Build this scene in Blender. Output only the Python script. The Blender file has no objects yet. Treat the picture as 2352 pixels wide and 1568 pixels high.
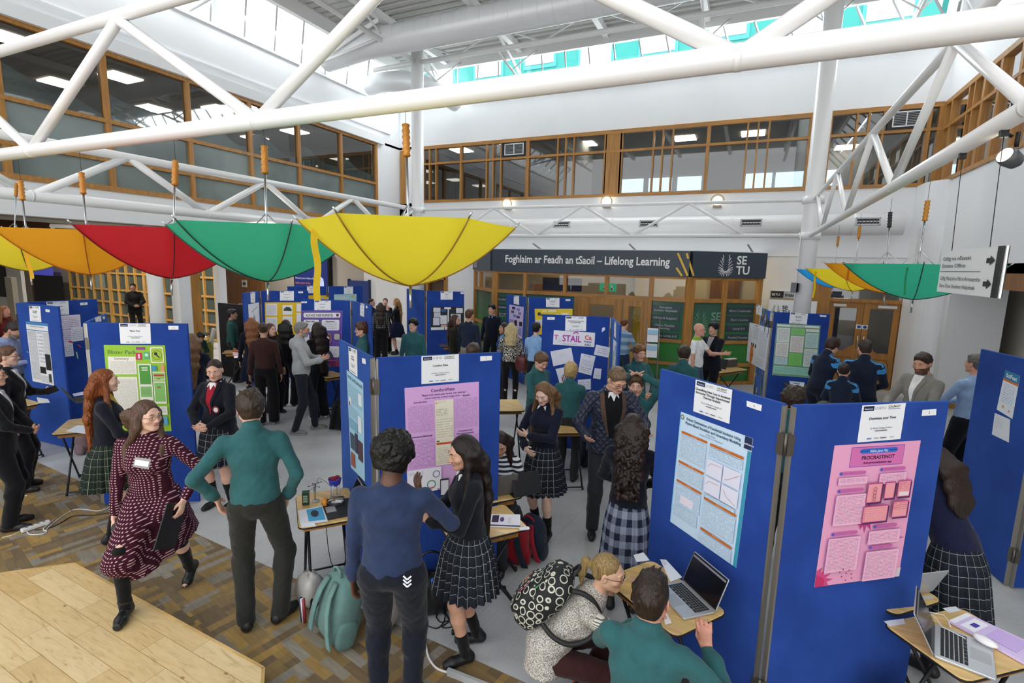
import bpy, math, random
import numpy as np
from mathutils import Matrix, Vector, Euler
SC = bpy.context.scene
COL = SC.collection
PI = math.pi
# ------------------------------------------------------------------ camera
F, CW, CHH, EYE = 1175.2, 2352, 1568, 2.7
YAW, PITCH, ROLL = .42851, .1491, .024715
def cam_axes():
    cy, sy = math.cos(YAW), math.sin(YAW)
    f = Vector((-sy*math.cos(PITCH), cy*math.cos(PITCH), -math.sin(PITCH)))
    r = Vector((cy, sy, 0)); u = r.cross(f)
    c, s = math.cos(ROLL), math.sin(ROLL)
    return c*r+s*u, -s*r+c*u, f
CR, CU, CF = cam_axes()
CAM = Vector((0, 0, EYE))
cd = bpy.data.cameras.new('camera'); cam = bpy.data.objects.new('camera', cd); COL.objects.link(cam)
cd.sensor_width = 36; cd.lens = F/CW*36; cd.clip_start = .05; cd.clip_end = 300
mm = Matrix((CR, CU, -CF)).transposed().to_4x4(); mm.translation = CAM
cam.matrix_world = mm
SC.camera = cam
# ------------------------------------------------------------------ daylight
W = bpy.data.worlds.new('overcast'); SC.world = W; W.use_nodes = True
nt = W.node_tree; nt.nodes.clear()
_o = nt.nodes.new('ShaderNodeOutputWorld'); _b = nt.nodes.new('ShaderNodeBackground')
_b.inputs[0].default_value = (.95, .975, 1, 1); _b.inputs[1].default_value = 1.9
nt.links.new(_b.outputs[0], _o.inputs[0])
def area(name, loc, rot, sx, sy, power, col=(1, 1, 1)):
    l = bpy.data.lights.new(name, 'AREA'); l.shape = 'RECTANGLE'; l.size = sx; l.size_y = sy; l.energy = power; l.color = col
    o = bpy.data.objects.new(name, l); COL.objects.link(o); o.location = loc; o.rotation_euler = rot; return o
# daylight falling through the glazed bands along the roof edge
area('skylight_daylight', (-3.6, 14.35, 8.25), (math.radians(-45), 0, 0), 13, .9, 420, (.93, .97, 1))
area('skylight_daylight', (-10.75, 6.5, 8.2), (math.radians(45), 0, math.radians(90)), 13, .9, 300, (.93, .97, 1))
area('skylight_daylight', (3.45, 7.5, 8.2), (math.radians(45), 0, math.radians(-90)), 12, .9, 330, (.93, .97, 1))
SC.view_settings.view_transform = 'Standard'; SC.view_settings.look = 'None'
SC.view_settings.gamma = 1; SC.view_settings.use_curve_mapping = False
SC.view_settings.exposure = 0.2
SC.cycles.max_bounces = 8; SC.cycles.diffuse_bounces = 4; SC.cycles.transparent_max_bounces = 12
SC.cycles.sample_clamp_indirect = 6

# ------------------------------------------------------------------ where a picture point lies
def ray(x, y): return CF + CR*((x-CW/2)/F) - CU*((y-CHH/2)/F)
def PZ(x, y, z=0.): d = ray(x, y); return CAM + d*((z-EYE)/d.z)
def PX(x, y, v): d = ray(x, y); return CAM + d*(v/d.x)
def PY(x, y, v): d = ray(x, y); return CAM + d*(v/d.y)
def PD(x, y, dep): return CAM + ray(x, y)*dep
# ------------------------------------------------------------------ materials
MATS = {}
def srgb(c):
    if isinstance(c, str):
        c = [int(c[i:i+2], 16)/255 for i in (0, 2, 4)]
    return tuple((v/12.92 if v <= .04045 else ((v+.055)/1.055)**2.4) for v in c)
def newmat(name):
    m = bpy.data.materials.new(name); m.use_nodes = True
    n = m.node_tree.nodes; b = n['Principled BSDF']; return m, m.node_tree, b
def N(t, typ, **kw):
    n = t.nodes.new(typ)
    for k, v in kw.items():
        if k.startswith('i_'):
            key = k[2:].replace('_', ' ')
            n.inputs[int(key) if key.isdigit() else key].default_value = v
        else: setattr(n, k, v)
    return n
def L(t, a, b): t.links.new(a, b)
def ramp(t, fac, stops, interp='LINEAR'):
    r = N(t, 'ShaderNodeValToRGB'); r.color_ramp.interpolation = interp
    e = r.color_ramp.elements
    while len(e) < len(stops): e.new(.5)
    for el, (p, c) in zip(e, stops):
        el.position = p; el.color = (*c, 1) if len(c) == 3 else c
    L(t, fac, r.inputs[0]); return r.outputs[0]
def mat(col, rough=.6, metal=0, kind='plain', **kw):
    """plain / fabric / plastic paint and cloth from one colour"""
    key = (str(col), rough, metal, kind, str(sorted(kw.items())))
    if key in MATS: return MATS[key]
    c = srgb(col)
    m, t, b = newmat(f'{kind}_{len(MATS)}')
    b.inputs['Base Color'].default_value = (*c, 1)
    b.inputs['Roughness'].default_value = rough; b.inputs['Metallic'].default_value = metal
    if 'emit' in kw:
        b.inputs['Emission Color'].default_value = (*c, 1); b.inputs['Emission Strength'].default_value = kw['emit']
    if 'spec' in kw: b.inputs['Specular IOR Level'].default_value = kw['spec']
    co = N(t, 'ShaderNodeTexCoord')
    if kind == 'fabric':
        n = N(t, 'ShaderNodeTexNoise', i_Scale=kw.get('scale', 9.), i_Detail=5., i_Roughness=.65)
        L(t, co.outputs['Object'], n.inputs['Vector'])
        cc = ramp(t, n.outputs[0], [(.3, tuple(v*.82 for v in c)), (.72, tuple(min(1, v*1.15) for v in c))])
        L(t, cc, b.inputs['Base Color'])
        b.inputs['Specular IOR Level'].default_value = .15
        b.inputs['Sheen Weight'].default_value = .12; b.inputs['Sheen Roughness'].default_value = .5
        n2 = N(t, 'ShaderNodeTexNoise', i_Scale=260., i_Detail=2.); L(t, co.outputs['Object'], n2.inputs['Vector'])
        n3 = N(t, 'ShaderNodeTexNoise', i_Scale=13., i_Detail=3., i_Distortion=1.2); L(t, co.outputs['Object'], n3.inputs['Vector'])
        mx = N(t, 'ShaderNodeMath', operation='MULTIPLY_ADD', i_1=.12); L(t, n2.outputs[0], mx.inputs[0]); L(t, n3.outputs[0], mx.inputs[2])
        bp = N(t, 'ShaderNodeBump', i_Strength=kw.get('bump', .5), i_Distance=.012); L(t, mx.outputs[0], bp.inputs['Height']); L(t, bp.outputs[0], b.inputs['Normal'])
    elif kind == 'skin':
        n = N(t, 'ShaderNodeTexNoise', i_Scale=14., i_Detail=4.); L(t, co.outputs['Object'], n.inputs['Vector'])
        cc = ramp(t, n.outputs[0], [(.35, (c[0]*.9, c[1]*.82, c[2]*.8)), (.65, c)]); L(t, cc, b.inputs['Base Color'])
        b.inputs['Subsurface Weight'].default_value = .08; b.inputs['Subsurface Radius'].default_value = (.012, .005, .003); b.inputs['Subsurface Scale'].default_value = 1.
        b.inputs['Roughness'].default_value = .5
    elif kind == 'hair':
        mp = N(t, 'ShaderNodeMapping'); mp.inputs['Scale'].default_value = kw.get('stretch', (130, 130, 10)); L(t, co.outputs['Object'], mp.inputs['Vector'])
        n = N(t, 'ShaderNodeTexNoise', i_Scale=1., i_Detail=4., i_Distortion=.4); L(t, mp.outputs[0], n.inputs['Vector'])
        cc = ramp(t, n.outputs[0], [(.3, tuple(v*.4 for v in c)), (.52, tuple(v*.85 for v in c)), (.72, tuple(min(1, v*1.45) for v in c))]); L(t, cc, b.inputs['Base Color'])
        bp = N(t, 'ShaderNodeBump', i_Strength=.8, i_Distance=.006); L(t, n.outputs[0], bp.inputs['Height']); L(t, bp.outputs[0], b.inputs['Normal'])
        b.inputs['Roughness'].default_value = .42; b.inputs['Specular IOR Level'].default_value = .35
    elif kind == 'wood':
        mp = N(t, 'ShaderNodeMapping'); mp.inputs['Scale'].default_value = kw.get('stretch', (14, 14, 1.2)); L(t, co.outputs['Object'], mp.inputs['Vector'])
        n = N(t, 'ShaderNodeTexNoise', i_Scale=1., i_Detail=6., i_Distortion=.8); L(t, mp.outputs[0], n.inputs['Vector'])
        cc = ramp(t, n.outputs[0], [(.3, tuple(v*.72 for v in c)), (.7, tuple(min(1, v*1.2) for v in c))]); L(t, cc, b.inputs['Base Color'])
    elif kind == 'wall':
        n = N(t, 'ShaderNodeTexNoise', i_Scale=.8, i_Detail=4.); L(t, co.outputs['Object'], n.inputs['Vector'])
        cc = ramp(t, n.outputs[0], [(.3, tuple(v*.95 for v in c)), (.7, c)]); L(t, cc, b.inputs['Base Color'])
        n2 = N(t, 'ShaderNodeTexNoise', i_Scale=90., i_Detail=3.); L(t, co.outputs['Object'], n2.inputs['Vector'])
        bp = N(t, 'ShaderNodeBump', i_Strength=.08, i_Distance=.004); L(t, n2.outputs[0], bp.inputs['Height']); L(t, bp.outputs[0], b.inputs['Normal'])
    elif kind == 'cloth_thin':   # umbrella cloth, daylight shines through it
        tr = N(t, 'ShaderNodeBsdfTranslucent'); tr.inputs[0].default_value = (*c, 1)
        ms = N(t, 'ShaderNodeMixShader', i_Fac=.55); L(t, b.outputs[0], ms.inputs[1]); L(t, tr.outputs[0], ms.inputs[2])
        L(t, ms.outputs[0], t.nodes['Material Output'].inputs[0])
        n3 = N(t, 'ShaderNodeTexNoise', i_Scale=5., i_Detail=3., i_Distortion=.6); L(t, co.outputs['Object'], n3.inputs['Vector'])
        bp = N(t, 'ShaderNodeBump', i_Strength=.35, i_Distance=.02); L(t, n3.outputs[0], bp.inputs['Height']); L(t, bp.outputs[0], b.inputs['Normal'])
    MATS[key] = m; return m
def fab(c, **k): return mat(c, .85, 0, 'fabric', **k)
def glass(tint=(.9, .95, .95), gloss=.12, name='pane_glass'):
    key = ('glass', tint, gloss)
    if key in MATS: return MATS[key]
    m, t, b = newmat(name); t.nodes.remove(b)
    tr = N(t, 'ShaderNodeBsdfTransparent'); tr.inputs[0].default_value = (*tint, 1)
    gl = N(t, 'ShaderNodeBsdfGlossy', i_Roughness=.02)
    fr = N(t, 'ShaderNodeFresnel', i_IOR=1.5)
    ad = N(t, 'ShaderNodeMath', operation='ADD', i_1=gloss); L(t, fr.outputs[0], ad.inputs[0])
    ms = N(t, 'ShaderNodeMixShader'); L(t, ad.outputs[0], ms.inputs[0]); L(t, tr.outputs[0], ms.inputs[1]); L(t, gl.outputs[0], ms.inputs[2])
    L(t, ms.outputs[0], t.nodes['Material Output'].inputs[0]); MATS[key] = m; return m
def textlines(ink, base, pitch=.009, dens=.42):
    """small print: rows of word-length dashes"""
    key = ('lines', ink, base, pitch, dens)
    if key in MATS: return MATS[key]
    m, t, b = newmat('small_print'); b.inputs['Roughness'].default_value = .5
    uv = N(t, 'ShaderNodeUVMap'); sp = N(t, 'ShaderNodeSeparateXYZ'); L(t, uv.outputs[0], sp.inputs[0])
    v = N(t, 'ShaderNodeMath', operation='DIVIDE', i_1=pitch); L(t, sp.outputs[1], v.inputs[0])
    fr = N(t, 'ShaderNodeMath', operation='FRACT'); L(t, v.outputs[0], fr.inputs[0])
    fl = N(t, 'ShaderNodeMath', operation='FLOOR'); L(t, v.outputs[0], fl.inputs[0])
    row = N(t, 'ShaderNodeMath', operation='LESS_THAN', i_1=.42); L(t, fr.outputs[0], row.inputs[0])
    u = N(t, 'ShaderNodeMath', operation='DIVIDE', i_1=pitch*.9); L(t, sp.outputs[0], u.inputs[0])
    cx = N(t, 'ShaderNodeCombineXYZ'); L(t, u.outputs[0], cx.inputs[0]); fm = N(t, 'ShaderNodeMath', operation='MULTIPLY', i_1=7.3); L(t, fl.outputs[0], fm.inputs[0]); L(t, fm.outputs[0], cx.inputs[1])
    n = N(t, 'ShaderNodeTexNoise', i_Scale=1., i_Detail=1.); L(t, cx.outputs[0], n.inputs['Vector'])
    g = N(t, 'ShaderNodeMath', operation='GREATER_THAN', i_1=dens); L(t, n.outputs[0], g.inputs[0])
    a = N(t, 'ShaderNodeMath', operation='MULTIPLY'); L(t, row.outputs[0], a.inputs[0]); L(t, g.outputs[0], a.inputs[1])
    s = N(t, 'ShaderNodeMath', operation='MULTIPLY', i_1=.55); L(t, a.outputs[0], s.inputs[0])
    mx = N(t, 'ShaderNodeMix', data_type='RGBA'); L(t, s.outputs[0], mx.inputs[0])
    mx.inputs[6].default_value = (*srgb(base), 1); mx.inputs[7].default_value = (*srgb(ink), 1)
    L(t, mx.outputs[2], b.inputs['Base Color']); MATS[key] = m; return m
def uvpattern(name, fn):
    if name in MATS: return MATS[name]
    m, t, b = newmat(name); fn(t, b); MATS[name] = m; return m
# ------------------------------------------------------------------ meshes
WM = {}
def wmat(o):
    if o is None: return Matrix.Identity(4)
    return WM.get(o.name, Matrix.Identity(4))
def link(o, parent=None, world=True):
    COL.objects.link(o)
    if parent is not None:
        o.parent = parent
        if world:
            o.matrix_parent_inverse = wmat(parent).inverted(); WM[o.name] = Matrix.Identity(4)
        else: WM[o.name] = wmat(parent).copy()
    return o
def tag(o, label=None, cat=None, group=None, kind=None):
    if label: o['label'] = label
    if cat: o['category'] = cat
    if group: o['group'] = group
    if kind: o['kind'] = kind
    return o
def thing(name, label, cat, loc=(0, 0, 0), rz=0, group=None):
    o = bpy.data.objects.new(name, None); o.empty_display_size = .1; COL.objects.link(o)
    o.location = loc; o.rotation_euler = (0, 0, rz)
    WM[o.name] = Matrix.Translation(Vector(loc)) @ Matrix.Rotation(rz, 4, 'Z')
    return tag(o, label, cat, group)
class MB:
    def __init__(s): s.v = []; s.f = []; s.m = []; s.uv = {}; s.mats = []; s.sm = []
    def mi(s, m):
        if m not in s.mats: s.mats.append(m)
        return s.mats.index(m)
    def face(s, pts, m, uv=None, smooth=False):
        n = len(s.v); s.v += [tuple(p) for p in pts]; s.f.append(tuple(range(n, n+len(pts)))); s.m.append(s.mi(m)); s.sm.append(smooth)
        if uv: s.uv[len(s.f)-1] = uv
    def mesh(s, vs, fs, m, smooth=False):
        n = len(s.v); s.v += [tuple(p) for p in vs]
        k = s.mi(m)
        for f in fs: s.f.append(tuple(n+i for i in f)); s.m.append(k); s.sm.append(smooth)
    def box(s, c, d, m, R=None, bev=0):
        c = Vector(c); h = Vector(d)/2; R = R or Matrix.Identity(3)
        if bev <= 0:
            vs = [c + R @ Vector((sx*h.x, sy*h.y, sz*h.z)) for sz in (-1, 1) for sy in (-1, 1) for sx in (-1, 1)]
            s.mesh(vs, [(0, 2, 3, 1), (4, 5, 7, 6), (0, 1, 5, 4), (2, 6, 7, 3), (0, 4, 6, 2), (1, 3, 7, 5)], m); return
        vs = []; fs = []; b = min(bev, h.x*.99, h.y*.99)
        # rounded vertical corners and chamfered rims
        def ring(ix, z):
            r = []
            for qx, qy, a0 in ((1, 1, 0), (-1, 1, 90), (-1, -1, 180), (1, -1, 270)):
                for k in range(4):
                    a = math.radians(a0+k*30); bb = max(b-ix, .0001)
                    r.append(c + R @ Vector((qx*(h.x-b)+bb*math.cos(a), qy*(h.y-b)+bb*math.sin(a), z)))
            return r
        zc = min(b*.5, h.z*.5)
        rings = [ring(zc, -h.z), ring(0, -h.z+zc), ring(0, h.z-zc), ring(zc, h.z)]
        for r in rings: vs += r
        n = 16
        for k in range(3):
            for i in range(n): fs.append((k*n+i, k*n+(i+1) % n, (k+1)*n+(i+1) % n, (k+1)*n+i))
        fs.append(tuple(range(n-1, -1, -1))); fs.append(tuple(range(3*n, 4*n)))
        s.mesh(vs, fs, m)
    def bx(s, x0, x1, y0, y1, z0, z1, m): s.box(((x0+x1)/2, (y0+y1)/2, (z0+z1)/2), (abs(x1-x0), abs(y1-y0), abs(z1-z0)), m)
    def bar(s, a, b, w, h, m, up=(0, 0, 1)):
        a = Vector(a); b = Vector(b); d = b-a; l = d.length; d.normalize()
        u = Vector(up); x = d.cross(u)
        if x.length < 1e-4: x = d.cross(Vector((1, 0, 0)))
        x.normalize(); y = x.cross(d)
        R = Matrix((x, y, d)).transposed()
        s.box((a+b)/2, (w, h, l), m, R)
    def tube(s, pts, r, m, n=10, cap=True, closed=False):
        pts = [Vector(p) for p in pts]
        if len(pts) < 2: return
        rs = r if isinstance(r, (list, tuple)) else [r]*len(pts)
        vs = []; fs = []; ref = None
        for i, p in enumerate(pts):
            d = (pts[(i+1) % len(pts)]-pts[i-1]) if closed else (pts[min(i+1, len(pts)-1)]-pts[max(i-1, 0)])
            if d.length < 1e-9: d = Vector((0, 0, 1))
            d.normalize()
            if ref is None:
                ref = d.cross(Vector((0, 0, 1)))
                if ref.length < .05: ref = d.cross(Vector((1, 0, 0)))
            ref = (ref - d*ref.dot(d)).normalized(); w = d.cross(ref)
            for k in range(n):
                a = 2*PI*k/n; vs.append(p + (ref*math.cos(a)+w*math.sin(a))*rs[i])
        m_ = len(pts)
        for i in range(m_ if closed else m_-1):
            j = (i+1) % m_
            for k in range(n): fs.append((i*n+k, i*n+(k+1) % n, j*n+(k+1) % n, j*n+k))
        if cap and not closed: fs.append(tuple(range(n-1, -1, -1))); fs.append(tuple(range((m_-1)*n, m_*n)))
        s.mesh(vs, fs, m, True)
    def lathe(s, prof, m, c=(0, 0, 0), n=24, R=None, cap=True):
        vs = []; fs = []; c = Vector(c); R = R or Matrix.Identity(3)
        for r, z in prof:
            for k in range(n):
                a = 2*PI*k/n; vs.append(c+R @ Vector((r*math.cos(a), r*math.sin(a), z)))
        for i in range(len(prof)-1):
            for k in range(n): fs.append((i*n+k, i*n+(k+1) % n, (i+1)*n+(k+1) % n, (i+1)*n+k))
        if cap: fs.append(tuple(range(n-1, -1, -1))); fs.append(tuple(range((len(prof)-1)*n, len(prof)*n)))
        s.mesh(vs, fs, m, True)
    def ball(s, c, r, m, n=12, R=None):
        r = (r, r, r) if not isinstance(r, (tuple, list)) else r
        R = R or Matrix.Identity(3); vs = []; fs = []; c = Vector(c); k2 = n//2+1
        for i in range(k2):
            t = PI*i/(k2-1)
            for k in range(n):
                a = 2*PI*k/n; vs.append(c+R @ Vector((r[0]*math.sin(t)*math.cos(a), r[1]*math.sin(t)*math.sin(a), -r[2]*math.cos(t))))
        for i in range(k2-1):
            for k in range(n): fs.append((i*n+k, i*n+(k+1) % n, (i+1)*n+(k+1) % n, (i+1)*n+k))
        s.mesh(vs, fs, m, True)
    def prism(s, pts, z0, z1, m):
        n = len(pts); vs = [(p[0], p[1], z0) for p in pts]+[(p[0], p[1], z1) for p in pts]
        fs = [tuple(range(n-1, -1, -1)), tuple(range(n, 2*n))]+[(i, (i+1) % n, n+(i+1) % n, n+i) for i in range(n)]
        s.mesh(vs, fs, m)
    def build(s, name, parent=None, world=True, M=None):
        me = bpy.data.meshes.new(name)
        vs = s.v if M is None else [tuple(M @ Vector(p)) for p in s.v]
        me.from_pydata(vs, [], s.f)
        for m in s.mats: me.materials.append(m)
        me.polygons.foreach_set('material_index', s.m); me.polygons.foreach_set('use_smooth', s.sm)
        if s.uv:
            ul = me.uv_layers.new(name='UVMap')
            for fi, uv in s.uv.items():
                p = me.polygons[fi]
                for k, li in enumerate(p.loop_indices): ul.data[li].uv = uv[k]
        me.update()
        o = bpy.data.objects.new(name, me)
        return link(o, parent, world)
def struct(name, mb, parent=None, label=None):
    o = mb.build(name, parent)
    if parent is None: o['kind'] = 'structure'
    if label: o['label'] = label
    return o
FCACHE = {}
def textgeo(body, bold=False, shear=0):
    k = (body, shear, bold)
    if k in FCACHE: return FCACHE[k]
    cu = bpy.data.curves.new('t', 'FONT'); cu.body = body; cu.size = 1; cu.shear = shear; cu.resolution_u = 3
    if bold: cu.offset = .022
    o = bpy.data.objects.new('t', cu); COL.objects.link(o)
    dg = bpy.context.evaluated_depsgraph_get(); me = bpy.data.meshes.new_from_object(o.evaluated_get(dg))
    vs = [tuple(v.co) for v in me.vertices]; fs = [tuple(p.vertices) for p in me.polygons]
    bpy.data.objects.remove(o); bpy.data.meshes.remove(me); bpy.data.curves.remove(cu)
    w = max((v[0] for v in vs), default=0); FCACHE[k] = (vs, fs, w); return FCACHE[k]
def lettering(mb, body, m, O, U, V, h, align='c', bold=False, shear=0, width=None):
    """flat letters; O = anchor on the baseline, U = reading direction, V = up, h = letter size"""
    vs, fs, w = textgeo(body, bold, shear); sx = h
    if width: sx = width/max(w, 1e-6)
    off = {'c': -w*sx/2, 'l': 0, 'r': -w*sx}[align]
    O = Vector(O); U = Vector(U); V = Vector(V)
    mb.mesh([O+U*(x*sx+off)+V*(y*h) for x, y, z in vs], fs, m)
WHITE = mat('F2F3F5', .45, 0, 'wall'); STEEL_WHITE = mat('F4F3F2', .3, spec=.5); CHROME = mat('C9CBCD', .25, 1); BLACK = mat('141416', .5); DARK = mat('26282B', .6)
OAK = mat('B07C3C', .42, 0, 'wood'); OAKH = mat('B07C3C', .42, 0, 'wood', stretch=(1.5, 14, 14)); PAPER = mat('F4F4F6', .6); ALU = mat('A5A19A', .35, .8)
# ================================================================== THE SETTING
D, LX, RX = 14.39, -10.82, 3.54
# ---- floor
def vinyl(t, b):
    co = N(t, 'ShaderNodeTexCoord')
    n = N(t, 'ShaderNodeTexNoise', i_Scale=1.3, i_Detail=6., i_Roughness=.6); L(t, co.outputs['Object'], n.inputs['Vector'])
    n2 = N(t, 'ShaderNodeTexNoise', i_Scale=45., i_Detail=4.); L(t, co.outputs['Object'], n2.inputs['Vector'])
    ad = N(t, 'ShaderNodeMath', operation='MULTIPLY_ADD', i_1=.35); L(t, n2.outputs[0], ad.inputs[0]); L(t, n.outputs[0], ad.inputs[2])
    c = ramp(t, ad.outputs[0], [(.45, srgb('A2A3A5')), (.62, srgb('B3B4B6')), (.8, srgb('BFC0C1'))])
    br = N(t, 'ShaderNodeTexBrick', i_Scale=1., i_Mortar_Size=.0025, i_Brick_Width=2., i_Row_Height=2., offset=0.)
    br.inputs['Color1'].default_value = br.inputs['Color2'].default_value = (1, 1, 1, 1); br.inputs['Mortar'].default_value = (.72, .72, .72, 1)
    mp = N(t, 'ShaderNodeMapping'); mp.inputs['Rotation'].default_value = (0, 0, .1); L(t, co.outputs['Object'], mp.inputs['Vector']); L(t, mp.outputs[0], br.inputs['Vector'])
    mx = N(t, 'ShaderNodeMix', data_type='RGBA', blend_type='MULTIPLY', i_0=1.); L(t, c, mx.inputs[6]); L(t, br.outputs[0], mx.inputs[7])
    L(t, mx.outputs[2], b.inputs['Base Color']); b.inputs['Roughness'].default_value = .42; b.inputs['Specular IOR Level'].default_value = .35
VINYL = uvpattern('grey_vinyl', vinyl)
def parquet(t, b):
    co = N(t, 'ShaderNodeTexCoord')
    def bricks(w, h, off, rot=0, loc=0.):
        m2 = N(t, 'ShaderNodeMapping'); m2.inputs['Rotation'].default_value = (0, 0, math.radians(rot)); m2.inputs['Location'].default_value = (loc, loc*.7, 0); L(t, co.outputs['Object'], m2.inputs['Vector'])
        br = N(t, 'ShaderNodeTexBrick', i_Scale=1., i_Mortar_Size=0., i_Brick_Width=w, i_Row_Height=h, offset=off); L(t, m2.outputs[0], br.inputs['Vector'])
        br.inputs['Color1'].default_value = (0, 0, 0, 1); br.inputs['Color2'].default_value = (1, 1, 1, 1); return br.outputs[0], m2
    a, ma = bricks(.26, .07, .37, 12); bq, mb_ = bricks(.26, .07, .37, 102, .03); sel, _ = bricks(.28, .28, .5, 12)
    st = N(t, 'ShaderNodeMath', operation='GREATER_THAN', i_1=.5); L(t, sel, st.inputs[0])
    mx = N(t, 'ShaderNodeMix', data_type='RGBA'); L(t, st.outputs[0], mx.inputs[0]); L(t, a, mx.inputs[6]); L(t, bq, mx.inputs[7])
    c = ramp(t, mx.outputs[2], [(0, srgb('75634A')), (.15, srgb('87704C')), (.3, srgb('9C7F4E')), (.44, srgb('8A8272')), (.58, srgb('7D6B50')), (.7, srgb('918A7E')), (.82, srgb('8E764E')), (.92, srgb('A8894F'))], 'CONSTANT')
    m3 = N(t, 'ShaderNodeMapping'); m3.inputs['Scale'].default_value = (4, 30, 3); L(t, ma.outputs[0], m3.inputs['Vector'])
    n = N(t, 'ShaderNodeTexNoise', i_Scale=1., i_Detail=6., i_Distortion=1.5); L(t, m3.outputs[0], n.inputs['Vector'])
    g = ramp(t, n.outputs[0], [(.3, (.8, .8, .8)), (.7, (1.08, 1.08, 1.08))])
    m4 = N(t, 'ShaderNodeMix', data_type='RGBA', blend_type='MULTIPLY', i_0=1.); L(t, c, m4.inputs[6]); L(t, g, m4.inputs[7])
    L(t, m4.outputs[2], b.inputs['Base Color']); b.inputs['Roughness'].default_value = .5; b.inputs['Specular IOR Level'].default_value = .3
PARQ = uvpattern('patchwork_wood_vinyl', parquet)
mb = MB(); mb.face([(-40, 3.0, 0), (-9.92, 3.3, 0), (-9.5, 3.3, 0), (-1.12, 2.77, 0), (7, 2.4, 0), (7, 26, 0), (-40, 26, 0)], VINYL); struct('floor', mb)
mb = MB(); mb.face([(-40, -6, 0), (7, -6, 0), (7, 2.4, 0), (-1.12, 2.77, 0), (-9.5, 3.3, 0), (-9.92, 3.3, 0), (-40, 3.0, 0)], PARQ); struct('floor_wood_patchwork', mb)
# ---- walls
BEIGE = mat('C9C2B6', .6, 0, 'wall'); GREYR = mat('8C8B86', .7, 0, 'wall'); LOBBY = mat('B4ADA2', .7, 0, 'wall')
mb = MB()
mb.bx(-10.9, RX, D, D+.2, 6.33, 7.6, WHITE); mb.bx(-10.9, RX, D, D+.2, 2.95, 4.62, WHITE)
mb.bx(-10.9, -9.95, D, D+.2, 2.95, 6.4, WHITE)
mb.bx(-12.4, -10.35, D, D+.2, 0, 2.95, WHITE); mb.bx(-9.0, -7.6, D, D+.2, 0, 2.95, WHITE); mb.bx(-10.35, -9.0, D, D+.2, 2.2, 2.95, WHITE)
mb.bx(-7.6, 1.35, D, D+.2, 0, 2.95, WHITE)
mb.bx(1.35, 3.2, D, D+.2, 2.62, 2.95, WHITE); mb.bx(3.2, RX, D, D+.2, 0, 2.95, WHITE)
mb.bx(-10.9, RX, D-.02, D, 3.05, 3.07, mat('C9CDD2', .5))
struct('wall_back', mb)
mb = MB()
mb.bx(-26, -12.4, D, D+.2, 0, 4.5, LOBBY)
struct('wall_lobby', mb)
mb = MB()
mb.bx(LX-.2, LX, -1, D+.2, 6.33, 7.6, WHITE); mb.bx(LX-.2, LX, -1, D+.2, 3.3, 3.86, WHITE); mb.bx(LX-.2, LX, 13.22, D, 3.3, 6.4, WHITE)
mb.bx(LX, LX+.12, -1, 13.5, 6.3, 6.52, WHITE); mb.bx(LX, LX+.05, -1, 13.9, 6.7, 6.73, WHITE)
for y in (2.2, 4.9, 7.6, 10.2): mb.tube([(LX+.005, y, 3.6), (LX+.02, y, 3.6)], .03, CHROME, 8)
struct('wall_left', mb)
mb = MB()
mb.bx(RX, RX+.2, -1, D+.2, 6.33, 7.6, WHITE); mb.bx(RX, RX+.2, -1, 14.3, 3.2, 4.63, WHITE)
# rounded white corner that leads to the side passage
cx0, cy0 = 3.72, 13.5
pts = [(3.2, D)]
for k in range(11):
    a = math.radians(180-k*9); pts.append((RX+.36+.5*math.cos(a)-.18, 13.6+.0+.5*-math.sin(a)+.3))
for (xa, ya), (xb, yb) in zip(pts, pts[1:]): mb.face([(xa, ya, 0), (xb, yb, 0), (xb, yb, 4.63), (xa, ya, 4.63)], WHITE, smooth=True)
mb.bx(3.7, 4.6, 13.1, 13.4, 0, 2.6, WHITE)
mb.bx(RX, RX+.2, 12.0, 13.4, 2.6, 3.2, WHITE); mb.bx(RX, RX+.2, -1, 12.0, 2.75, 3.2, WHITE)
mb.bx(RX-.01, RX+.21, 2, 12.3, 2.5, 2.75, mat('8A5A2A', .5, 0, 'wood'))
struct('wall_right', mb)
mb = MB(); mb.bx(4.9, 5.1, -1, 14.4, 0, 3, BEIGE); mb.bx(3.6, 5.1, 14.3, 14.5, 0, 3, BEIGE); mb.bx(RX, 5.1, -1, 14.4, 2.75, 2.9, WHITE)
struct('wall_passage', mb)
# skirting
mb = MB(); mb.bx(3.2, 3.36, D-.03, D, 0, .1, OAKH); mb.bar((3.36, 13.9, .05), (3.9, 13.35, .05), .02, .1, OAKH); mb.bx(3.9, 4.6, 13.07, 13.1, 0, .1, OAKH)
struct('baseboard_right', mb)
# ---- skylight bands and roof
GL = glass((.93, .97, .97), .02, 'skylight_glass')
BARM = mat('D9DBDD', .35, .1)
def band(name, P0, P1, Q0, Q1, n):
    P0, P1, Q0, Q1 = map(Vector, (P0, P1, Q0, Q1)); mb = MB()
    mb.bar(P0, P1, .09, .09, WHITE); mb.bar(Q0, Q1, .1, .08, STEEL_WHITE)
    for i in range(n+1):
        t = i/n; mb.bar(P0.lerp(P1, t), Q0.lerp(Q1, t), .035, .05, BARM)
    o = struct(name, mb)
    mg = MB(); mg.face([P0, P1, Q1, Q0], GL); g = mg.build('pane', o); return o
band('window_1', (LX, D, 7.6), (RX, D, 7.6), (LX+.7, D-.7, 8.35), (RX-.7, D-.7, 8.35), 20)
band('window_2', (LX, -1, 7.6), (LX, D, 7.6), (LX+.7, -1, 8.35), (LX+.7, D-.7, 8.35), 19)
band('window_3', (RX, -1, 7.6), (RX, D, 7.6), (RX-.7, -1, 8.35), (RX-.7, D-.7, 8.35), 15)
mb = MB(); DECK = mat('C4C4C0', .55)
y = 0.; prof = []
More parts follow.
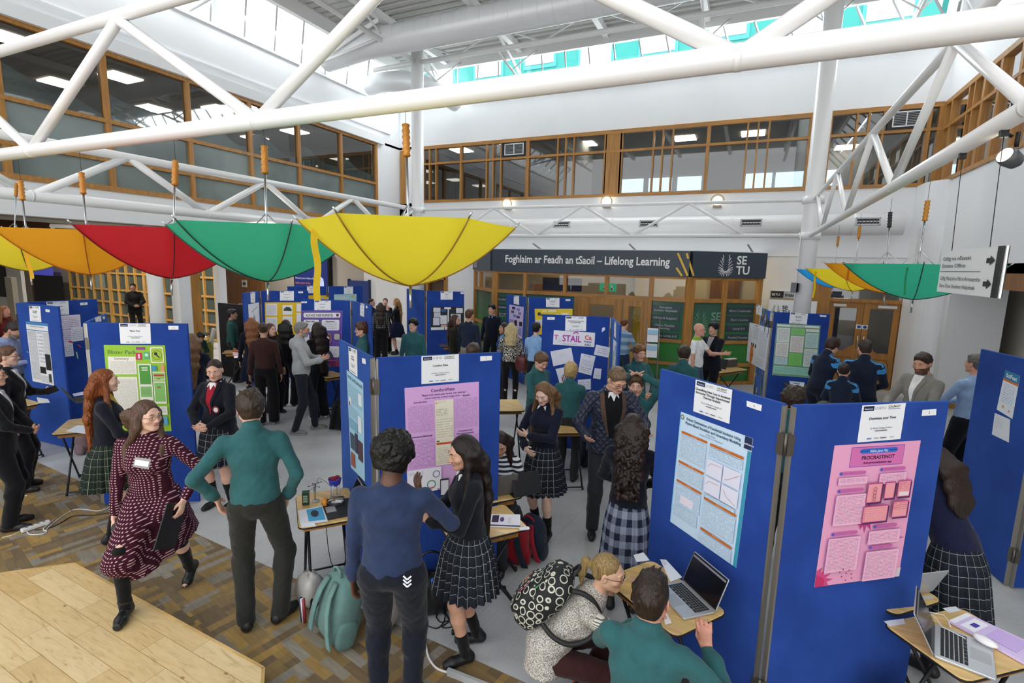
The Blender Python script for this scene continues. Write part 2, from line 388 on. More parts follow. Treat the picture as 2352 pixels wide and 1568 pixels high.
while y < 13.6:
    for dy, z in ((0, 8.6), (.09, 8.6), (.12, 8.66), (.18, 8.66), (.21, 8.6)): prof.append((y+dy, z))
    y += .24
for (ya, za), (yb, zb) in zip(prof, prof[1:]):
    if yb > ya: mb.face([(LX+.75, ya, za), (RX-.75, ya, za), (RX-.75, yb, zb), (LX+.75, yb, zb)], DECK)
mb.bx(LX+.6, RX-.6, -.2, 13.8, 8.7, 8.8, DECK)
mb.bx(LX+.7, RX-.7, 13.62, 13.72, 8.3, 8.7, STEEL_WHITE); mb.bx(LX+.7, LX+.8, 0, 13.7, 8.3, 8.7, STEEL_WHITE); mb.bx(RX-.8, RX-.7, 0, 13.7, 8.3, 8.7, STEEL_WHITE)
struct('ceiling', mb)
mb = MB()
for x in (-8.56, -6.2, -3.8, -1.4, 1.04): mb.bx(x-.07, x+.07, 0, 13.65, 8.42, 8.6, STEEL_WHITE)
for yy in (12.2,):
    mb.tube([(LX+.8, yy, 7.98), (RX-.8, yy, 7.98)], .06, STEEL_WHITE)
    mb.bx(LX+.8, RX-.8, yy-.05, yy+.05, 8.5, 8.6, STEEL_WHITE)
    xs = np.arange(-8.56, 1.5, 1.2)
    for i, x in enumerate(xs[:-1]): mb.tube([(x, yy, 8.5 if i % 2 == 0 else 7.98), (x+1.2, yy, 7.98 if i % 2 == 0 else 8.5)], .025, STEEL_WHITE, 6)
mb.tube([(-8.56, 0, 7.98), (-8.56, 12.2, 7.98)], .06, STEEL_WHITE); mb.tube([(1.04, 0, 7.98), (1.04, 12.2, 7.98)], .06, STEEL_WHITE)
ys = np.arange(.2, 12.3, 1.2)
for i, yv in enumerate(ys[:-1]):
    for x in (-8.56, 1.04): mb.tube([(x, yv, 8.5 if i % 2 == 0 else 7.98), (x, yv+1.2, 7.98 if i % 2 == 0 else 8.5)], .025, STEEL_WHITE, 6)
# rafters and struts from the roof edge down to the wall head
for x in (-8.56, -6.2, -1.4, 1.04, 2.6):
    mb.bar((x, 12.2, 8.4), (x, 14.3, 7.65), .03, .1, STEEL_WHITE); mb.tube([(x, 12.2, 7.98), (x, 14.3, 7.62)], .035, STEEL_WHITE, 6)
    mb.tube([(x, 13.1, 7.8), (x-.5, 13.6, 8.4)], .02, STEEL_WHITE, 6); mb.tube([(x, 13.1, 7.8), (x+.5, 13.6, 8.4)], .02, STEEL_WHITE, 6)
for yv in (10.6, 7.4, 4.2):
    mb.bar((-8.56, yv, 8.4), (LX+.1, yv, 7.65), .03, .1, STEEL_WHITE); mb.tube([(-8.56, yv, 7.98), (LX+.1, yv, 7.62)], .035, STEEL_WHITE, 6)
struct('trim_roof_steelwork', mb)
# teal clad roof building seen through the skylight
TEAL = mat('4CC4BC', .5); mb = MB()
mb.bx(-15, 8, 20.2, 21, 6.7, 12.4, TEAL)
for k in range(9): mb.bx(-13.5+2.3*k, -12.3+2.3*k, 20.1, 20.2, 10.2+.2*(k % 3), 12.2, mat('F4F8F8', .4)); mb.bx(-13.6+2.3*k, -12.2+2.3*k, 20.14, 20.2, 10.05+.2*(k % 3), 12.3, mat('6AD4D4', .4))
tag(mb.build('roof_building'), 'teal clad building with white windows beyond the roof glazing', 'building')
mb = MB()
for k in range(26): mb.bar((-12.6, 4.5, 6.9+k*.12), (-12.6, 9.4, 6.9+k*.12), .02, .09, mat('C9CCCB', .5), up=(.5, 0, 1))
for yv in (4.5, 6.1, 7.8, 9.4): mb.bx(-12.7, -12.5, yv-.05, yv+.05, 6.8, 10.1, mat('D5D8D8', .5))
tag(mb.build('louvre_screen'), 'pale slatted louvre screen outside the left roof glazing', 'louvre')
# ---- columns
def column(n, x, y, label):
    mb = MB(); mb.tube([(x, y, 0), (x, y, 8.55)], .165, STEEL_WHITE, 28)
    for z in (3.42, 4.13): mb.tube([(x, y, z-.07), (x, y, z+.07)], .2, STEEL_WHITE, 28)
    o = struct(n, mb); o['label'] = label; return o
XA, XB, YC, YN = -8.56, 1.04, 12.2, 2.05
column('column_1', XA, YC, 'round white steel column in the far left corner of the hall')
column('column_2', XB, YC, 'round white steel column between the banner and the double doors')
# ---- trusses
def truss(label, a, b, nodes, r=.055, zb=3.43, zt=4.14):
    a, b = Vector(a), Vector(b); o = thing('roof_truss', label, 'truss', (a.x, a.y, 0), 0, 'white tube trusses between the columns')
    for z, rr in ((zb, r), (zt, r*.8)):
        mb = MB(); mb.tube([(a.x, a.y, z), (b.x, b.y, z)], rr, STEEL_WHITE, 14); mb.build('chord', o)
    ax = 0 if abs(b.x-a.x) > abs(b.y-a.y) else 1; sg = 1 if b[ax] > a[ax] else -1
    def pt(v, z): p = a.copy(); p[ax] = v; p.z = z; return p
    for v in nodes:
        for q in (v-1.2*sg, v+1.2*sg):
            if (q-a[ax])*sg < 0 or (q-b[ax])*sg > 0: continue
            mb = MB(); mb.tube([pt(v, zb), pt(q, zt)], r*.72, STEEL_WHITE, 10); mb.build('web_member', o)
        mb = MB(); mb.tube([pt(v-.012, zb), pt(v+.012, zb)], r*1.04, STEEL_WHITE, 14); mb.build('weld_collar', o)
    return o
truss('white tube truss along the far wall above the wide dark blue banner', (XA+.16, YC, 0), (XB-.16, YC, 0), [-7.4, -4.98, -2.57, -.16], .045)
truss('white tube truss running below the left upper windows', (XA, YC-.16, 0), (XA, -1., 0), [10.8, 8.4, 6., 3.6, 1.2], .075)
truss('big white tube truss crossing nearest overhead', (XA+.2, YN, 0), (XB+2.4, YN, 0), [-7.15, -4.8, -2.47, -.1, 2.2], .045)
truss('white tube truss on the right reaching over the hanging signs', (XB, YC-.16, 0), (XB, -.2, 0), [10.2, 7.8, 5.42, 3.05, .7], .045)
# ---- ducts
DUCTM = mat('EDEFF1', .38, .15)
o = thing('air_duct', 'long white round duct with grilles below the far upper windows', 'duct', (-3.5, 13.7, 0))
mb = MB(); mb.tube([(-8.6, 13.72, 3.76), (2.9, 13.72, 3.76)], .235, STEEL_WHITE, 28)
for x in (-6.3, -3.4, -.5, 2.0): mb.tube([(x-.02, 13.72, 3.76), (x+.02, 13.72, 3.76)], .243, STEEL_WHITE, 28)
mb.build('duct_pipe', o)
for gx, gy in ((1050, 517), (1290, 517), (1490, 517), (1725, 515), (1993, 511)):
    p = PY(gx, gy, 13.5); R = Matrix.Rotation(math.radians(-12), 3, 'X'); c = Vector((p.x, 13.485, 3.81)); mb = MB()
    for sx, sz, w, h in ((0, .07, .46, .03), (0, -.07, .46, .03), (-.215, 0, .03, .17), (.215, 0, .03, .17)): mb.box(c+R @ Vector((sx, 0, sz)), (w, .03, h), mat('B9BCC0', .4), R)
    mb.box(c+R @ Vector((0, .012, 0)), (.4, .01, .12), BLACK, R)
    for k in range(6): mb.box(c+R @ Vector((-.16+k*.064, -.004, 0)), (.012, .02, .11), mat('5A5E63', .4), R)
    mb.build('grille', o)
for bx in (-5.6, -2.9, -.1): 
    mb = MB(); mb.bar((bx, 13.5, 3.3), (bx+.25, 14.3, 2.96), .03, .03, ALU); mb.build('bracket', o)
o = thing('ventilation_duct', 'large silver round duct running under the roof deck', 'duct', (-3, 11.0, 0))
mb = MB(); pts = [(LX+.55, 11.0, 7.75)]+[(LX+.62+.35*(1-math.cos(a)), 11.0, 7.75+.35*math.sin(a)) for a in (.5, 1.0, 1.4)]+[(-9.3, 11.0, 8.1), (3.4, 11.0, 8.1)]
mb.tube([(LX+.2, 11, 7.95), (-9.9, 11, 8.02), (-9.3, 11, 8.08), (3.0, 11.0, 8.12)], .33, DUCTM, 28)
for x in np.arange(-9.6, 3, .34): mb.tube([(x-.008, 11, 8.1), (x+.008, 11, 8.1)], .334, DUCTM, 28)
mb.build('duct_pipe', o)
o = thing('curved_duct', 'short silver duct elbow beside the left skylight corner', 'duct', (-9.6, 12.9, 0))
mb = MB(); mb.tube([(LX+.25, 12.6, 7.75), (-10.1, 12.62, 7.8), (-9.4, 12.7, 7.78), (-8.9, 13.0, 7.7), (-8.6, 13.5, 7.6), (-8.5, 14.1, 7.5)], .27, DUCTM, 24); mb.build('duct_pipe', o)
# ---- upper windows
GLW = glass((.72, .76, .75), .10, 'window_glass'); FROST = mat('76807C', .3, spec=.6)
def frost(t, b):
    co = N(t, 'ShaderNodeTexCoord'); n = N(t, 'ShaderNodeTexNoise', i_Scale=.7, i_Detail=3.); L(t, co.outputs['Object'], n.inputs['Vector'])
    L(t, ramp(t, n.outputs[0], [(.3, srgb('6A7674')), (.7, srgb('93A09E'))]), b.inputs['Base Color']); b.inputs['Roughness'].default_value = .12; b.inputs['Specular IOR Level'].default_value = .6
FROST = uvpattern('frosted_film', frost)
def winwall(name, label, P, us, zs, cols, depth=.1, fw=.07, skipv=(), glassm=None, rows=None):
    """us: mullion positions (u, halfwidth, z0, z1); zs: transom heights; P(u, d, z) -> point"""
    o = bpy.data.objects.new(name, None); COL.objects.link(o); WM[o.name] = Matrix.Identity(4); o['kind'] = 'structure'; o['label'] = label
    mb = MB()
    for (u, hw, z0, z1) in us: mb.mesh([P(u+a*hw, d, z) for z in (z0, z1) for d in (-.03, depth) for a in (-1, 1)], [(0, 1, 3, 2), (4, 6, 7, 5), (0, 4, 5, 1), (2, 3, 7, 6), (0, 2, 6, 4), (1, 5, 7, 3)], OAK)
    u0, u1 = us[0][0], us[-1][0]
    for z, hz in zs: mb.mesh([P(u, d, z+a*hz) for u in (u0, u1) for d in (-.035, depth) for a in (-1, 1)], [(0, 1, 3, 2), (4, 6, 7, 5), (0, 4, 5, 1), (2, 3, 7, 6), (0, 2, 6, 4), (1, 5, 7, 3)], OAKH)
    f = mb.build('window_frame', o)
    return o
# left wall: four rows? three rows of large panes
def PLw(u, d, z): return Vector((LX-d, u, z))
zr = [PX(7, 218, LX).z, PX(20, 324, LX).z]
zl = [3.87, 4.55, 5.28, 6.31]
z2 = PX(400, 305, LX).z
us = []
for px, hw in ((8, .05), (252, .045), (438, .045), (577, .045), (688, .045), (784, .045), (864, .05)):
    us.append((PX(px, {8: 300, 252: 330, 438: 345, 577: 360, 688: 385, 784: 395, 864: 410}[px], LX).y, hw, 3.87, 6.33))
us.insert(0, (us[0][0]-1.35, .05, 3.87, 6.33)); us.insert(0, (us[0][0]-1.35, .05, 3.87, 6.33))
winwall('window_4', 'long oak framed upper windows on the left wall', PLw, us, [(3.9, .045), (4.4, .03), (5.09, .035), (6.28, .05)], None)
mb = MB(); o = bpy.data.objects['window_4']
mb.face([PLw(us[0][0], .03, 5.09), PLw(us[-1][0], .03, 5.09), PLw(us[-1][0], .03, 6.3), PLw(us[0][0], .03, 6.3)], GLW); mb.build('pane', o)
mb = MB(); mb.face([PLw(us[0][0], .03, 3.87), PLw(us[-1][0], .03, 3.87), PLw(us[-1][0], .03, 5.09), PLw(us[0][0], .03, 5.09)], FROST)
for i in range(len(us)-1):
    a, b2 = us[i][0], us[i+1][0]; top = []
    for k in range(17):
        t = k/16; top.append(PLw(a+(b2-a)*t, .035, 5.09+.34+.17*math.cos(t*PI)+.05*math.sin(t*9+i)))
    mb.face([PLw(a, .035, 5.06), PLw(b2, .035, 5.06)]+top[::-1], FROST)
mb.build('frosted_film', o)
# back wall
def PBw(u, d, z): return Vector((u, D+d, z))
def ux(px, py): return PY(px, py, D).x
rows2 = []
for px, hw, full in ((972, .04, 1), (987, .02, 1), (1002, .02, 1), (1059, .035, 1), (1118, .02, 1), (1133, .02, 1), (1151, .02, 1), (1212, .05, 1), (1281, .02, 1), (1299, .02, 1), (1318, .02, 1), (1390, .035, 1), (1427, .035, 1),
                     (1500, .02, 1), (1521, .02, 1), (1544, .02, 1), (1625, .04, 1), (1714, .02, 1), (1738, .02, 1), (1763, .02, 1), (1858, .035, 1), (1903, .03, 1), (1963, .02, 1), (1990, .02, 1), (2024, .02, 1), (2128, .04, 1), (2158, .07, 1)):
    rows2.append((ux(px, 380-(px-970)*.05), hw, 4.62, 6.36))
zt = PY(1300, 355, D).z
winwall('window_5', 'long oak framed upper windows on the far wall', PBw, rows2, [(4.66, .04), (zt, .03), (6.33, .05)], None)
o = bpy.data.objects['window_5']; mb = MB(); mb.face([PBw(rows2[0][0], .04, 4.65), PBw(rows2[-1][0], .04, 4.65), PBw(rows2[-1][0], .04, 6.35), PBw(rows2[0][0], .04, 6.35)], GLW); mb.build('pane', o)
mb = MB(); xa, xb = ux(1390, 370), ux(1427, 370); mb.bx(xa, xb, D-.03, D+.08, 4.65, 6.34, OAK); mb.bx(ux(920, 400), ux(932, 400), D-.03, D+.1, 4.6, 6.3, OAK); mb.build('timber_panel', o)
for pa, pb in ((1153, 1211), (2036, 2122)):
    xa, xb = ux(pa, 340), ux(pb, 340) if pb < 2000 else ux(pb, 300)
    if pa > 2000: xa = ux(pa, 300)
    v = thing('vent_grille', 'white vent grille in a black window panel '+('near the far corner column' if pa < 2000 else 'behind the right truss'), 'vent', (xa, D, zt), 0, None)
    mb = MB(); mb.bx(xa, xb, D-.025, D+.02, zt+.03, 6.3, BLACK); mb.build('panel', v)
    w = xb-xa; h = 6.3-zt-.03; xc = (xa+xb)/2; zc = zt+.03+h/2
    mb = MB()
    for sx in (-1, 0, 1): mb.box((xc+sx*w*.36, D-.035, zc), (.02, .02, h*.7), WHITE)
    for sz in (-1, 1): mb.box((xc, D-.035, zc+sz*h*.34), (w*.74, .02, .02), WHITE)
    for k in range(8): mb.box((xc, D-.03, zc-h*.28+k*h*.08), (w*.7, .01, .014), mat('8E9194', .4))
    mb.build('grille', v)
# right wall
def PRw(u, d, z): return Vector((RX+d, u, z))
us = []
for px, py, hw in ((2168, 400, .05), (2210, 350, .025), (2222, 350, .025), (2245, 330, .05), (2283, 300, .05), (2330, 280, .05)):
    us.append((PX(px, py, RX).y, hw, 4.62, 6.36))
us = sorted(us); us.insert(0, (us[0][0]-1.2, .05, 4.62, 6.36)); us.insert(0, (us[0][0]-1.5, .05, 4.62, 6.36)); us.insert(0, (us[0][0]-1.5, .05, 4.62, 6.36)); us.append((D, .08, 4.62, 6.36))
winwall('window_6', 'oak framed upper windows on the right wall', PRw, us, [(4.66, .04), (5.8, .03), (6.33, .05)], None)
mb = MB(); mb.face([PRw(us[0][0], .04, 4.65), PRw(D, .04, 4.65), PRw(D, .04, 6.35), PRw(us[0][0], .04, 6.35)], GLW); mb.build('pane', bpy.data.objects['window_6'])
# rooms behind the upper windows
LIT = mat('FFF6E8', .5, emit=7.); CEILM = mat('7F776C', .8, 0, 'wall'); ROOM = mat('77756F', .8, 0, 'wall'); CARP = mat('4A4A4C', .9)
mb = MB()
mb.bx(-12.4, LX-.2, -1, 14.3, 3.35, 3.6, CEILM); mb.bx(-17, LX-.15, -1, 14.3, 6.6, 6.7, CEILM); mb.bx(-17.1, -17, -1, 14.3, 3.5, 6.7, ROOM); mb.bx(-17, LX-.2, 14.3, 14.5, 3.5, 6.7, ROOM); mb.bx(-17, LX-.2, -1.1, -1, 3.5, 6.7, ROOM)
struct('wall_left_room', mb)
mb = MB()
mb.bx(-12, 6, D+.2, 19.5, 4.3, 4.4, CARP); mb.bx(-12, 8, D+.15, 19.5, 6.5, 6.6, CEILM); mb.bx(-12, 8, 19.5, 19.6, 4.3, 6.6, ROOM); mb.bx(-12.1, -12, D+.2, 19.5, 4.3, 6.6, ROOM); mb.bx(-5.2, -5.0, D+.5, 17, 4.3, 6.5, mat('A7A69F', .7, 0, 'wall')); mb.bx(RX+.0, RX+.1, D+.2, 19.5, 4.3, 6.6, ROOM)
struct('wall_back_room', mb)
mb = MB(); mb.bx(RX+.2, 8, -1, D, 4.3, 4.4, CARP); mb.bx(RX+.15, 8, -1, D, 6.5, 6.6, CEILM); mb.bx(8, 8.1, -1, 19, 4.3, 6.6, ROOM)
struct('wall_right_room', mb)
# ceiling lights of those rooms
for i, (px, py) in enumerate(((277, 177), (352, 249), (503, 250), (585, 316), (677, 302), (137, 190), (30, 90))):
    p = PZ(px, py, 6.59); mb = MB(); mb.box((p.x, p.y, 6.585), (.6, .6, .03), LIT)
    if p.x < LX-.4: tag(mb.build('ceiling_light'), 'square ceiling light behind the left upper windows', 'ceiling light', 'lit square panels behind the left upper windows')
for i, (px, py) in enumerate(((1345, 330), (1573, 317), (1730, 306), (1945, 338), (1170, 330), (1060, 345))):
    p = PZ(px, py, 6.49); mb = MB(); mb.box((p.x, p.y, 6.485), (.6, .6, .03), LIT)
    tag(mb.build('ceiling_light'), 'square ceiling light behind the far upper windows', 'ceiling light', 'lit square panels behind the far upper windows')
# bright windows on the far side of the back room
mb = MB()
for xa in (-4.6, -3.6, -2.6, -.4, .5, 1.5): mb.bx(xa, xa+.8, 19.42, 19.5, 4.9, 5.9, mat('C9DCEB', .4, emit=1.4)); mb.bx(xa-.05, xa+.85, 19.4, 19.5, 5.35, 5.42, ROOM)
struct('window_7', mb, label='bright outer windows at the far side of the upper back room')
# ---- entrance lobby on the left
WOODD = mat('6A4526', .55, 0, 'wood'); PANEW = mat('D9A85C', .45, 0, 'wood'); NIGHT = mat('1B1C1E', .35)
def P109(x, y): return PY(x, y, 10.9)
mb = MB()
xa = P109(170, 700).x; xb = P109(500, 700).x
mb.bx(-29, xb+.3, 10.9, 11.0, 2.75, 4.5, WOODD)
mb.bx(P109(195, 500).x, P109(372, 500).x, 10.84, 10.9, 3.0, 4.4, NIGHT)
mb.bx(-29, xa, 10.95, 11.05, 0, 2.75, mat('A39A8E', .7))
for pa, pb, c in ((42, 52, WOODD), (80, 92, WOODD), (98, 105, WOODD)): mb.bx(P109(pa, 650).x, P109(pb, 650).x, 10.8, 10.95, 0, 2.75, c)
mb.bx(-29.1, -29, -2, 11, 0, 4.5, mat('C5C2BC', .7)); mb.bx(-29, LX, -2.1, -2, 0, 4.5, mat('8E8A84', .7))
struct('wall_lobby_far', mb)
mb = MB(); mb.bx(-29, -12.4, -2, D, 4.45, 4.55, CEILM); mb.bx(-12.45, -12.35, -1, D, 3.35, 4.5, CEILM); struct('ceiling_lobby', mb)
mb = MB()
for z in (.05, .55, 1.0, 1.45, 2.05, 2.7): mb.bx(xa, xb, 10.83, 10.9, z-.03, z+.03, PANEW)
n = 16
for i in range(n+1):
    x = xa+(xb-xa)*i/n; w = .07 if i in (5, 9) else .03; mb.bx(x-w, x+w, 10.82, 10.9, 0, 2.75, PANEW)
mb.face([(xa, 10.89, 0), (xb, 10.89, 0), (xb, 10.89, 2.75), (xa, 10.89, 2.75)], mat('55605C', .15)); mb.bx(P109(225, 680).x, P109(245, 680).x, 10.86, 10.89, 1.45, 2.0, mat('8B9692', .4))
struct('door_1', mb, label='pale timber glazed door screen in the lobby')
def pier(px, w, dep, m, label, rnd):
    p = PD(px, 700, dep); mb = MB()
    if rnd: mb.tube([(p.x, p.y, 0), (p.x, p.y, 3.4)], w, m, 24)
    else: mb.box((p.x, p.y, 1.7), (w*2, w*2, 3.4), m)
    o = struct('column', mb); o['label'] = label
pier(360, .145, 11, STEEL_WHITE, 'round white column in front of the lobby screen', True)
pier(419, .14, 11.6, WHITE, 'square white pier beside the lobby screen', False)
pier(446, .11, 11.8, OAK, 'timber post beside the white lobby pier', False)
pier(509, .1, 13.5, WHITE, 'slim white post next to the dark lobby shelves', False)
mb = MB(); xa, xb = PY(455, 700, 14.2).x, PY(516, 700, 14.2).x
mb.bx(xa, xb, 14.25, 14.35, 0, 2.9, mat('3A2A1E', .6)); 
for z in (.5, 1.0, 1.5, 2.0): mb.bx(xa, xb, 14.0, 14.3, z, z+.04, WOODD)
tag(mb.build('bookcase'), 'dark timber shelving at the back of the lobby', 'bookcase')
o = thing('wall_cupboard', 'brown three door cupboard with a small sign in the lobby', 'cupboard', (PY(560, 700, D).x, D, 0))
xa, xb = PY(520, 650, 14.2).x, PY(600, 650, 14.2).x
for k in range(3): mb = MB(); mb.bx(xa+(xb-xa)*k/3+.01, xa+(xb-xa)*(k+1)/3-.01, 14.2, 14.38, .02, 2.9, mat('8A5A2E', .5, 0, 'wood')); mb.build('door', o)
p = PY(562, 651, 14.19); mb = MB(); mb.box((p.x, 14.18, p.z), (.28, .02, .28), mat('D9D4C8', .5)); mb.box((p.x, 14.165, p.z), (.14, .01, .1), DARK); mb.build('sign', o)
# screens and posters in the lobby
p0, p1 = PY(672, 560, 14.2), PY(757, 690, 14.2); o = thing('wall_screen', 'large dark blue information screen on the beige lobby wall', 'screen', (p0.x, 14.2, 0))
mb = MB(); mb.bx(p0.x, p1.x, 14.2, 14.38, 1.15, 2.95, BLACK); mb.build('casing', o)
mb = MB(); SCRB = mat('1E2C66', .4, emit=.35); mb.bx(p0.x+.05, p1.x-.05, 14.19, 14.2, 1.2, 2.9, SCRB)
lettering(mb, 'Present your tickets for collection', mat('B9BEDA', .5, emit=.5), (p0.x+.1, 14.18, 1.98), (1, 0, 0), (0, 0, 1), .1, 'l'); lettering(mb, 'before each of the', mat('C96A4A', .5, emit=.5), (p0.x+.1, 14.18, 1.8), (1, 0, 0), (0, 0, 1), .1, 'l'); lettering(mb, 'BREW', mat('E8E6D8', .5, emit=.5), (p0.x+.6, 14.18, 1.42), (1, 0, 0), (0, 0, 1), .16, 'l')
fp = [(0, 0), (.08, .05), (.16, 0), (.24, .05), (.32, 0), (.32, .3), (.28, .42), (.16, .5), (.04, .42), (0, .3)]
mb.face([(p1.x-.55+x, 14.18, 1.6+z) for x, z in fp], mat('A8B4F0', .5, emit=.6)); mb.build('display', o)
mb = MB(); a, b = PY(801, 645, 14.3), PY(845, 645, 14.3); mb.bx(a.x, b.x, 14.3, 14.38, 0, 2.0, mat('27407F', .5)); mb.bx(a.x-.05, a.x, 14.29, 14.4, 0, 2.05, mat('1B2D5E', .5)); mb.bx(b.x, b.x+.05, 14.29, 14.4, 0, 2.05, mat('1B2D5E', .5))
struct('door_2', mb, label='navy blue door in the far lobby wall')
def PDZ(x, y, dep): return PD(x, y, dep)
a, b = P109(104, 660), P109(166, 660); o = thing('black_display_screen', 'tall black screen panel left of the lobby doors', 'screen', (a.x, 10.6, 0)); mb = MB(); mb.bx(a.x, b.x, 10.55, 10.62, 0, P109(130, 632).z, BLACK); mb.build('panel', o)
mb = MB(); zz = P109(130, 632).z; mb.bx(a.x, b.x-.6, 10.55, 10.62, zz, zz+.35, mat('4C4FB8', .5, emit=.4)); mb.build('poster_top', o)
p = PD(30, 690, 12.5); o = tag(MB().build('dummy'), 'x', 'x'); bpy.data.objects.remove(o)
mb = MB(); mb.box((p.x, p.y, 1.05), (.32, .1, 2.1), mat('8E8678', .7)); tag(mb.build('partition_board'), 'narrow grey beige partition board by the left lobby wall', 'partition')
p = PD(8, 680, 14); mb = MB(); mb.box((p.x-.4, p.y+.3, 1.6), (1.6, .08, 3.2), mat('CFCDC6', .6)); mb.box((p.x-.75, p.y+.24, 2.0), (.75, .03, 1.1), NIGHT); struct('wall_lobby_left', mb)
# lobby lamps
for px, py in ((356, 503), (243, 509), (600, 516)):
    p = PZ(px, py, 4.38) if px < 500 else PZ(px, py, 3.33)
    if px == 600: p = PZ(600, 522, 3.3)
    o = thing('ceiling_lamp', {356: 'round lit ceiling lamp over the red umbrella in the lobby', 243: 'dim round ceiling lamp farther back in the lobby', 600: 'round ceiling lamp under the left window slab behind the green umbrella'}[px], 'lamp', (p.x, p.y, p.z))
    mb = MB(); mb.lathe([(.2, 0), (.28, -.03), (.3, .03)], mat('FFF1D6', .5, emit=6.), p, 24); mb.build('diffuser', o); mb = MB(); mb.lathe([(.12, .03), (.12, .08)], STEEL_WHITE, p, 16); mb.build('base', o)
for lx, ly, en in ((-14.5, 8.8, 110), (-18.5, 8.8, 110), (-22.5, 7.5, 60), (-15.5, 12.8, 90), (-11.9, 10.5, 25), (-13.5, 4.5, 60)):
    l = bpy.data.lights.new('lobby_fill', 'AREA'); l.size = .5; l.energy = en; l.color = (1, .93, .82); lo = bpy.data.objects.new('lobby_fill', l); lo.location = (lx, ly, 4.3 if lx < -12.5 else 3.25); COL.objects.link(lo)  # added area lights without fittings, brightening the lobby beside its round lamps
l = bpy.data.lights.new('corridor_fill', 'POINT'); l.energy = 25; l.shadow_soft_size = .2; lo = bpy.data.objects.new('corridor_fill', l); lo.location = (2.2, 16, 2.6); COL.objects.link(lo)  # added point light, lifts the dark corridor behind the double doors
# lattice beam between lobby supports
mb = MB(); a = PD(112, 480, 12.2); b = PD(268, 492, 12.6)
for z0 in (3.35, 2.85): mb.tube([(a.x, a.y, z0), (b.x, b.y, z0)], .05, STEEL_WHITE, 8)
for k in range(4): p = a.lerp(b, k/4); q = a.lerp(b, (k+1)/4); mb.tube([(p.x, p.y, 3.35 if k % 2 == 0 else 2.85), (q.x, q.y, 2.85 if k % 2 == 0 else 3.35)], .035, STEEL_WHITE, 8)
struct('trim_lobby_lattice_beam', mb)
# ---- the banner wall of the learning office
BW = [Vector((-7.55, 13.8)), Vector((-6.33, 12.58)), Vector((-1.25, 12.38)), Vector((.27, 13.37))]
ZB0, ZB1 = 2.52, 3.1
NAVY = mat('39434F', .45)
def seg_at(px, py=650):
    d = ray(px, py)
    for i in range(3):
        p, q = BW[i], BW[i+1]; e = q-p
        den = d.x*e.y-d.y*e.x
        t = (p.x*e.y-p.y*e.x)/den; x, y = d.x*t, d.y*t
        s = ((x-p.x)*e.x+(y-p.y)*e.y)/e.length_squared
        if -.002 <= s <= 1.002: return i, Vector((x, y, 0)), s
    return (0, Vector((*BW[0], 0)), 0) if px < 1150 else (2, Vector((*BW[3], 0)), 1)
def wn(i): e = (BW[i+1]-BW[i]).normalized(); return Vector((e.x, e.y, 0)), Vector((e.y, -e.x, 0))
def wq(mb, i, A, B, z0, z1, m, o0=0, o1=.08):
    U, Nn = wn(i)
    vs = [Vector((P.x, P.y, z))+Nn*o for z in (z0, z1) for o in (o0, o1) for P in (A, B)]
    mb.mesh(vs, [(0, 1, 3, 2), (4, 6, 7, 5), (0, 4, 5, 1), (2, 3, 7, 6), (0, 2, 6, 4), (1, 5, 7, 3)], m)
mb = MB()
for i in range(3):
    A, B = Vector((*BW[i], 0)), Vector((*BW[i+1], 0)); wq(mb, i, A, B, ZB0, ZB1, NAVY, 0, .12)
WL = mat('F5F5F2', .5); YL = mat('E8BC3A', .5)
mb.prism([(p.x, p.y) for p in BW]+[(.27, D), (-7.55, D)], ZB1-.02, ZB1+.02, WHITE)
def onw(px, py, z, off=.128):
    i, P, s = seg_at(px, py); U, Nn = wn(i); return Vector((P.x, P.y, z))+Nn*off, U
o = thing('shop_banner', 'long dark blue banner reading Foghlaim ar Feadh an tSaoil over the glazed office', 'banner', (-3.5, 12.4, 0))
ban = mb.build('board', o)
mb = MB(); a, U = onw(1165, 600, 2.76); b, _ = onw(1541, 600, 2.76); lettering(mb, 'Foghlaim ar Feadh an tSaoil – Lifelong Learning', WL, a, U, (0, 0, 1), .27, 'l', bold=True, width=(b-a).length); mb.build('lettering', ban)
mb = MB()
for x0, z0, x1, z1 in ((1557, 3.05, 1583, 2.55), (1577, 3.05, 1588, 2.55), (1556, 2.72, 1570, 2.54)):
    p, U = onw(x0, 610, z0); q, _ = onw(x1, 610, z1); mb.bar(p, q, .045, .004, YL, up=wn(1)[1])
mb.build('yellow_stripes', ban)
def setu(mb, O, U, h, m, ink=None):
    """the looped U of rays and the four letters"""
    V = Vector((0, 0, 1))
    for sgn in (-1, 1):
        for k in range(11):
            t = k/10; ph = max(0, t-.35)/.65*PI/2; bx_, by_ = h*.15*math.cos(ph), (h*(.75-.45*min(1, t/.35)) if t < .35 else h*(.3-.13*math.sin(ph))); ang = math.radians(82-t*150); base = O+U*(sgn*bx_)+V*by_
            tip = base+U*(sgn*h*.3*math.cos(ang))+V*(h*.3*math.sin(ang)); mb.bar(base, tip, h*.028, .003, m, up=U.cross(V))
    lettering(mb, 'SE', m, O+U*(h*.62)+V*(h*.56), U, V, h*.62, 'l', bold=True); lettering(mb, 'TU', m, O+U*(h*.62)+V*(h*.02), U, V, h*.62, 'l', bold=True)
mb = MB(); a, U = onw(1660, 610, 2.6); setu(mb, a, U, .42, WL); mb.build('emblem', ban); mb = MB(); a, U = onw(1097, 600, 2.6); lettering(mb, 'TU', WL, a, U, (0, 0, 1), .25, 'l', bold=True); lettering(mb, 'SE', WL, a+Vector((0, 0, .22)), U, (0, 0, 1), .25, 'l', bold=True); mb.build('end_lettering', ban)
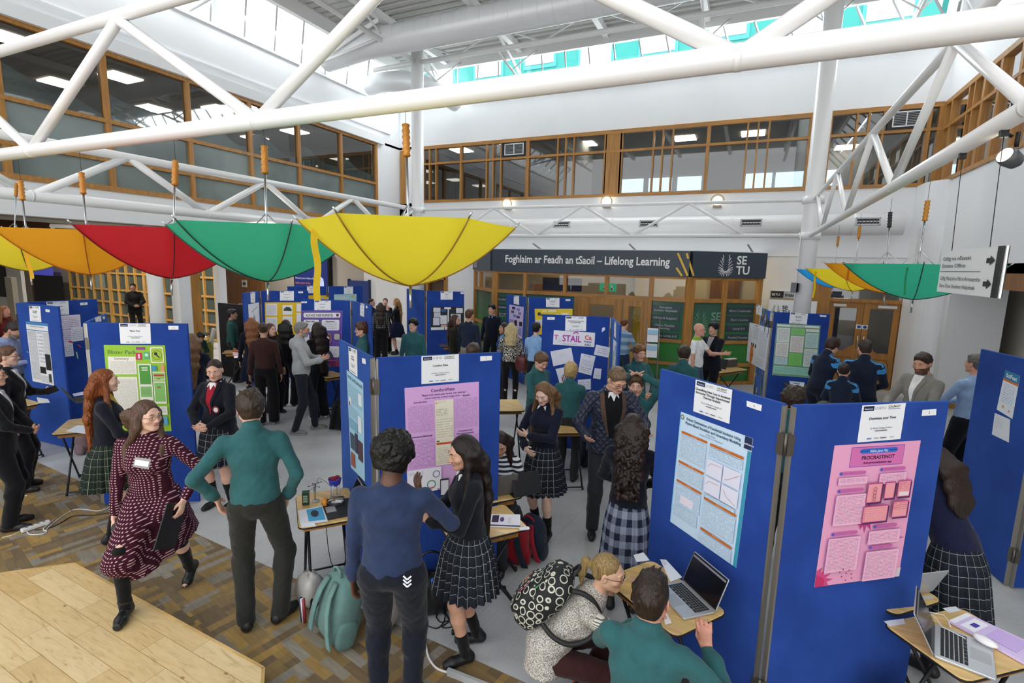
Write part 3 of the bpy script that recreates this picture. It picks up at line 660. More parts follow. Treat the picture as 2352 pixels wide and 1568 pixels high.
# timber frame
o = bpy.data.objects.new('window_8', None); COL.objects.link(o); WM[o.name] = Matrix.Identity(4); o['kind'] = 'structure'; o['label'] = 'oak framed glazed office front with green glass below the banner'
fr = MB()
def post(px, hw, z0=0., z1=2.52):
    i, P, s = seg_at(px); U, Nn = wn(i); wq(fr, i, P-U*hw, P+U*hw, z0, z1, OAK, -.02, .07)
for px, hw in ((1083, .06), (1139, .09), (1208, .045), (1497, .045), (1585, .1), (1665, .045), (1743, .06)): post(px, hw)
for px, z0 in ((1107, 1.98), (1299, 1.98), (1394, 1.98)): post(px, .04, z0)
def hrail(i, za, zb, pa=None, pb=None):
    A = Vector((*BW[i], 0)) if pa is None else seg_at(pa)[1]; B = Vector((*BW[i+1], 0)) if pb is None else seg_at(pb)[1]; wq(fr, i, A, B, za, zb, OAKH, -.02, .06)
for i in range(3):
    hrail(i, 2.46, 2.53); hrail(i, 1.94, 2.03)
hrail(0, .98, 1.06); hrail(2, .98, 1.06); hrail(1, .98, 1.06, 1139, 1322); hrail(1, .98, 1.06, 1497, 1590)
hrail(0, 0, .08); hrail(2, 0, .08); hrail(1, 0, .08, 1139, 1322); hrail(1, 0, .08, 1497, 1590); hrail(2, .44, .52); hrail(1, .44, .52, 1497, 1590)
fr.build('window_frame', o)
def greenf(t, b):
    co = N(t, 'ShaderNodeTexCoord'); sp = N(t, 'ShaderNodeSeparateXYZ'); L(t, co.outputs['Object'], sp.inputs[0])
    dv = N(t, 'ShaderNodeMath', operation='DIVIDE', i_1=2.); L(t, sp.outputs[2], dv.inputs[0])
    L(t, ramp(t, dv.outputs[0], [(0, srgb('2F6B33')), (.5, srgb('3B8A3C')), (.62, srgb('3C7650')), (1., srgb('3F5F57'))]), b.inputs['Base Color']); b.inputs['Roughness'].default_value = .18
GREENF = uvpattern('green_printed_film', greenf)
mb = MB()
def pan(pa, pb, z0, z1, m, off=.0):
    i, A, s = seg_at(pa); i2, B, s2 = seg_at(pb); U, Nn = wn(i); mb.face([A+Nn*off+Vector((0, 0, z0)), B+Nn*off+Vector((0, 0, z0)), B+Nn*off+Vector((0, 0, z1)), A+Nn*off+Vector((0, 0, z1))], m)
for pa, pb in ((1084, 1138), (1140, 1322), (1497, 1584), (1594, 1742)): pan(pa, pb, 0.02, 1.98, GREENF)
GLI = glass((.85, .85, .82), .06, 'office_glass')
for pa, pb in ((1084, 1138), (1140, 1584), (1594, 1742)): pan(pa, pb, 1.98, 2.5, GLI)
mb.build('pane', o)
mb = MB(); TAG = mat('3D4A50', .3); GT = mat('9FB0AC', .4)
for px, items in ((1533, ('Part-time|Student Helpdesk', 'Advice & Support', 'Online Flexible|Learning', 'Courses Levels 6-9')), (1705, ('Micro Credentials', 'Short Courses', 'Levels 6-9', 'Funded Courses')), (1165, ('Funded Courses', 'Student Services', 'Recognition of|Prior Learning', 'Apply'))):
    for k, tx in enumerate(items):
        z = 1.76-.21*k; P, U = onw(px, 650, z, .012); V = Vector((0, 0, 1)); w, hh = .33, .075
        mb.face([P+U*a+V*b+Vector((0, 0, 0)) for a, b in ((-w, -hh*.4), (-w*.93, -hh), (w, -hh), (w, hh), (-w*.93, hh))], TAG)
        ls = tx.split('|'); Nn = wn(seg_at(px)[0])[1]
        for j, l_ in enumerate(ls): lettering(mb, l_, GT, P+Nn*.004+V*(-.025+(len(ls)-1)*.035-j*.07), U, V, .075, 'c', bold=True)
a, U = onw(1605, 650, 1.3, .015); setu(mb, a+U*.1, U, .42, mat('7A9E8C', .4)); mb.build('printed_lettering', o)
# office doors in the screen
def office_door(n, pa, pb, gl, gr, label):
    mb = MB(); i = 1; A, B = seg_at(pa)[1], seg_at(pb)[1]; U, Nn = wn(1); w = (B-A).length
    o = bpy.data.objects.new(n, None); COL.objects.link(o); WM[o.name] = Matrix.Identity(4); o['kind'] = 'structure'; o['label'] = label
    a, b = A+U*(w*gl), A+U*(w*gr)
    wq(mb, 1, A, a, 0, 1.94, OAK, 0, .05); wq(mb, 1, b, B, 0, 1.94, OAK, 0, .05); wq(mb, 1, a, b, 1.78, 1.94, OAK, 0, .05); wq(mb, 1, a, b, 0, .9, OAK, 0, .05); mb.build('door_leaf', o)
    m2 = MB(); m2.face([a+Vector((0, 0, .9)), b+Vector((0, 0, .9)), b+Vector((0, 0, 1.78)), a+Vector((0, 0, 1.78))], GLI); m2.build('pane', o); return o
mb = MB(); A, B = seg_at(1322)[1], seg_at(1343)[1]; wq(mb, 1, A, B, 0, 1.96, OAK, -.02, .05); struct('trim_office_pier', mb)
office_door('door_3', 1343, 1433, .17, .8, 'oak office door with a wide glass panel'); office_door('door_4', 1437, 1493, .2, .72, 'narrow oak door leaf with a tall glass panel')
# inside the office
mb = MB(); mb.bx(-7.5, .2, 14.3, 14.37, 0, 3.1, mat('B9B0A0', .7)); mb.bx(-5.9, -5.0, 14.2, 14.3, 0, 2.15, OAK); mb.bx(-2.8, -2.6, 14.1, 14.3, 0, 3.0, mat('B9A640', .6)); mb.bx(-.9, -.2, 14.2, 14.3, 0, 2.9, WOODD)
struct('wall_office', mb)
mb = MB(); a, U = onw(1229, 650, 2.05, -.5); b, U = onw(1319, 650, 2.05, -.5); mb.bx(a.x, b.x, a.y, a.y+.06, 2.04, 2.38, BLACK); tag(mb.build('monitor'), 'black flat screen hanging inside the office behind the glass', 'screen')
for px in (1500, 1640, 1710, 1260):
    p, U = onw(px, 650, 3.0, -.7); l = bpy.data.lights.new('office_lamp', 'POINT'); l.energy = 9; l.color = (1, .78, .42); l.shadow_soft_size = .12; lo = bpy.data.objects.new('office_lamp', l); lo.location = p-Vector((0, 0, .12)); COL.objects.link(lo)
p, U = onw(1393, 650, 2.1, -.15); mb = MB(); mb.box((p.x, p.y, 2.2), (.42, .03, .2), mat('1F9A6B', .4, emit=.5)); 
for q, dx in ((1, -.1), (2, .1)): mb.box((p.x+dx, p.y-.018, 2.2), (.04, .005, .12), WL); mb.box((p.x+dx, p.y-.018, 2.16), (.1, .005, .03), WL)
tag(mb.build('exit_sign'), 'green exit sign with white arrow hanging behind the office glass', 'sign')
# ---- double doors on the right of the far wall
o = bpy.data.objects.new('door_5', None); COL.objects.link(o); WM[o.name] = Matrix.Identity(4); o['kind'] = 'structure'; o['label'] = 'double oak doors with glass panels at the right of the far wall'
YD = D-.02; x0, x1, x2, x3, x4 = [PY(v, 740, YD).x for v in (1889, 1900, 1980, 2064, 2078)]
mb = MB(); DOAK = mat('A8732F', .42, 0, 'wood')
mb.bx(1.34, x1, YD-.08, YD+.12, 0, 2.62, DOAK); mb.bx(x3, 3.21, YD-.08, YD+.12, 0, 2.62, DOAK); mb.bx(x1, x3, YD-.08, YD+.12, 2.02, 2.1, DOAK); mb.bx(x1, x3, YD-.08, YD+.12, 2.56, 2.62, DOAK); mb.build('door_frame', o)
mb = MB(); mb.face([(x1, YD, 2.1), (x3, YD, 2.1), (x3, YD, 2.6), (x1, YD, 2.6)], GLW); mb.build('pane', o)
for a, b, hs in ((x1+.01, x2-.005, 1), (x2+.005, x3-.01, -1)):
    mb = MB(); w = b-a; ya, yb = YD-.03, YD+.02
    mb.bx(a, a+.12, ya, yb, 0, 2.02, DOAK); mb.bx(b-.12, b, ya, yb, 0, 2.02, DOAK); mb.bx(a+.12, b-.12, ya+.003, yb-.003, 1.88, 2.02, DOAK); mb.bx(a+.12, b-.12, ya+.003, yb-.003, 0, .85, DOAK)
    s0, s1 = (a, b) if hs > 0 else (b, a); d = s1-s0
    sx = s1-math.copysign(.121, d); mb.mesh([(sx, ya+.006, .85), (sx, ya+.006, 1.02), (s0+d*.75, ya+.006, .98), (s0+d*.5, ya+.006, .85), (sx, yb-.006, .85), (sx, yb-.006, 1.02), (s0+d*.75, yb-.006, .98), (s0+d*.5, yb-.006, .85)], [(0, 1, 2, 3), (4, 7, 6, 5), (1, 5, 6, 2), (2, 6, 7, 3), (0, 4, 5, 1)], DOAK)
    mb.tube([(a+.1, ya-.005, .12), (a+.1, ya-.005, .6), (a+.1+.04, ya-.005, .7), (b-.14, ya-.005, .7), (b-.1, ya-.005, .6), (b-.1, ya-.005, .12)], .01, mat('8A5C24', .5), 6, closed=True)
    lf = mb.build('door_leaf', o)
    mb = MB(); mb.face([(a+.12, YD, .85), (b-.12, YD, .85), (b-.12, YD, 1.88), (a+.12, YD, 1.88)], glass((.5, .5, .48), .08, 'dark_door_glass')); mb.build('pane', lf)
    mb = MB(); hx = s1-d*.08; mb.tube([(hx, ya, .95), (hx, ya-.05, .97), (hx, ya-.05, 1.23), (hx, ya, 1.25)], .013, CHROME, 8); mb.build('door_handle', lf)
    mb = MB(); mb.box((hx, ya-.006, 1.45), (.11, .01, .1), WL); mb.lathe([(.038, 0), (.038, .006)], mat('2A5FA8', .5), (hx, ya-.012, 1.45), 16, Matrix.Rotation(PI/2, 3, 'X')); mb.build('sign', lf)
    mb = MB(); cxx = a+.2 if hs > 0 else b-.25; mb.box((cxx, ya-.03, 1.94), (.26 if hs > 0 else .36, .05, .06), mat('D5D5D0', .4)); mb.bar((cxx, ya-.04, 1.99), (cxx+.2*hs, ya-.02, 2.05), .02, .01, ALU); mb.build('door_closer', lf)
mb = MB(); mb.bx(1.0, 3.6, 17.5, 17.6, 0, 2.9, mat('4A463F', .7)); mb.bx(1.0, 1.1, D+.2, 17.5, 0, 2.9, mat('5A554C', .7)); mb.bx(3.5, 3.6, D+.2, 17.5, 0, 2.9, mat('5A554C', .7)); mb.bx(1.0, 3.6, D+.2, 17.6, 2.85, 2.95, mat('5A554C', .7)); struct('wall_corridor', mb)
mb = MB(); mb.bx(-10.4, -8.95, D+.2, 16.5, 2.1, 2.2, WHITE); mb.bx(-10.35, -9.0, D+.15, D+.19, 0, 2.2, mat('5A4630', .6)); mb.bx(-10.42, -10.3, D-.05, D+.1, 0, 2.25, OAK); mb.bx(-9.05, -8.93, D-.05, D+.1, 0, 2.25, OAK); mb.bx(-10.35, -9, D-.05, D+.1, 2.15, 2.25, OAK); mb.bx(-9.75, -9.67, D-.04, D+.1, 0, 2.2, OAK)
struct('door_6', mb, label='oak framed doorway behind the far left column')
# ---- notice boards beside the double doors
def nboard(name, label, xa, xb, z0, z1, txt):
    o = thing(name, label, 'notice board', ((xa+xb)/2, D, 0)); mb = MB()
    mb.bx(xa, xb, D-.05, D, z0, z1, mat('B89A6A', .5, 0, 'wood')); mb.build('frame', o); mb = MB(); mb.bx(xa+.04, xb-.04, D-.06, D-.05, z0+.04, z1-.04, mat('8E969C', .25)); mb.build('glazing', o)
    mb = MB(); mb.bx(xa, xb, D-.05, D, z1+.02, z1+.2, mat('B9BDC0', .4)); mb.bx(xa+.02, xa+.3, D-.055, D-.05, z1+.03, z1+.19, BLACK); lettering(mb, txt, BLACK, (xa+.33, D-.056, z1+.07), (1, 0, 0), (0, 0, 1), .11, 'l', bold=True); lettering(mb, 'SETU', WL, (xa+.04, D-.057, z1+.08), (1, 0, 0), (0, 0, 1), .08, 'l', bold=True); mb.build('header', o)
nboard('notice_board', 'glazed notice board headed International Student Board behind the column', PY(1762, 740, D).x, PY(1890, 740, D).x-.12, 1.0, 2.02, 'International Student Board')
p = PY(1778, 735, 13.7); o = thing('roller_banner', 'white pull up banner with letters SETU behind the boards', 'banner', (p.x+.4, 13.7, 0)); mb = MB(); mb.bx(p.x-.15, p.x+.85, 13.7, 13.71, .08, 2.03, PAPER); setu(mb, Vector((p.x+.02, 13.69, 1.7)), Vector((1, 0, 0)), .2, DARK); mb.build('banner_sheet', o); mb = MB(); mb.bx(p.x-.17, p.x+.87, 13.62, 13.78, 0, .09, ALU); mb.build('base', o)
# ================================================================== UMBRELLAS
SHAFT = mat('B8BABC', .25, .9); SEAM = mat('2B3A33', .6)
def foam(t, b):
    co = N(t, 'ShaderNodeTexCoord'); n = N(t, 'ShaderNodeTexVoronoi', i_Scale=60.); L(t, co.outputs['Object'], n.inputs['Vector'])
    L(t, ramp(t, n.outputs[0], [(.1, srgb('C98A1E')), (.5, srgb('B4731A'))]), b.inputs['Base Color']); b.inputs['Roughness'].default_value = .5
GRIP = uvpattern('orange_grip', foam)
def umbrella(label, col, bot, h, top, rot, seam, tip=.11, ribbon=None, grip=None, grp='inverted umbrellas hanging below the near truss', R=.505, dep=.29, tilt=0):
    B = Vector(bot); T = Vector(top); o = thing('umbrella', label, 'umbrella', (B.x, B.y, B.z), 0, grp)
    cl = mat(col, .7, 0, 'cloth_thin'); ax = Matrix.Rotation(rot, 3, 'Z')
    lean = Matrix.Rotation(tilt, 3, 'Y')
    def P(t, th, q=1.0):
        # q: 1 at a rib, less between ribs
        r = R*t; z = dep*(.25*t+.75*t**2.1)
        return B+lean @ (ax @ Vector((r*q*math.cos(th), r*q*math.sin(th), z)))
    vs = []; fs = []; nr, ns = 14, 48
    for i in range(nr+1):
        t = i/nr
        for k in range(ns):
            th = 2*PI*k/ns; rel = (k % 8)/8*PI/3-PI/6 if True else 0
            rel = ((k % 8)/8)*(PI/3); m = abs(rel-PI/6) if rel > 0 else PI/6
            q = math.cos(PI/6)/math.cos(m); q = 1-(1-q)*(1.0+.25*t)
            if t == 1: pass
            vs.append(P(t, th, q))
    for i in range(nr):
        for k in range(ns): fs.append((i*ns+k, i*ns+(k+1) % ns, (i+1)*ns+(k+1) % ns, (i+1)*ns+k))
    mb = MB(); mb.mesh(vs, fs, cl, True); cn = mb.build('canopy', o)
    sm = mat(seam, .6)
    for k in range(6):
        th = 2*PI*k/6; mb = MB(); mb.tube([P(i/12, th)-Vector((0, 0, .004)) for i in range(13)], .0035, sm, 6); e = P(1, th); d = (e-P(.93, th)).normalized(); mb.tube([e, e+d*.03], .004, CHROME, 6); mb.build('rib', o)
        if k % 2 == 0:
            mb = MB(); mb.tube([P(.55, th)+Vector((0, 0, .01)), B.lerp(T, .5)], .003, SHAFT, 6); mb.build('stretcher', o)
    ln = (T-B).length; d = (T-B)/ln; hl = .155
    mb = MB(); mb.tube([B-d*tip, B-d*.01], .0065, SHAFT, 8); mb.tube([B, T-d*hl], .0065, SHAFT, 10); mb.build('shaft', o)
    mb = MB(); g = grip or GRIP
    rr = [.014]+[.0175+.0028*math.cos(k*PI) for k in range(11)]+[.013]; a = T-d*hl; mb.tube([a]+[a.lerp(T, .03+k*.094) for k in range(11)]+[T], rr, g, 12); mb.build('handle', o)
    if ribbon:
        off, ln2, rc, w = ribbon; mb = MB(); p0 = P(off[0], off[1], .9)
        n = 10
        for k in range(n):
            z0, z1 = -ln2*k/n, -ln2*(k+1)/n; sx = lambda z: .005*math.sin(z*22)
            a, b = Vector((sx(z0), .006*math.sin(z0*30), z0)), Vector((sx(z1), .006*math.sin(z1*30), z1))
            wv = CR*w
            mb.face([p0+a-wv, p0+a+wv, p0+b+wv, p0+b-wv], mat(rc, .7, 0, 'cloth_thin'), smooth=True)
        mb.build('closing_strap', o)
    mb = MB(); mb.tube([T, Vector((T.x, T.y, 3.43))], .0015, DARK, 4); mb.build('wire', o)
    return o
def U1(px, py, hx, hy, k): 
    B = PY(px, py, YN-.0); T = PY(hx, hy, YN+.08); return B, T
for lab, col, b, h, rot, seam, rib in (
    ('large yellow inverted umbrella nearest the far wall truss corner, with a yellow strap', 'F6E53C', (942, 655), (932, 285), 33, '8C6A22', ((.93, math.radians(186)), .33, 'E8C21E', .016)),
    ('green inverted umbrella hanging between the yellow and the red one', '3DB58D', (615, 645), (607, 335), 33, '1E3A30', None),
    ('red inverted umbrella between the green and the orange one', 'C8242F', (395, 638), (403, 368), 31, '6A1016', None),
    ('orange inverted umbrella between the red one and the left picture edge', 'E8A322', (208, 630), (187, 396), 32, 'B4641A', ((.7, math.radians(230)), .18, 'F2BE1E', .014)),
    ('lemon yellow inverted umbrella mostly hidden behind the orange one', 'F0DC3C', (70, 622), (47, 415), 32, '6E6420', None)):
    B, T = U1(*b, *h, 1); umbrella(lab, col, B, .8, T, math.radians(rot), seam, ribbon=rib)
B = PY(-60, 590, YN+1.2); umbrella('green inverted umbrella just showing behind the orange one', '3DB58D', PY(30, 600, YN+1.1), .8, PY(38, 420, YN+1.15), .3, '1E3A30')
RW = 'inverted umbrellas hanging below the right truss'
def U2(px, py, hx, hy, X=1.2): return PX(px, py, X), PX(hx, hy, X)
for lab, col, b, h, rot, seam, rib, gp in (
    ('green inverted umbrella hanging partly behind the office sign', '3DB894', (2097, 687), (2131, 460), 20, '1E3A30', ((.95, math.radians(230)), .2, '2F9A6A', .008), None),
    ('orange inverted umbrella with a black shaft behind the green one', 'E8A21C', (2032, 672), (2045, 487), 15, 'C0621A', ((.93, math.radians(205)), .12, 'E07A1C', .01), BLACK),
    ('yellow inverted umbrella behind the black handled one at the double doors', 'F4DC34', (1958, 668), (1975, 519), 10, '8C6A22', ((.93, math.radians(190)), .34, 'E8C21E', .013), None),
    ('blue inverted umbrella farthest back by the round column', '2E9FE0', (1912, 660), (1926, 542), 18, '1A5A8A', None, None)):
    B, T = U2(*b, *h); umbrella(lab, col, B, .8, T, math.radians(rot), seam, ribbon=rib, grip=gp, grp=RW, R=.56, dep=.27)
# ================================================================== HANGING SIGN, LAMPS
SX = 1.06
tl, tr, br, bl = PX(2165, 577, SX), PX(2311, 565, SX), PX(2296, 684, SX), PX(2160, 671, SX)
y0, y1 = tl.y, (tr.y+br.y)/2; z1, z0 = (tl.z+tr.z)/2, (bl.z+br.z)/2
o = thing('hanging_sign', 'white hanging direction sign with black arrows to the Estates Office', 'sign', (SX, (y0+y1)/2, z0))
mb = MB(); mb.bx(SX, SX+.008, y1, y0, z0, z1, mat('EDEFEF', .35)); sg = mb.build('board', o)
mb = MB(); mb.bx(SX-.008, SX+.016, y1+.012, y1+.07, z0, z1, BLACK); mb.build('end_strip', o)
mb = MB(); U = Vector((0, -1, 0)); V = Vector((0, 0, 1)); H = z1-z0; Wd = y0-y1; INK = mat('17181A', .5)
def sp(u, v): return Vector((SX-.004, y0-u*Wd, z0+v*H))
for tx, v in (('Oifig na nEastát', .77), ('Estates Office', .6), ('Oifig MacLéinn Páirt-Aimseartha', .3), ('Part-Time Student Helpdesk', .12)):
    w = {0: .5, 1: .42, 2: .68, 3: .62}[[.77, .6, .3, .12].index(v)]; lettering(mb, tx, INK, sp(.05, v), U, V, H*.125, 'l', width=Wd*w)
mb.face([sp(.03, .5), sp(.72, .5), sp(.72, .51), sp(.03, .51)], INK)
for v in (.72, .25):
    mb.face([sp(.78, v-.04), sp(.83, v-.04), sp(.83, v+.06), sp(.78, v+.06)], INK); mb.face([sp(.83, v-.09), sp(.89, v+.01), sp(.83, v+.11)], INK)
mb.build('lettering', sg)
for u in (.2, .8): mb = MB(); p = sp(u, 1); mb.tube([p, Vector((1.04, p.y, 3.4))], .002, DARK, 4); mb.box((1.04, p.y, 3.38), (.03, .03, .05), BLACK); mb.build('wire', o)
c = PX(2318, 362, 1.12); o = thing('spotlight', 'grey spotlight with a bright lens clamped on the right truss', 'lamp', tuple(c))
R = Vector((.75, .5, -.35)).to_track_quat('Z', 'Y').to_matrix(); mb = MB(); mb.lathe([(.04, -.03), (.045, 0), (.038, .045), (.015, .07)], mat('5A5D60', .4, .3), c, 20, R); mb.tube([c+Vector((.02, 0, .05)), c+Vector((.02, 0, .12))], .01, BLACK, 8); mb.tube([c+Vector((0, 0, .1)), Vector((1.04, c.y, 3.43))], .008, BLACK, 8); mb.build('housing', o)
mb = MB(); mb.lathe([(.036, -.032), (.02, -.036), (.001, -.037)], mat('FFF2C8', .4, emit=6.), c, 20, R); mb.build('lens', o)
for px, py, lab in ((1164, 468, 'round bulkhead lamp on the far ledge nearest the left column'), (1393, 463, 'round bulkhead lamp on the far ledge in the middle of the three'), (1648, 461, 'round bulkhead lamp on the far ledge beside the right column')):
    p = PY(px, py, D-.14); o = thing('bulkhead_lamp', lab, 'lamp', tuple(p), 0, 'round lamps on the far ledge'); RX90 = Matrix.Rotation(PI/2, 3, 'X')
    mb = MB(); mb.tube([p+Vector((.15*math.cos(a), 0, .15*math.sin(a))) for a in np.linspace(-.4, PI+.4, 18)], .018, mat('B9A68A', .4), 8); mb.box(p+Vector((0, .05, -.14)), (.2, .18, .05), mat('A89A84', .5)); mb.build('ring', o)
    mb = MB(); mb.ball(p, (.11, .06, .11), mat('FFF6DC', .4, emit=4.5 if px < 1500 else 1.6), 16); mb.build('globe', o)
p = PY(1826, 660, 12.1); mb = MB(); mb.box((p.x-.02, 12.0, p.z), (.12, .1, .2), mat('6E7275', .5)); mb.box((p.x+.04, 11.96, p.z), (.05, .02, .18), DARK); mb.tube([(p.x, 12.03, p.z-1.0), (p.x, 12.03, p.z+1.4)], .008, WHITE, 6); tag(mb.build('wall_socket_box'), 'small grey electrical box with cable on the right column', 'box')
# ================================================================== DISPLAY BOARDS
def felt(t, b):
    co = N(t, 'ShaderNodeTexCoord'); n = N(t, 'ShaderNodeTexNoise', i_Scale=3., i_Detail=5.); L(t, co.outputs['Object'], n.inputs['Vector'])
    n2 = N(t, 'ShaderNodeTexNoise', i_Scale=400., i_Detail=2.); L(t, co.outputs['Object'], n2.inputs['Vector'])
    L(t, ramp(t, n.outputs[0], [(.3, srgb('243F8C')), (.7, srgb('2C4DA0'))]), b.inputs['Base Color']); b.inputs['Roughness'].default_value = .95; b.inputs['Sheen Weight'].default_value = .3; b.inputs['Sheen Roughness'].default_value = .45; b.inputs['Sheen Tint'].default_value = (.25, .5, 1, 1)
    b.inputs['Specular IOR Level'].default_value = .1
    bp = N(t, 'ShaderNodeBump', i_Strength=.3, i_Distance=.002); L(t, n2.outputs[0], bp.inputs['Height']); L(t, bp.outputs[0], b.inputs['Normal'])
FELT = uvpattern('blue_felt', felt)
PANELS = {}
def v2(p): return Vector((p[0], p[1], 0))
def fix(h, e, w=1.0): h, e = v2(h), v2(e); return h+(e-h).normalized()*w
def dboard(key, label, ends, hinge, zt=2.0):
    """hinge = shared corner, ends = outer corners (key suffixes a, b)"""
    H = v2(hinge); o = thing('display_board', label, 'display board', (H.x, H.y, 0), 0, 'blue felt display boards')
    for sfx, E in zip('ab', ends):
        E = v2(E); d = (E-H).normalized(); n = Vector((-d.y, d.x, 0)); mid = (E+H)/2
        if n.dot(CAM-mid) < 0: n = -n
        A = H+d*.022; R = Matrix((d, n, Vector((0, 0, 1)))).transposed(); mb = MB()
        w = (E-A).length; mb.box((A+E)/2+Vector((0, 0, zt/2+.005)), (w, .028, zt-.01), FELT, R, bev=.009); pn = mb.build('panel', o)
        mb = MB(); mb.box(A+d*.004+Vector((0, 0, zt/2)), (.012, .032, zt-.02), ALU, R); mb.build('edge_profile', pn)
        PANELS[key+sfx] = (A, d, n, w)
    for z in (.3, zt-.22):
        mb = MB(); mb.tube([H+Vector((0, 0, z-.06)), H+Vector((0, 0, z+.06))], .012, mat('6A655E', .4, .7), 8)
        for sfx in 'ab'[:len(ends)]: A, d, n, w = PANELS[key+sfx]; mb.box(A-d*.002+n*.0175+Vector((0, 0, z)), (.04, .003, .12), mat('6A655E', .4, .7), Matrix((d, n, Vector((0, 0, 1)))).transposed())
        mb.build('hinge', o)
    return o
A0, A1, A2 = (-9.34, 3.62), (-8.39, 3.67), (-9.36, 4.58)
dboard('A', 'blue display board standing open at the left edge of the hall', [fix(A0, A1), fix(A0, A2)], A0)
B0 = (-6.2, 2.93); dboard('B', 'blue display board with the lime green Blister Pack poster', [fix(B0, (-5.34, 3.46)), fix(B0, (-7.02, 3.55))], B0)
C1 = (-2.46, 2.94); dboard('C', 'blue display board with the lilac ComfortPlate poster', [fix(C1, (-3.26, 3.47)), fix(C1, (-1.78, 3.66))], C1)
D1 = (-9.72, 7.9); dboard('D', 'blue display board with a yellow poster behind the grey hooded man', [fix(D1, (-9.32, 7.23), .9), fix(D1, (-9.1, 8.66))], D1)
E1 = (-6.35, 7.05); dboard('E', 'blue display board with the purple berry poster', [fix(E1, (-7.4, 6.81)), fix(E1, (-5.59, 6.6))], E1)
F1 = (-10.3, 10.5); dboard('F', 'farthest blue display board before the navy door', [fix(F1, (-10.7, 9.9)), fix(F1, (-9.95, 11.3))], F1)
G1 = (-7.39, 10.87); dboard('G', 'blue display board with a black sheet of white cards', [fix(G1, (-7.99, 11.14), .95), fix(G1, (-6.39, 11.12))], G1)
H1 = (-4.42, 10.45); dboard('H', 'blue display board with lilac and yellow posters under the banner', [fix(H1, (-5.2, 11.05)), fix(H1, (-3.46, 10.75))], H1)
I1 = (-1.71, 7.14); dboard('I', 'blue display board with the hand painted purple letters', [fix(I1, (-2.68, 6.92)), fix(I1, (-1.39, 6.23))], I1)
J1 = (.25, 3.02); dboard('J', 'big blue display board with the pink and the pale blue poster', [fix(J1, (-.5, 3.66)), fix(J1, (1.05, 3.57))], J1)
K1 = (.4, 9.92); dboard('K', 'blue display board with the light green poster and a photo collage', [fix(K1, (.27, 10.9)), fix(K1, (1.3, 10.14), .92)], K1)
L1 = (2.29, 5.6); dboard('L', 'blue display board cut by the right picture edge', [(2.12, 6.4), fix(L1, (3.2, 6.0))], L1)
# ---- printed sheets
class Sheet:
    def __init__(s, key, quad, off=.0165):
        A, d, n, w = PANELS[key]; s.n = n; s.c = []
        P0 = A+n*off
        for (x, y) in quad:
            r = ray(x, y); t = (P0-CAM).dot(n)/r.dot(n); s.c.append(CAM+r*t)
        s.w = (s.c[1]-s.c[0]).length; s.h = (s.c[3]-s.c[0]).length; s.k = 0; s.mb = MB()
    def P(s, x, y, lift=None):
        a = s.c[0].lerp(s.c[1], x); b = s.c[3].lerp(s.c[2], x); return a.lerp(b, y)+s.n*(s.k*.0004 if lift is None else lift)
    def rect(s, x, y, w, h, m, uv=False):
        s.k += 1; pts = [(x, y), (x+w, y), (x+w, y+h), (x, y+h)]
        s.mb.face([s.P(*p) for p in pts], m, [(p[0]*s.w+x*3, -p[1]*s.h+y) for p in pts] if uv else None)
    def poly(s, pts, m): s.k += 1; s.mb.face([s.P(*p) for p in pts], m)
    def ell(s, x, y, r, m, n=16): s.poly([(x+r*math.cos(2*PI*k/n), y+r*math.sin(2*PI*k/n)*s.w/s.h) for k in range(n)], m)
    def rr(s, x, y, w, h, r, m):
        q = r*s.w/s.h; pts = []
        for cx, cy, a0 in ((x+w-r, y+q, -90), (x+w-r, y+h-q, 0), (x+r, y+h-q, 90), (x+r, y+q, 180)):
            for k in range(4): a = math.radians(a0+k*30); pts.append((cx+r*math.cos(a), cy+q*math.sin(a)))
        s.poly(pts, m)
    def text(s, x, y, h, tx, m, al='c', bold=False, shear=0, width=None):
        s.k += 1; U = (s.P(1, y)-s.P(0, y)).normalized(); V = (s.P(x, 0)-s.P(x, 1)).normalized(); lettering(s.mb, tx, m, s.P(x, y), U, V, h*s.h, al, bold, shear, None if width is None else width*s.w)
    def line(s, pts, wd, m):
        s.k += 1
        for (x0, y0), (x1, y1) in zip(pts, pts[1:]):
            a, b = s.P(x0, y0), s.P(x1, y1); d = (b-a).normalized(); q = d.cross(s.n)*wd*s.w/2; s.mb.face([a-q, b-q, b+q, a+q], m)
def lns(ink, base, pitch=.009): return textlines(ink, base, pitch)
CM = lambda c: mat(c, .55)
def sheet(name, label, cat, key, quad, bg, els=(), group=None, off=.0165, thick=.0008):
    s = Sheet(key, quad, off); c = [s.P(*p, 0) for p in ((0, 0), (1, 0), (1, 1), (0, 1))]; b = [p-s.n*thick for p in c]
    m = CM(bg) if isinstance(bg, str) else bg
    s.mb.mesh(c+b, [(0, 1, 2, 3), (7, 6, 5, 4), (0, 4, 5, 1), (1, 5, 6, 2), (2, 6, 7, 3), (3, 7, 4, 0)], m)
    for e in els:
        k = e[0]
        if k == 'r': s.rect(*e[1:5], CM(e[5]))
        elif k == 'R': s.rr(*e[1:6], CM(e[6]))
        elif k == 'l': s.rect(*e[1:5], lns(e[5], e[6], e[7] if len(e) > 7 else .009), True)
        elif k == 't': s.text(e[1], e[2], e[3], e[4], CM(e[5]), *(e[6:]))
        elif k == 'c': s.ell(e[1], e[2], e[3], CM(e[4]))
        elif k == 'o': s.line([(e[1]+e[3]*math.cos(a), e[2]+e[3]*math.sin(a)*s.w/s.h) for a in np.linspace(0, 2*PI, 17)], e[4], CM(e[5]))
        elif k == 'p': s.poly(e[1], CM(e[2]))
        elif k == 'L': s.line(e[1], e[2], CM(e[3]))
    o = s.mb.build(name); tag(o, label, cat, group); return o
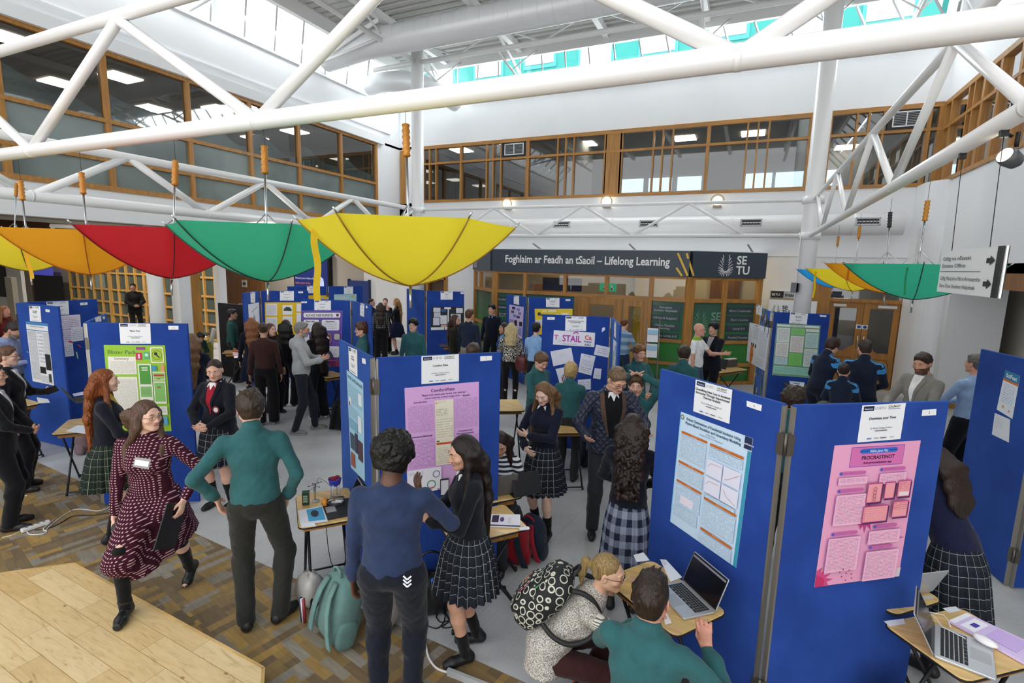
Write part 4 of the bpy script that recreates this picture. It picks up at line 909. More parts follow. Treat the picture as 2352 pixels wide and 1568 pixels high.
def header(key, quad, lines, where, sub='St Marys College Arklow'):
    els = [('r', .04, .03, .24, .13, '1B2547'), ('t', .16, .12, .05, 'BlastScience', 'D8DCEC', 'c', True), ('t', .42, .13, .1, 'U SETU', '8A8D92', 'c'), ('t', .74, .1, .085, 'CALMAST', '7E8A3C', 'c', True), ('r', .6, .125, .28, .02, '8A93C0')]
    n = len(lines)
    for k, t in enumerate(lines): els.append(('t', .5, .4-.05*(n-1)+k*.1, .095, t, '2A2B2E', 'c', True))
    els += [('t', .5, .66, .065, sub, '4A4B4E', 'c'), ('r', .36, .7, .28, .025, '6A6B6E'), ('r', .2, .9, .1, .03, '3A6AA8'), ('r', .36, .9, .1, .025, '9AA0A8'), ('r', .5, .9, .14, .025, '6A6B70'), ('r', .72, .9, .1, .02, 'A0A0A4')]
    return sheet('title_sheet', 'white title sheet '+where, 'sheet', key, quad, 'F2F3F7', els, 'white title sheets on the blue boards')
def numtag(key, quad, txt, where):
    return sheet('number_card', 'small white number card '+where, 'card', key, quad, 'F2F3F5', [('t', .5, .72, .62, txt, '5A5B60', 'c')] if txt else [('r', .35, .4, .3, .2, '9A9BA0')], 'number cards on the blue boards')
header('Ba', [(273, 742), (345, 743), (347, 789), (277, 789)], ['Blister Pack'], 'above the lime green poster', 'St Marys College Arklow')
numtag('Ba', [(386, 748), (410, 748), (410, 757), (387, 757)], '11', 'reading 11 beside the Blister Pack title')
header('Bb', [(218, 728), (232, 726), (233, 738), (220, 739)], ['Health'], 'on the panel folded back behind the Blister Pack board')
numtag('Bb', [(236, 727), (241, 726), (241, 732), (237, 733)], '', 'on the panel folded back behind the Blister Pack board')
G1c, G2c = '4F9E3A', 'A8D88A'
sheet('poster', 'lime green Blister Pack poster with clock and syringe drawing', 'poster', 'Ba', [(238, 792), (379, 793), (394, 990), (255, 992)], '98C832', [
    ('t', .05, .1, .062, 'Blister Pack', '2C4A1C', 'l', False), ('r', .05, .13, .45, .2, 'F2EFE6'), ('t', .27, .165, .04, 'Summary', '4A4A44', 'c'), ('l', .07, .18, .41, .14, '6A6A64', 'F2EFE6', .008), ('r', .05, .36, .45, .5, 'F2EFE6'), ('l', .07, .38, .41, .46, '6A6A64', 'F2EFE6', .008),
    ('r', .52, .02, .15, .03, '9A3A8A'), ('r', .51, .085, .1, .08, 'C42A5A'), ('p', [(.545, .1), (.575, .1), (.575, .15), (.545, .15)], 'F0D0D8'), ('r', .64, .075, .09, .08, '4FB878'), ('c', .685, .11, .03, 'C8F0D8'),
    ('R', .75, .02, .22, .18, .03, 'F4F4EA'), ('R', .765, .03, .19, .16, .03, 'A8C838'), ('o', .86, .11, .08, .006, '2A3A1A'), ('c', .84, .095, .028, '1A1E1A'), ('L', [(.84, .1), (.9, .14)], .02, '2A2E2A'),
    ('r', .53, .21, .22, .42, 'EFEFE4'), ('r', .55, .225, .18, .22, G1c), ('r', .59, .25, .1, .012, 'F0F6EA'), ('r', .59, .275, .1, .012, 'F0F6EA'), ('r', .55, .47, .18, .12, '88C070'), ('l', .57, .5, .14, .06, '4A7A3A', '88C070', .008),
    ('r', .76, .23, .08, .06, '3A9AB8'), ('R', .91, .22, .06, .08, .01, 'E8A070'), ('r', .77, .3, .2, .1, 'EFEFE4'), ('r', .78, .31, .18, .08, '9AC870'), ('r', .78, .33, .18, .02, 'C03A20'), ('r', .83, .375, .06, .01, 'C03A20'), ('r', .77, .41, .2, .26, 'EFEFE4'), ('r', .785, .425, .17, .22, '86C468'), ('r', .83, .47, .06, .014, 'C03A20'),
    ('r', .53, .65, .22, .09, 'EFEFE4'), ('r', .545, .66, .08, .06, 'D88A8A'), ('r', .65, .66, .08, .06, 'C85A3A'), ('r', .76, .7, .21, .1, 'EFEFE4'), ('l', .8, .71, .15, .07, '4A4A48', 'EFEFE4', .01), ('r', .76, .82, .2, .1, '5AB0D8')])
header('Aa', [(66, 702), (92, 703), (95, 740), (69, 737)], ['Can strength', 'affect grip?'], 'on the left edge board facing the dark suited boy')
numtag('Aa', [(104, 710), (114, 711), (114, 717), (105, 716)], '', 'on the left edge board facing the dark suited boy')
sheet('poster', 'grey and white printed poster with two black pictures on the leftmost board', 'poster', 'Aa', [(59, 738), (109, 743), (124, 885), (75, 875)], 'E8E8EA', [('r', 0, 0, 1, .045, '4A8AC0'), ('t', .5, .08, .03, 'THE SCIENCE OF STRENGTH', '3A3A48', 'c'), ('r', 0, .125, 1, .012, '4A7AB0'), ('l', .04, .15, .38, .8, '4A4A50', 'DADBE0', .016), ('l', .47, .15, .25, .5, '8A8A9A', 'E4E4EA', .05), ('l', .76, .15, .22, .35, '4A4A50', 'DADBE0', .014), ('r', .74, .5, .24, .26, '202428'), ('r', .45, .72, .26, .11, '1E2224'), ('l', .45, .86, .5, .12, '5A5A60', 'DADBE0', .014), ('r', .82, .82, .12, .14, '3E4440')])
header('Ab', [(106, 693), (157, 691), (159, 722), (113, 724)], ['Memory Study'], 'on the far panel of the leftmost board')
numtag('Ab', [(184, 695), (201, 694), (201, 700), (184, 701)], '', 'on the far panel of the leftmost board')
for k, (q, c, w) in enumerate((([(133, 725), (184, 722), (186, 752), (134, 757)], 'F0E4F2', 'top lilac handwritten sheet, widest'), ([(134, 757), (164, 756), (166, 788), (137, 789)], 'EBDDF2', 'pink tinted handwritten sheet'), ([(163, 753), (190, 750), (192, 781), (165, 785)], 'ECECF6', 'white handwritten sheet right of the pink tinted one'), ([(138, 790), (167, 787), (170, 817), (141, 820)], 'E6E8F2', 'lowest handwritten sheet'))):
    sheet('handwritten_sheet', w+' pinned on the leftmost board', 'sheet', 'Ab', q, c, [('l', .06, .1, .88, .8, '7A6A9A', c, .028)], 'handwritten sheets on the leftmost board', .0165+k*.0008)
for q, c in (([(133, 752), (146, 755), (140, 758), (134, 757)], 'B0285A'), ([(158, 782), (168, 784), (164, 788), (158, 785)], 'D84A3A'), ([(178, 790), (187, 796), (184, 798), (178, 792)], 'D04A5A'), ([(174, 808), (177, 808), (180, 823), (178, 824)], 'B8E0C0')):
    sheet('paper_scrap', {'B0285A': 'dark pink paper scrap under the top lilac sheet', 'D84A3A': 'red paper scrap under the white handwritten sheet', 'D04A5A': 'small red scrap alone on the blue felt', 'B8E0C0': 'pale green paper strip on the blue felt'}[c], 'paper', 'Ab', q, c, (), 'paper scraps on the leftmost board', .021)
header('Cb', [(968, 818), (1054, 813), (1054, 875), (968, 882)], ['Comfort Plate'], 'reading Comfort Plate')
numtag('Cb', [(1103, 818), (1130, 817), (1130, 827), (1103, 829)], '7', 'reading 7')
LI, LB = '6A4A7A', 'D9A8E0'
sheet('poster', 'lilac ComfortPlate poster with a cream column and ring charts', 'poster', 'Cb', [(929, 891), (1100, 876), (1101, 1110), (936, 1136)], LB, [
    ('t', .5, .06, .04, 'ComfortPlate', '4A3458', 'c', True), ('t', .52, .092, .024, '"Meals that match pain levels, not calories."', '4A3458', 'c', True), ('t', .5, .118, .017, 'Suzanne Gragorczyk, St. Mary\'s College, Arklow', '4A3458', 'c', True),
    ('t', .2, .15, .024, 'Introduction', '4A3458', 'c', True), ('l', .03, .17, .33, .25, LI, LB, .0085), ('t', .19, .47, .024, 'Experimental Methods', '4A3458', 'c', True), ('l', .03, .49, .34, .26, LI, LB, .011),
    ('t', .82, .125, .024, 'Results', '4A3458', 'c', True), ('l', .67, .145, .3, .27, LI, LB, .0085), ('t', .8, .46, .022, 'Conclusion and', '4A3458', 'c', True), ('t', .8, .485, .022, 'Recommendations', '4A3458', 'c', True), ('l', .65, .5, .33, .2, LI, LB, .0085),
    ('r', .39, .14, .25, .62, 'E8E0CE'), ('c', .41, .165, .012, 'D8963A'), ('l', .43, .15, .1, .02, '8A8478', 'E8E0CE'), ('l', .4, .22, .16, .07, '2A2A28', 'E8E0CE', .012), ('l', .4, .3, .23, .2, 'B0AA9C', 'E8E0CE', .02), ('r', .4, .54, .21, .02, 'C85A32'), ('r', .4, .52, .04, .012, '4A6A4A'), ('l', .4, .58, .2, .16, 'A09A8C', 'E8E0CE', .014),
    ('r', 0, .77, .46, .21, 'E9E7F0'), ('r', 0, .87, .4, .125, 'E9E7F0'), ('o', .39, .835, .045, .012, '6A74B0'), ('o', .32, .93, .055, .016, '4A9A8A'), ('L', [(.3, .965), (.35, .96)], .02, 'C84A6A'), ('l', .02, .79, .2, .03, '8A84A8', 'E9E7F0'), ('l', .02, .94, .16, .05, '6A6A80', 'E9E7F0', .01), ('r', .15, .85, .01, .01, '5A5A60'), ('r', .18, .85, .01, .01, '5A5A60'), ('r', .15, .87, .01, .01, '5A5A60')])
header('Ca', [(800, 795), (820, 804), (821, 866), (802, 852)], ['Solar car', 'wind study'], 'on the narrow turned panel left of the ComfortPlate poster')
numtag('Ca', [(831, 822), (839, 824), (840, 836), (832, 834)], '1', 'on the narrow turned panel left of the ComfortPlate poster')
sheet('poster', 'pale blue poster with photos at its foot beside the ComfortPlate poster', 'poster', 'Ca', [(796, 849), (834, 879), (838, 1106), (806, 1073)], 'A9D4E8', [('t', .5, .07, .045, 'WATER SAVING MACHINE', '2A3A6A', 'c', True), ('l', .06, .12, .85, .18, '3A5A7A', 'A9D4E8', .012), ('R', .7, .14, .2, .12, .03, 'E8EEF2'), ('l', .06, .34, .6, .1, '3A5A7A', 'A9D4E8', .012), ('R', .1, .25, .15, .08, .03, 'E8F0F2'), ('c', .14, .32, .04, 'A02A3A'), ('R', .66, .37, .22, .16, .03, 'E8EEF2'), ('l', .06, .47, .55, .1, '3A5A7A', '8CC4DC', .012), ('r', .08, .62, .3, .16, '4A5A6A'), ('r', .42, .58, .18, .2, '3A3E58'), ('r', .62, .62, .3, .2, '5A3E4A'), ('r', .08, .82, .3, .14, 'A05A4A')])
header('Ja', [(1598, 871), (1682, 895), (1675, 973), (1592, 944)], ['Quantifying Heat Loss in Insulated', 'Structures Through Experimental', 'Thermal Analysis'], 'about heat loss at the top of the big right board', 'Scoil na mBráithre Dungarvan')
numtag('Ja', [(1715, 920), (1750, 930), (1748, 944), (1715, 933)], '4', 'reading 4')
BB = 'CBE2F6'; OR = 'C8691C'
els = [('r', .955, .1, .045, .9, '3A9AB4'), ('r', 0, .05, .012, .95, '8AD0EC'), ('c', .035, .04, .03, '3A8A7A'), ('c', .035, .04, .018, 'E8C8B8'), ('t', .48, .05, .032, 'Robust Optimisation of Residential Insulation Using', '3A5A74', 'c', True, 0, .76), ('t', .48, .085, .032, 'Physics-Based Simulation and Uncertainty Modelling', '3A5A74', 'c', True, 0, .78), ('t', .48, .11, .018, 'James Hickey', '5A7A94', 'c'), ('t', .48, .13, .018, 'Dungarvan CBS, Co. Waterford', '5A7A94', 'c'), ('r', .91, .0, .09, .09, '1B2A50'), ('t', .955, .06, .02, 'BlastScience', 'D8DCEC', 'c', True)]
for y, h in ((.155, .2), (.415, .12), (.585, .17)): els += [('r', .05, y, .39, .02, OR), ('l', .05, y+.03, .39, h, '5A6478', BB, .0085), ('l', .2, y+.003, .1, .012, 'F4E4D0', OR, .01)]
els += [('l', .05, .8, .37, .1, '5A6478', BB, .0085), ('r', .14, .7, .2, .07, 'EBE0EC')]
for y, h in ((.155, .07), (.6, .2), (.86, .1)): els += [('r', .49, y, .44, .02, OR), ('l', .49, y+.03, .44, h, '5A6478', BB, .0085), ('l', .66, y+.003, .1, .012, 'F4E4D0', OR, .01)]
els += [('r', .48, .28, .215, .13, 'E3E2F2'), ('r', .71, .28, .22, .13, 'E3E2F2'), ('r', .48, .425, .215, .13, 'E3E2F2'), ('r', .71, .425, .22, .13, 'E3E2F2'), ('L', [(.5, .34), (.54, .31), (.68, .305)], .006, 'C0A8A0'), ('L', [(.74, .38), (.78, .37), (.92, .3)], .006, 'C0A0A0'), ('L', [(.5, .49), (.54, .455), (.68, .452)], .006, 'C0A8A0'), ('L', [(.74, .46), (.78, .5), (.91, .54)], .006, 'C0A0A0'), ('l', .49, .565, .42, .03, '4A5468', BB, .008)]
sheet('poster', 'pale blue Residential Insulation poster with orange heading bars', 'poster', 'Ja', [(1564, 945), (1730, 1007), (1691, 1304), (1539, 1197)], BB, els)
header('Jb', [(1981, 931), (2081, 925), (2068, 1008), (1969, 1016)], ['Dominate your Time'], 'reading Dominate your Time')
numtag('Jb', [(2119, 941), (2151, 939), (2150, 953), (2117, 955)], '3', 'reading 3')
PK = 'EDA6C8'; PL = 'F2B8D4'; MG = 'D16AAE'
els = [('R', .2, .02, .62, .14, .01, '6A4AB0'), ('R', .205, .024, .61, .132, .01, 'DA72B4'), ('R', .3, .035, .44, .034, .03, '2A6AC8'), ('t', .52, .062, .024, 'Millie-Jane Pitt', 'C8DCF8', 'c', True, .3), ('t', .52, .11, .034, 'PROCRASTINOT', '3A1C38', 'c', True), ('t', .52, .14, .022, 'Anti-procrastination app', '4A2444', 'c', True),
       ('p', [(.0, .88), (.06, .86), (.04, .9), (.1, .885), (.08, .92), (.17, .91), (.11, .94), (.2, .955), (.13, .97), (.16, 1.), (0, 1.)], 'D84A86'), ('p', [(0, .91), (.06, .93), (.1, .95), (.1, 1), (0, 1)], 'C8306A'),
       ('r', .54, .93, .46, .07, 'DCCBD0'), ('p', [(.36, .56), (.46, .54), (.5, .42), (.54, .56), (.56, .62), (.5, .58), (.49, .64), (.46, .58), (.43, .61), (.42, .58)], 'C0408A'), ('p', [(.62, .7), (.8, .685), (.98, .7), (.82, .715), (.8, .735), (.76, .72), (.7, .735)], 'B8388A')]
for x, y, w in ((.1, .185, .3), (.56, .175, .3), (.1, .305, .3), (.1, .61, .3), (.58, .585, .28), (.56, .735, .28)):
    els += [('R', x, y, w, .024, .02, MG), ('c', x+.015, y+.012, .017, '4A5AC8'), ('l', x+.05, y+.006, .12, .014, '7A4AB0', MG, .012)]
for x, y, w, h in ((.08, .22, .34, .055), (.55, .21, .32, .08), (.08, .34, .35, .22), (.06, .645, .38, .25), (.52, .62, .38, .1), (.52, .77, .4, .22)):
    els += [('R', x, y, w, h, .012, 'C08AD0'), ('R', x+.004, y+.002, w-.008, h-.004, .01, PL), ('l', x+.02, y+.012, w-.05, h-.03, '8A5A80', PL, .0085)]
for x, y, w, h in ((.42, .27, .17, .14), (.62, .27, .12, .12), (.77, .265, .15, .12), (.4, .43, .29, .12), (.74, .41, .18, .12)):
    els += [('r', x+.012, y+.01, w, h, '3A1E5A'), ('r', x, y, w, h, 'C0408A'), ('r', x+.008, y+.008, w-.016, h-.014, 'F0A0A8')]
els += [('l', .79, .28, .11, .05, 'B05070', 'F0A0A8', .01), ('r', .785, .345, .12, .03, 'F0D8DC'), ('l', .755, .42, .15, .05, 'A03A5A', 'F0A0A8', .012), ('l', .42, .45, .25, .08, 'D88A90', 'F0A0A8', .014)]
for k in range(4): els += [('o', .5, .31+k*.024, .018, .006, 'B05A78')]
for x, y in ((.26, .87), (.3, .9), (.25, .92), (.33, .88), (.36, .91), (.3, .95), (.37, .94), (.22, .885)): els += [('c', x, y, .009, 'A83A6A')]
sheet('poster', 'pink PROCRASTINOT poster with a red burst in its lower corner', 'poster', 'Jb', [(1917, 1023), (2115, 1011), (2064, 1322), (1870, 1348)], PK, els)
sheet('poster', 'SciFest poster with a teal heading on the right edge board', 'poster', 'La', [(2309, 849), (2343, 863), (2325, 962), (2289, 940)], 'E8EEF4', [('r', 0, 0, 1, .2, '2A7FA8'), ('t', .5, .15, .13, 'SciFest', 'F0F6FA', 'c', True), ('r', 0, .2, 1, .05, 'D8743A'), ('l', .15, .3, .7, .45, '7AA8DC', 'E8EEF4', .02), ('c', .35, .85, .08, 'E0B48A'), ('c', .75, .88, .06, 'D8A0A0')])
sheet('title_sheet', 'plain white sheet pinned under the SciFest poster', 'sheet', 'La', [(2285, 948), (2320, 963), (2317, 1016), (2278, 997)], 'E4E8F0', [('l', .1, .1, .5, .5, 'B8C0CC', 'E4E8F0', .02)])
header('Kb', [(1815, 717), (1856, 720), (1853, 745), (1812, 742)], ['Light pollution', 'and sky study'], 'above the light green Light Pollution poster')
numtag('Kb', [(1883, 723), (1898, 724), (1898, 728), (1883, 727)], '', 'above the light green Light Pollution poster')
GR = '7FA88C'
els = [('r', .02, .02, .95, .035, 'EEF2EC'), ('t', .48, .05, .03, 'LIGHT POLLUTION', '5A5A58', 'c', True)]
for x, y, w, h, c in ((.03, .08, .29, .27, 'E4EAE6'), (.03, .36, .29, .27, 'E9E6E2'), (.03, .64, .29, .14, 'C6E0EA'), (.35, .08, .3, .12, '8CD878'), (.35, .22, .3, .31, 'E9E4E0'), (.35, .55, .29, .23, '84D86A'), (.68, .08, .29, .05, 'F0EEEA'), (.68, .15, .29, .28, 'BFE0DC'), (.68, .45, .29, .34, 'DCE8E4'), (.02, .81, .95, .15, 'A0DCCA')):
    els += [('r', x, y, w, h, c), ('l', x+.03, y+.02, w-.06, h-.04, '6A7470', c, .016)]
sheet('poster', 'light green poster of text boxes headed LIGHT POLLUTION', 'poster', 'Kb', [(1784, 742), (1885, 747), (1874, 869), (1773, 861)], GR, els)
sheet('poster', 'white poster with pie chart over the photo collage', 'poster', 'Ka', [(1722, 740), (1768, 753), (1757, 852), (1714, 828)], 'E8ECF8', [('t', .4, .05, .03, 'BIODIVERSITY IN THE SCHOOL', '3A3A48', 'c', True), ('o', .88, .07, .08, .03, '3A3E4A'), ('l', .05, .12, .15, .35, '8A8E9A', 'E8ECF8', .02), ('l', .25, .08, .3, .3, '6A6E7A', 'E8ECF8', .02), ('l', .6, .12, .35, .6, '6A6E7A', 'E8ECF8', .018), ('r', .2, .48, .06, .08, '1E3A2A'), ('r', .3, .48, .06, .09, '1A241E'), ('r', .42, .49, .06, .09, '24402A'), ('c', .27, .77, .09, 'D8742A'), ('p', [(.27, .77), (.35, .75), (.34, .82)], '3A3E6A'), ('l', .5, .75, .4, .2, '8A8E9A', 'E8ECF8', .02)], off=.024)
header('Ka', [(1737, 698), (1751, 703), (1749, 725), (1737, 721)], ['Nature in', 'our school'], 'on the turned panel with the photo collage')
A_, d_, n_, w_ = PANELS['Ka']; rnd = random.Random(5)
for k in range(34):
    topb = k < 14; z = rnd.uniform(1.62, 1.97) if topb else rnd.uniform(.35, 1.12); u = rnd.uniform(.08, w_-.08); cx = A_+d_*u+n_*(.0165+.0009*(k % 5))
    mb = MB(); hw, hh = rnd.choice(((.055, .04), (.04, .06), (.06, .045))); an = rnd.uniform(-.25, .25); D1_ = d_*math.cos(an)+Vector((0, 0, 1))*math.sin(an); D2_ = -d_*math.sin(an)+Vector((0, 0, 1))*math.cos(an); c = cx+Vector((0, 0, z))
    cs = rnd.sample(['4A5A32', '8AA83C', '2E3A24', 'C8C8BC', '7A6A5A', '9CC03C', '4A4E52', 'B8A07A', '26303A', '6A8A4A', 'D8DAD0', 'A06A5A'], 4)
    mb.face([c-D1_*hw-D2_*hh, c+D1_*hw-D2_*hh, c+D1_*hw+D2_*hh, c-D1_*hw+D2_*hh], CM(cs[0]))
    for j in range(3): q = c+D1_*rnd.uniform(-.5, .5)*hw+D2_*rnd.uniform(-.5, .5)*hh+n_*.0003*(j+1); a, b = hw*rnd.uniform(.2, .45), hh*rnd.uniform(.2, .45); mb.face([q-D1_*a-D2_*b, q+D1_*a-D2_*b, q+D1_*a+D2_*b, q-D1_*a+D2_*b], CM(cs[j+1]))
    tag(mb.build('photograph'), 'small colour photo of the nature collage above the white pie chart poster' if topb else 'small colour photo of the nature collage below the white pie chart poster', 'photograph', 'collage photos above the poster' if topb else 'collage photos below the poster')
header('Ia', [(1299, 726), (1347, 727), (1346, 760), (1298, 759)], ['Digitised Phonics Stop Sticks', 'and Letter Origins'], 'above the painted purple letters')
numtag('Ia', [(1257, 728), (1274, 728), (1274, 734), (1257, 734)], '', 'left of the title above the painted purple letters')
sheet('painted_sheet', 'long sheet with purple hand painted letters T STAIL', 'poster', 'Ia', [(1272, 758), (1367, 764), (1365, 797), (1270, 791)], 'ECEAF6', [('t', .07, .64, .46, 'T', 'C02A9A', 'c', True), ('t', .16, .8, .5, '&', 'C8E0E8', 'c'), ('t', .45, .72, .62, 'STAIL', 'B82AA8', 'c', True, 0, .46), ('L', [(.47, .14), (.56, .04), (.6, .14)], .03, 'C03A9A'), ('t', .84, .5, .4, 'Ca', 'D0442A', 'c', True), ('t', .93, .55, .16, 'n-', 'C8743A', 'c', True), ('t', .84, .72, .2, 'Points', '4A3A8A', 'c', True), ('t', .84, .94, .2, 'RAD', '2A5A4A', 'c', True), ('t', .4, .93, .14, 'Take any or leave', '9A9AB0', 'c')])
for q, w, els in (([(1264, 807), (1312, 798), (1318, 830), (1271, 841)], 'large blank white sheet tilted under the painted letters', [('l', .4, .2, .3, .3, 'C8CCE0', 'E6E8F4', .03)]), ([(1335, 811), (1368, 818), (1358, 862), (1328, 854)], 'white sheet with a written table, in the middle of the painted letters board', [('l', .2, .06, .5, .08, '7A7A98', 'E6E8F4', .03), ('l', .1, .25, .85, .35, '8A8AA8', 'E6E8F4', .02), ('l', .1, .65, .8, .25, '5A5A78', 'E6E8F4', .03)]), ([(1369, 791), (1402, 798), (1397, 821), (1364, 814)], 'small tilted white sheet right below the painted letters', [('l', .15, .2, .7, .6, '8A8AA8', 'E6E8F4', .03)]), ([(1366, 845), (1382, 847), (1379, 871), (1362, 868)], 'torn little white note at the lower right of the painted letters board', [('l', .2, .5, .6, .3, 'C8A0A8', 'E6E8F4', .03)]), ([(1327, 872), (1357, 870), (1357, 894), (1328, 895)], 'low white sheet behind the fair haired boy', [('l', .1, .2, .8, .5, 'B0B0C8', 'E6E8F4', .03)]), ([(1276, 847), (1302, 842), (1312, 880), (1287, 886)], 'white sheet with red and green bars behind the fair haired boy', [('r', .3, .5, .1, .45, 'A02A4A'), ('r', .45, .4, .1, .5, '3A7A6A'), ('r', .6, .3, .1, .6, 'B03A5A'), ('r', .75, .1, .1, .8, 'A02A4A')]), ([(1383, 753), (1389, 751), (1390, 757), (1382, 763)], 'tiny white scrap pinned high on the painted letters board', [])):
    sheet('paper_note', w, 'sheet', 'Ia', q, 'E6E8F4', els, 'paper notes under the painted letters')
header('Ib', [(1411, 737), (1415, 741), (1414, 777), (1410, 771)], ['Growing'], 'on the edge-on panel right of the painted letters')
sheet('poster', 'white and green poster on the edge-on panel right of the painted letters', 'poster', 'Ib', [(1409, 778), (1416, 786), (1411, 875), (1405, 862)], 'E4EAF2', [('r', .1, .3, .2, .6, '5A9A5A'), ('r', .6, .1, .3, .3, '6A8AC8'), ('l', .35, .45, .5, .4, '6A7A9A', 'E4EAF2', .04)])
header('Ea', [(722, 690), (760, 690), (760, 712), (722, 712)], ['Benefits of berries'], 'above the purple berry poster')
numtag('Ea', [(692, 692), (705, 692), (705, 696), (692, 696)], '', 'above the purple berry poster')
PU = '6E4FB0'; els = [('R', .04, .03, .92, .1, .03, '2E1E50'), ('R', .05, .038, .9, .085, .03, 'F2F0F6'), ('t', .44, .105, .06, 'AÇAÍ AND THEIR PROPRIETIES', '2A2036', 'c', True, 0, .66), ('c', .88, .08, .035, '7A2A4A')]
for x, y, w, h in ((.05, .16, .38, .22), (.5, .16, .43, .19), (.06, .42, .12, .2), (.5, .63, .44, .2), (.06, .66, .4, .2)): els += [('R', x-.01, y-.008, w+.02, h+.016, .03, '34245C'), ('R', x, y, w, h, .03, 'EDECF4'), ('l', x+.04, y+.04, w-.1, h-.06, '6A6A78', 'EDECF4', .018)]
els += [('t', .22, .2, .035, 'What is Açaí', '2A2036', 'c', True), ('t', .71, .2, .035, 'Hypotheses', '2A2036', 'c', True), ('R', .49, .4, .26, .18, .03, '2E1E50'), ('R', .5, .408, .24, .165, .03, 'D8D4E0'), ('r', .51, .415, .22, .15, '7A3A34'), ('p', [(.62, .43), (.7, .49), (.62, .55), (.54, .49)], 'DCE4F4'), ('R', .8, .4, .16, .12, .03, '2E1E50'), ('R', .81, .408, .14, .105, .03, 'C8C0BC'), ('c', .78, .92, .1, '7A1E5A'), ('c', .92, .94, .07, 'A03A5A'), ('c', .62, .93, .07, '5A1A4A'), ('r', .1, .88, .8, .01, '8A6CC8')]
sheet('poster', 'purple poster about açaí with rounded white text boxes', 'poster', 'Ea', [(692, 713), (787, 713), (784, 842), (697, 841)], PU, els)
header('Eb', [(827, 696), (837, 698), (836, 728), (827, 724)], ['Sports'], 'on the turned panel right of the purple poster')
numtag('Eb', [(840, 701), (844, 703), (844, 708), (840, 707)], '', 'on the turned panel right of the purple poster')
header('Da', [(575, 671), (586, 670), (586, 695), (576, 695)], ['Wings'], 'on the turned panel left of the yellow poster')
sheet('poster', 'white sheet with a pencil drawing beside the yellow poster', 'poster', 'Da', [(570, 699), (595, 694), (597, 758), (573, 760)], 'E6E8F0', [('L', [(.3, .3), (.8, .15)], .03, '8A8A98'), ('c', .5, .55, .1, '9AA6C0'), ('L', [(.4, .3), (.6, .7)], .02, '7A7A88')])
header('Db', [(643, 668), (675, 668), (675, 690), (643, 690)], ['The Electric Car'], 'above the yellow poster behind the girls')
numtag('Db', [(685, 669), (696, 669), (696, 673), (685, 673)], '', 'above the yellow poster behind the girls')
sheet('poster', 'yellow poster with white sheets and a dark car picture', 'poster', 'Db', [(608, 694), (692, 694), (691, 775), (610, 775)], 'E8C020', [('r', .03, .04, .3, .33, 'ECEAF2'), ('l', .06, .08, .24, .26, '8A8A94', 'ECEAF2', .02), ('r', .03, .42, .3, .4, 'ECEAF2'), ('l', .06, .46, .24, .3, '8A8A94', 'ECEAF2', .02), ('r', .48, .08, .27, .27, 'EFEFF4'), ('p', [(.5, .24), (.52, .18), (.58, .13), (.68, .14), (.73, .2), (.73, .25)], '34443A'), ('r', .48, .4, .27, .4, 'ECEAF2'), ('l', .5, .44, .23, .3, '8A8A94', 'ECEAF2', .02), ('r', .87, .04, .13, .22, 'EFEFF4'), ('r', .87, .3, .13, .5, 'ECEAF2')])
header('Fa', [(705, 656), (724, 656), (724, 673), (705, 673)], ['Robot arm'], 'on the farthest board by the wall screen')
sheet('poster', 'yellow poster low on the farthest board', 'poster', 'Fa', [(707, 678), (754, 678), (754, 720), (707, 720)], 'DDB52A', [('R', .4, .1, .4, .5, .04, 'C8C0A0')])
header('Fb', [(790, 658), (811, 658), (811, 675), (790, 675)], ['Light bulbs'], 'on the farthest board beside the navy door')
sheet('poster', 'pale blue poster with a light bulb on the farthest board', 'poster', 'Fb', [(767, 676), (819, 675), (818, 722), (768, 722)], 'A8D6E0', [('c', .85, .12, .06, 'E8B84A')]+[('r', .1+.1*k, .12, .06, .12, 'E8D8D8') for k in range(6)]+[('r', .1+.1*k, .32, .06, .12, 'E0E8E8') for k in range(6)])
header('Gb', [(1012, 669), (1040, 669), (1040, 688), (1012, 688)], ['Surface shape', 'and drag'], 'above the black sheet of white cards')
numtag('Gb', [(1058, 671), (1066, 671), (1066, 675), (1058, 675)], '', 'above the black sheet of white cards')
sheet('poster', 'black poster sheet covered with white cards', 'poster', 'Gb', [(991, 704), (1066, 705), (1066, 757), (990, 759)], '16181C', [('r', .06, .04, .22, .18, 'E0E2EA'), ('r', .4, .02, .2, .08, 'F0F0F4'), ('R', .3, .1, .16, .12, .05, '3A5AA8'), ('r', .08, .24, .2, .2, 'DCDEE8'), ('l', .1, .26, .16, .16, '8A8A94', 'DCDEE8', .02), ('r', .06, .46, .2, .32, 'DCE0EC'), ('r', .28, .36, .2, .38, 'E4E6EE'), ('r', .3, .76, .18, .12, 'D8B0A0'), ('r', .5, .1, .04, .7, 'E8EAF0'), ('r', .6, .3, .3, .4, 'E4E6EE'), ('l', .62, .33, .26, .3, '7A7A88', 'E4E6EE', .02), ('r', .76, .04, .2, .22, 'E0E2EA'), ('r', 0, .86, .4, .12, 'E8EAF0'), ('r', .42, .86, .4, .12, 'E8EAF0')])
header('Ha', [(1180, 679), (1192, 679), (1192, 700), (1180, 697)], ['Screens'], 'above the lilac poster with small dark pictures')
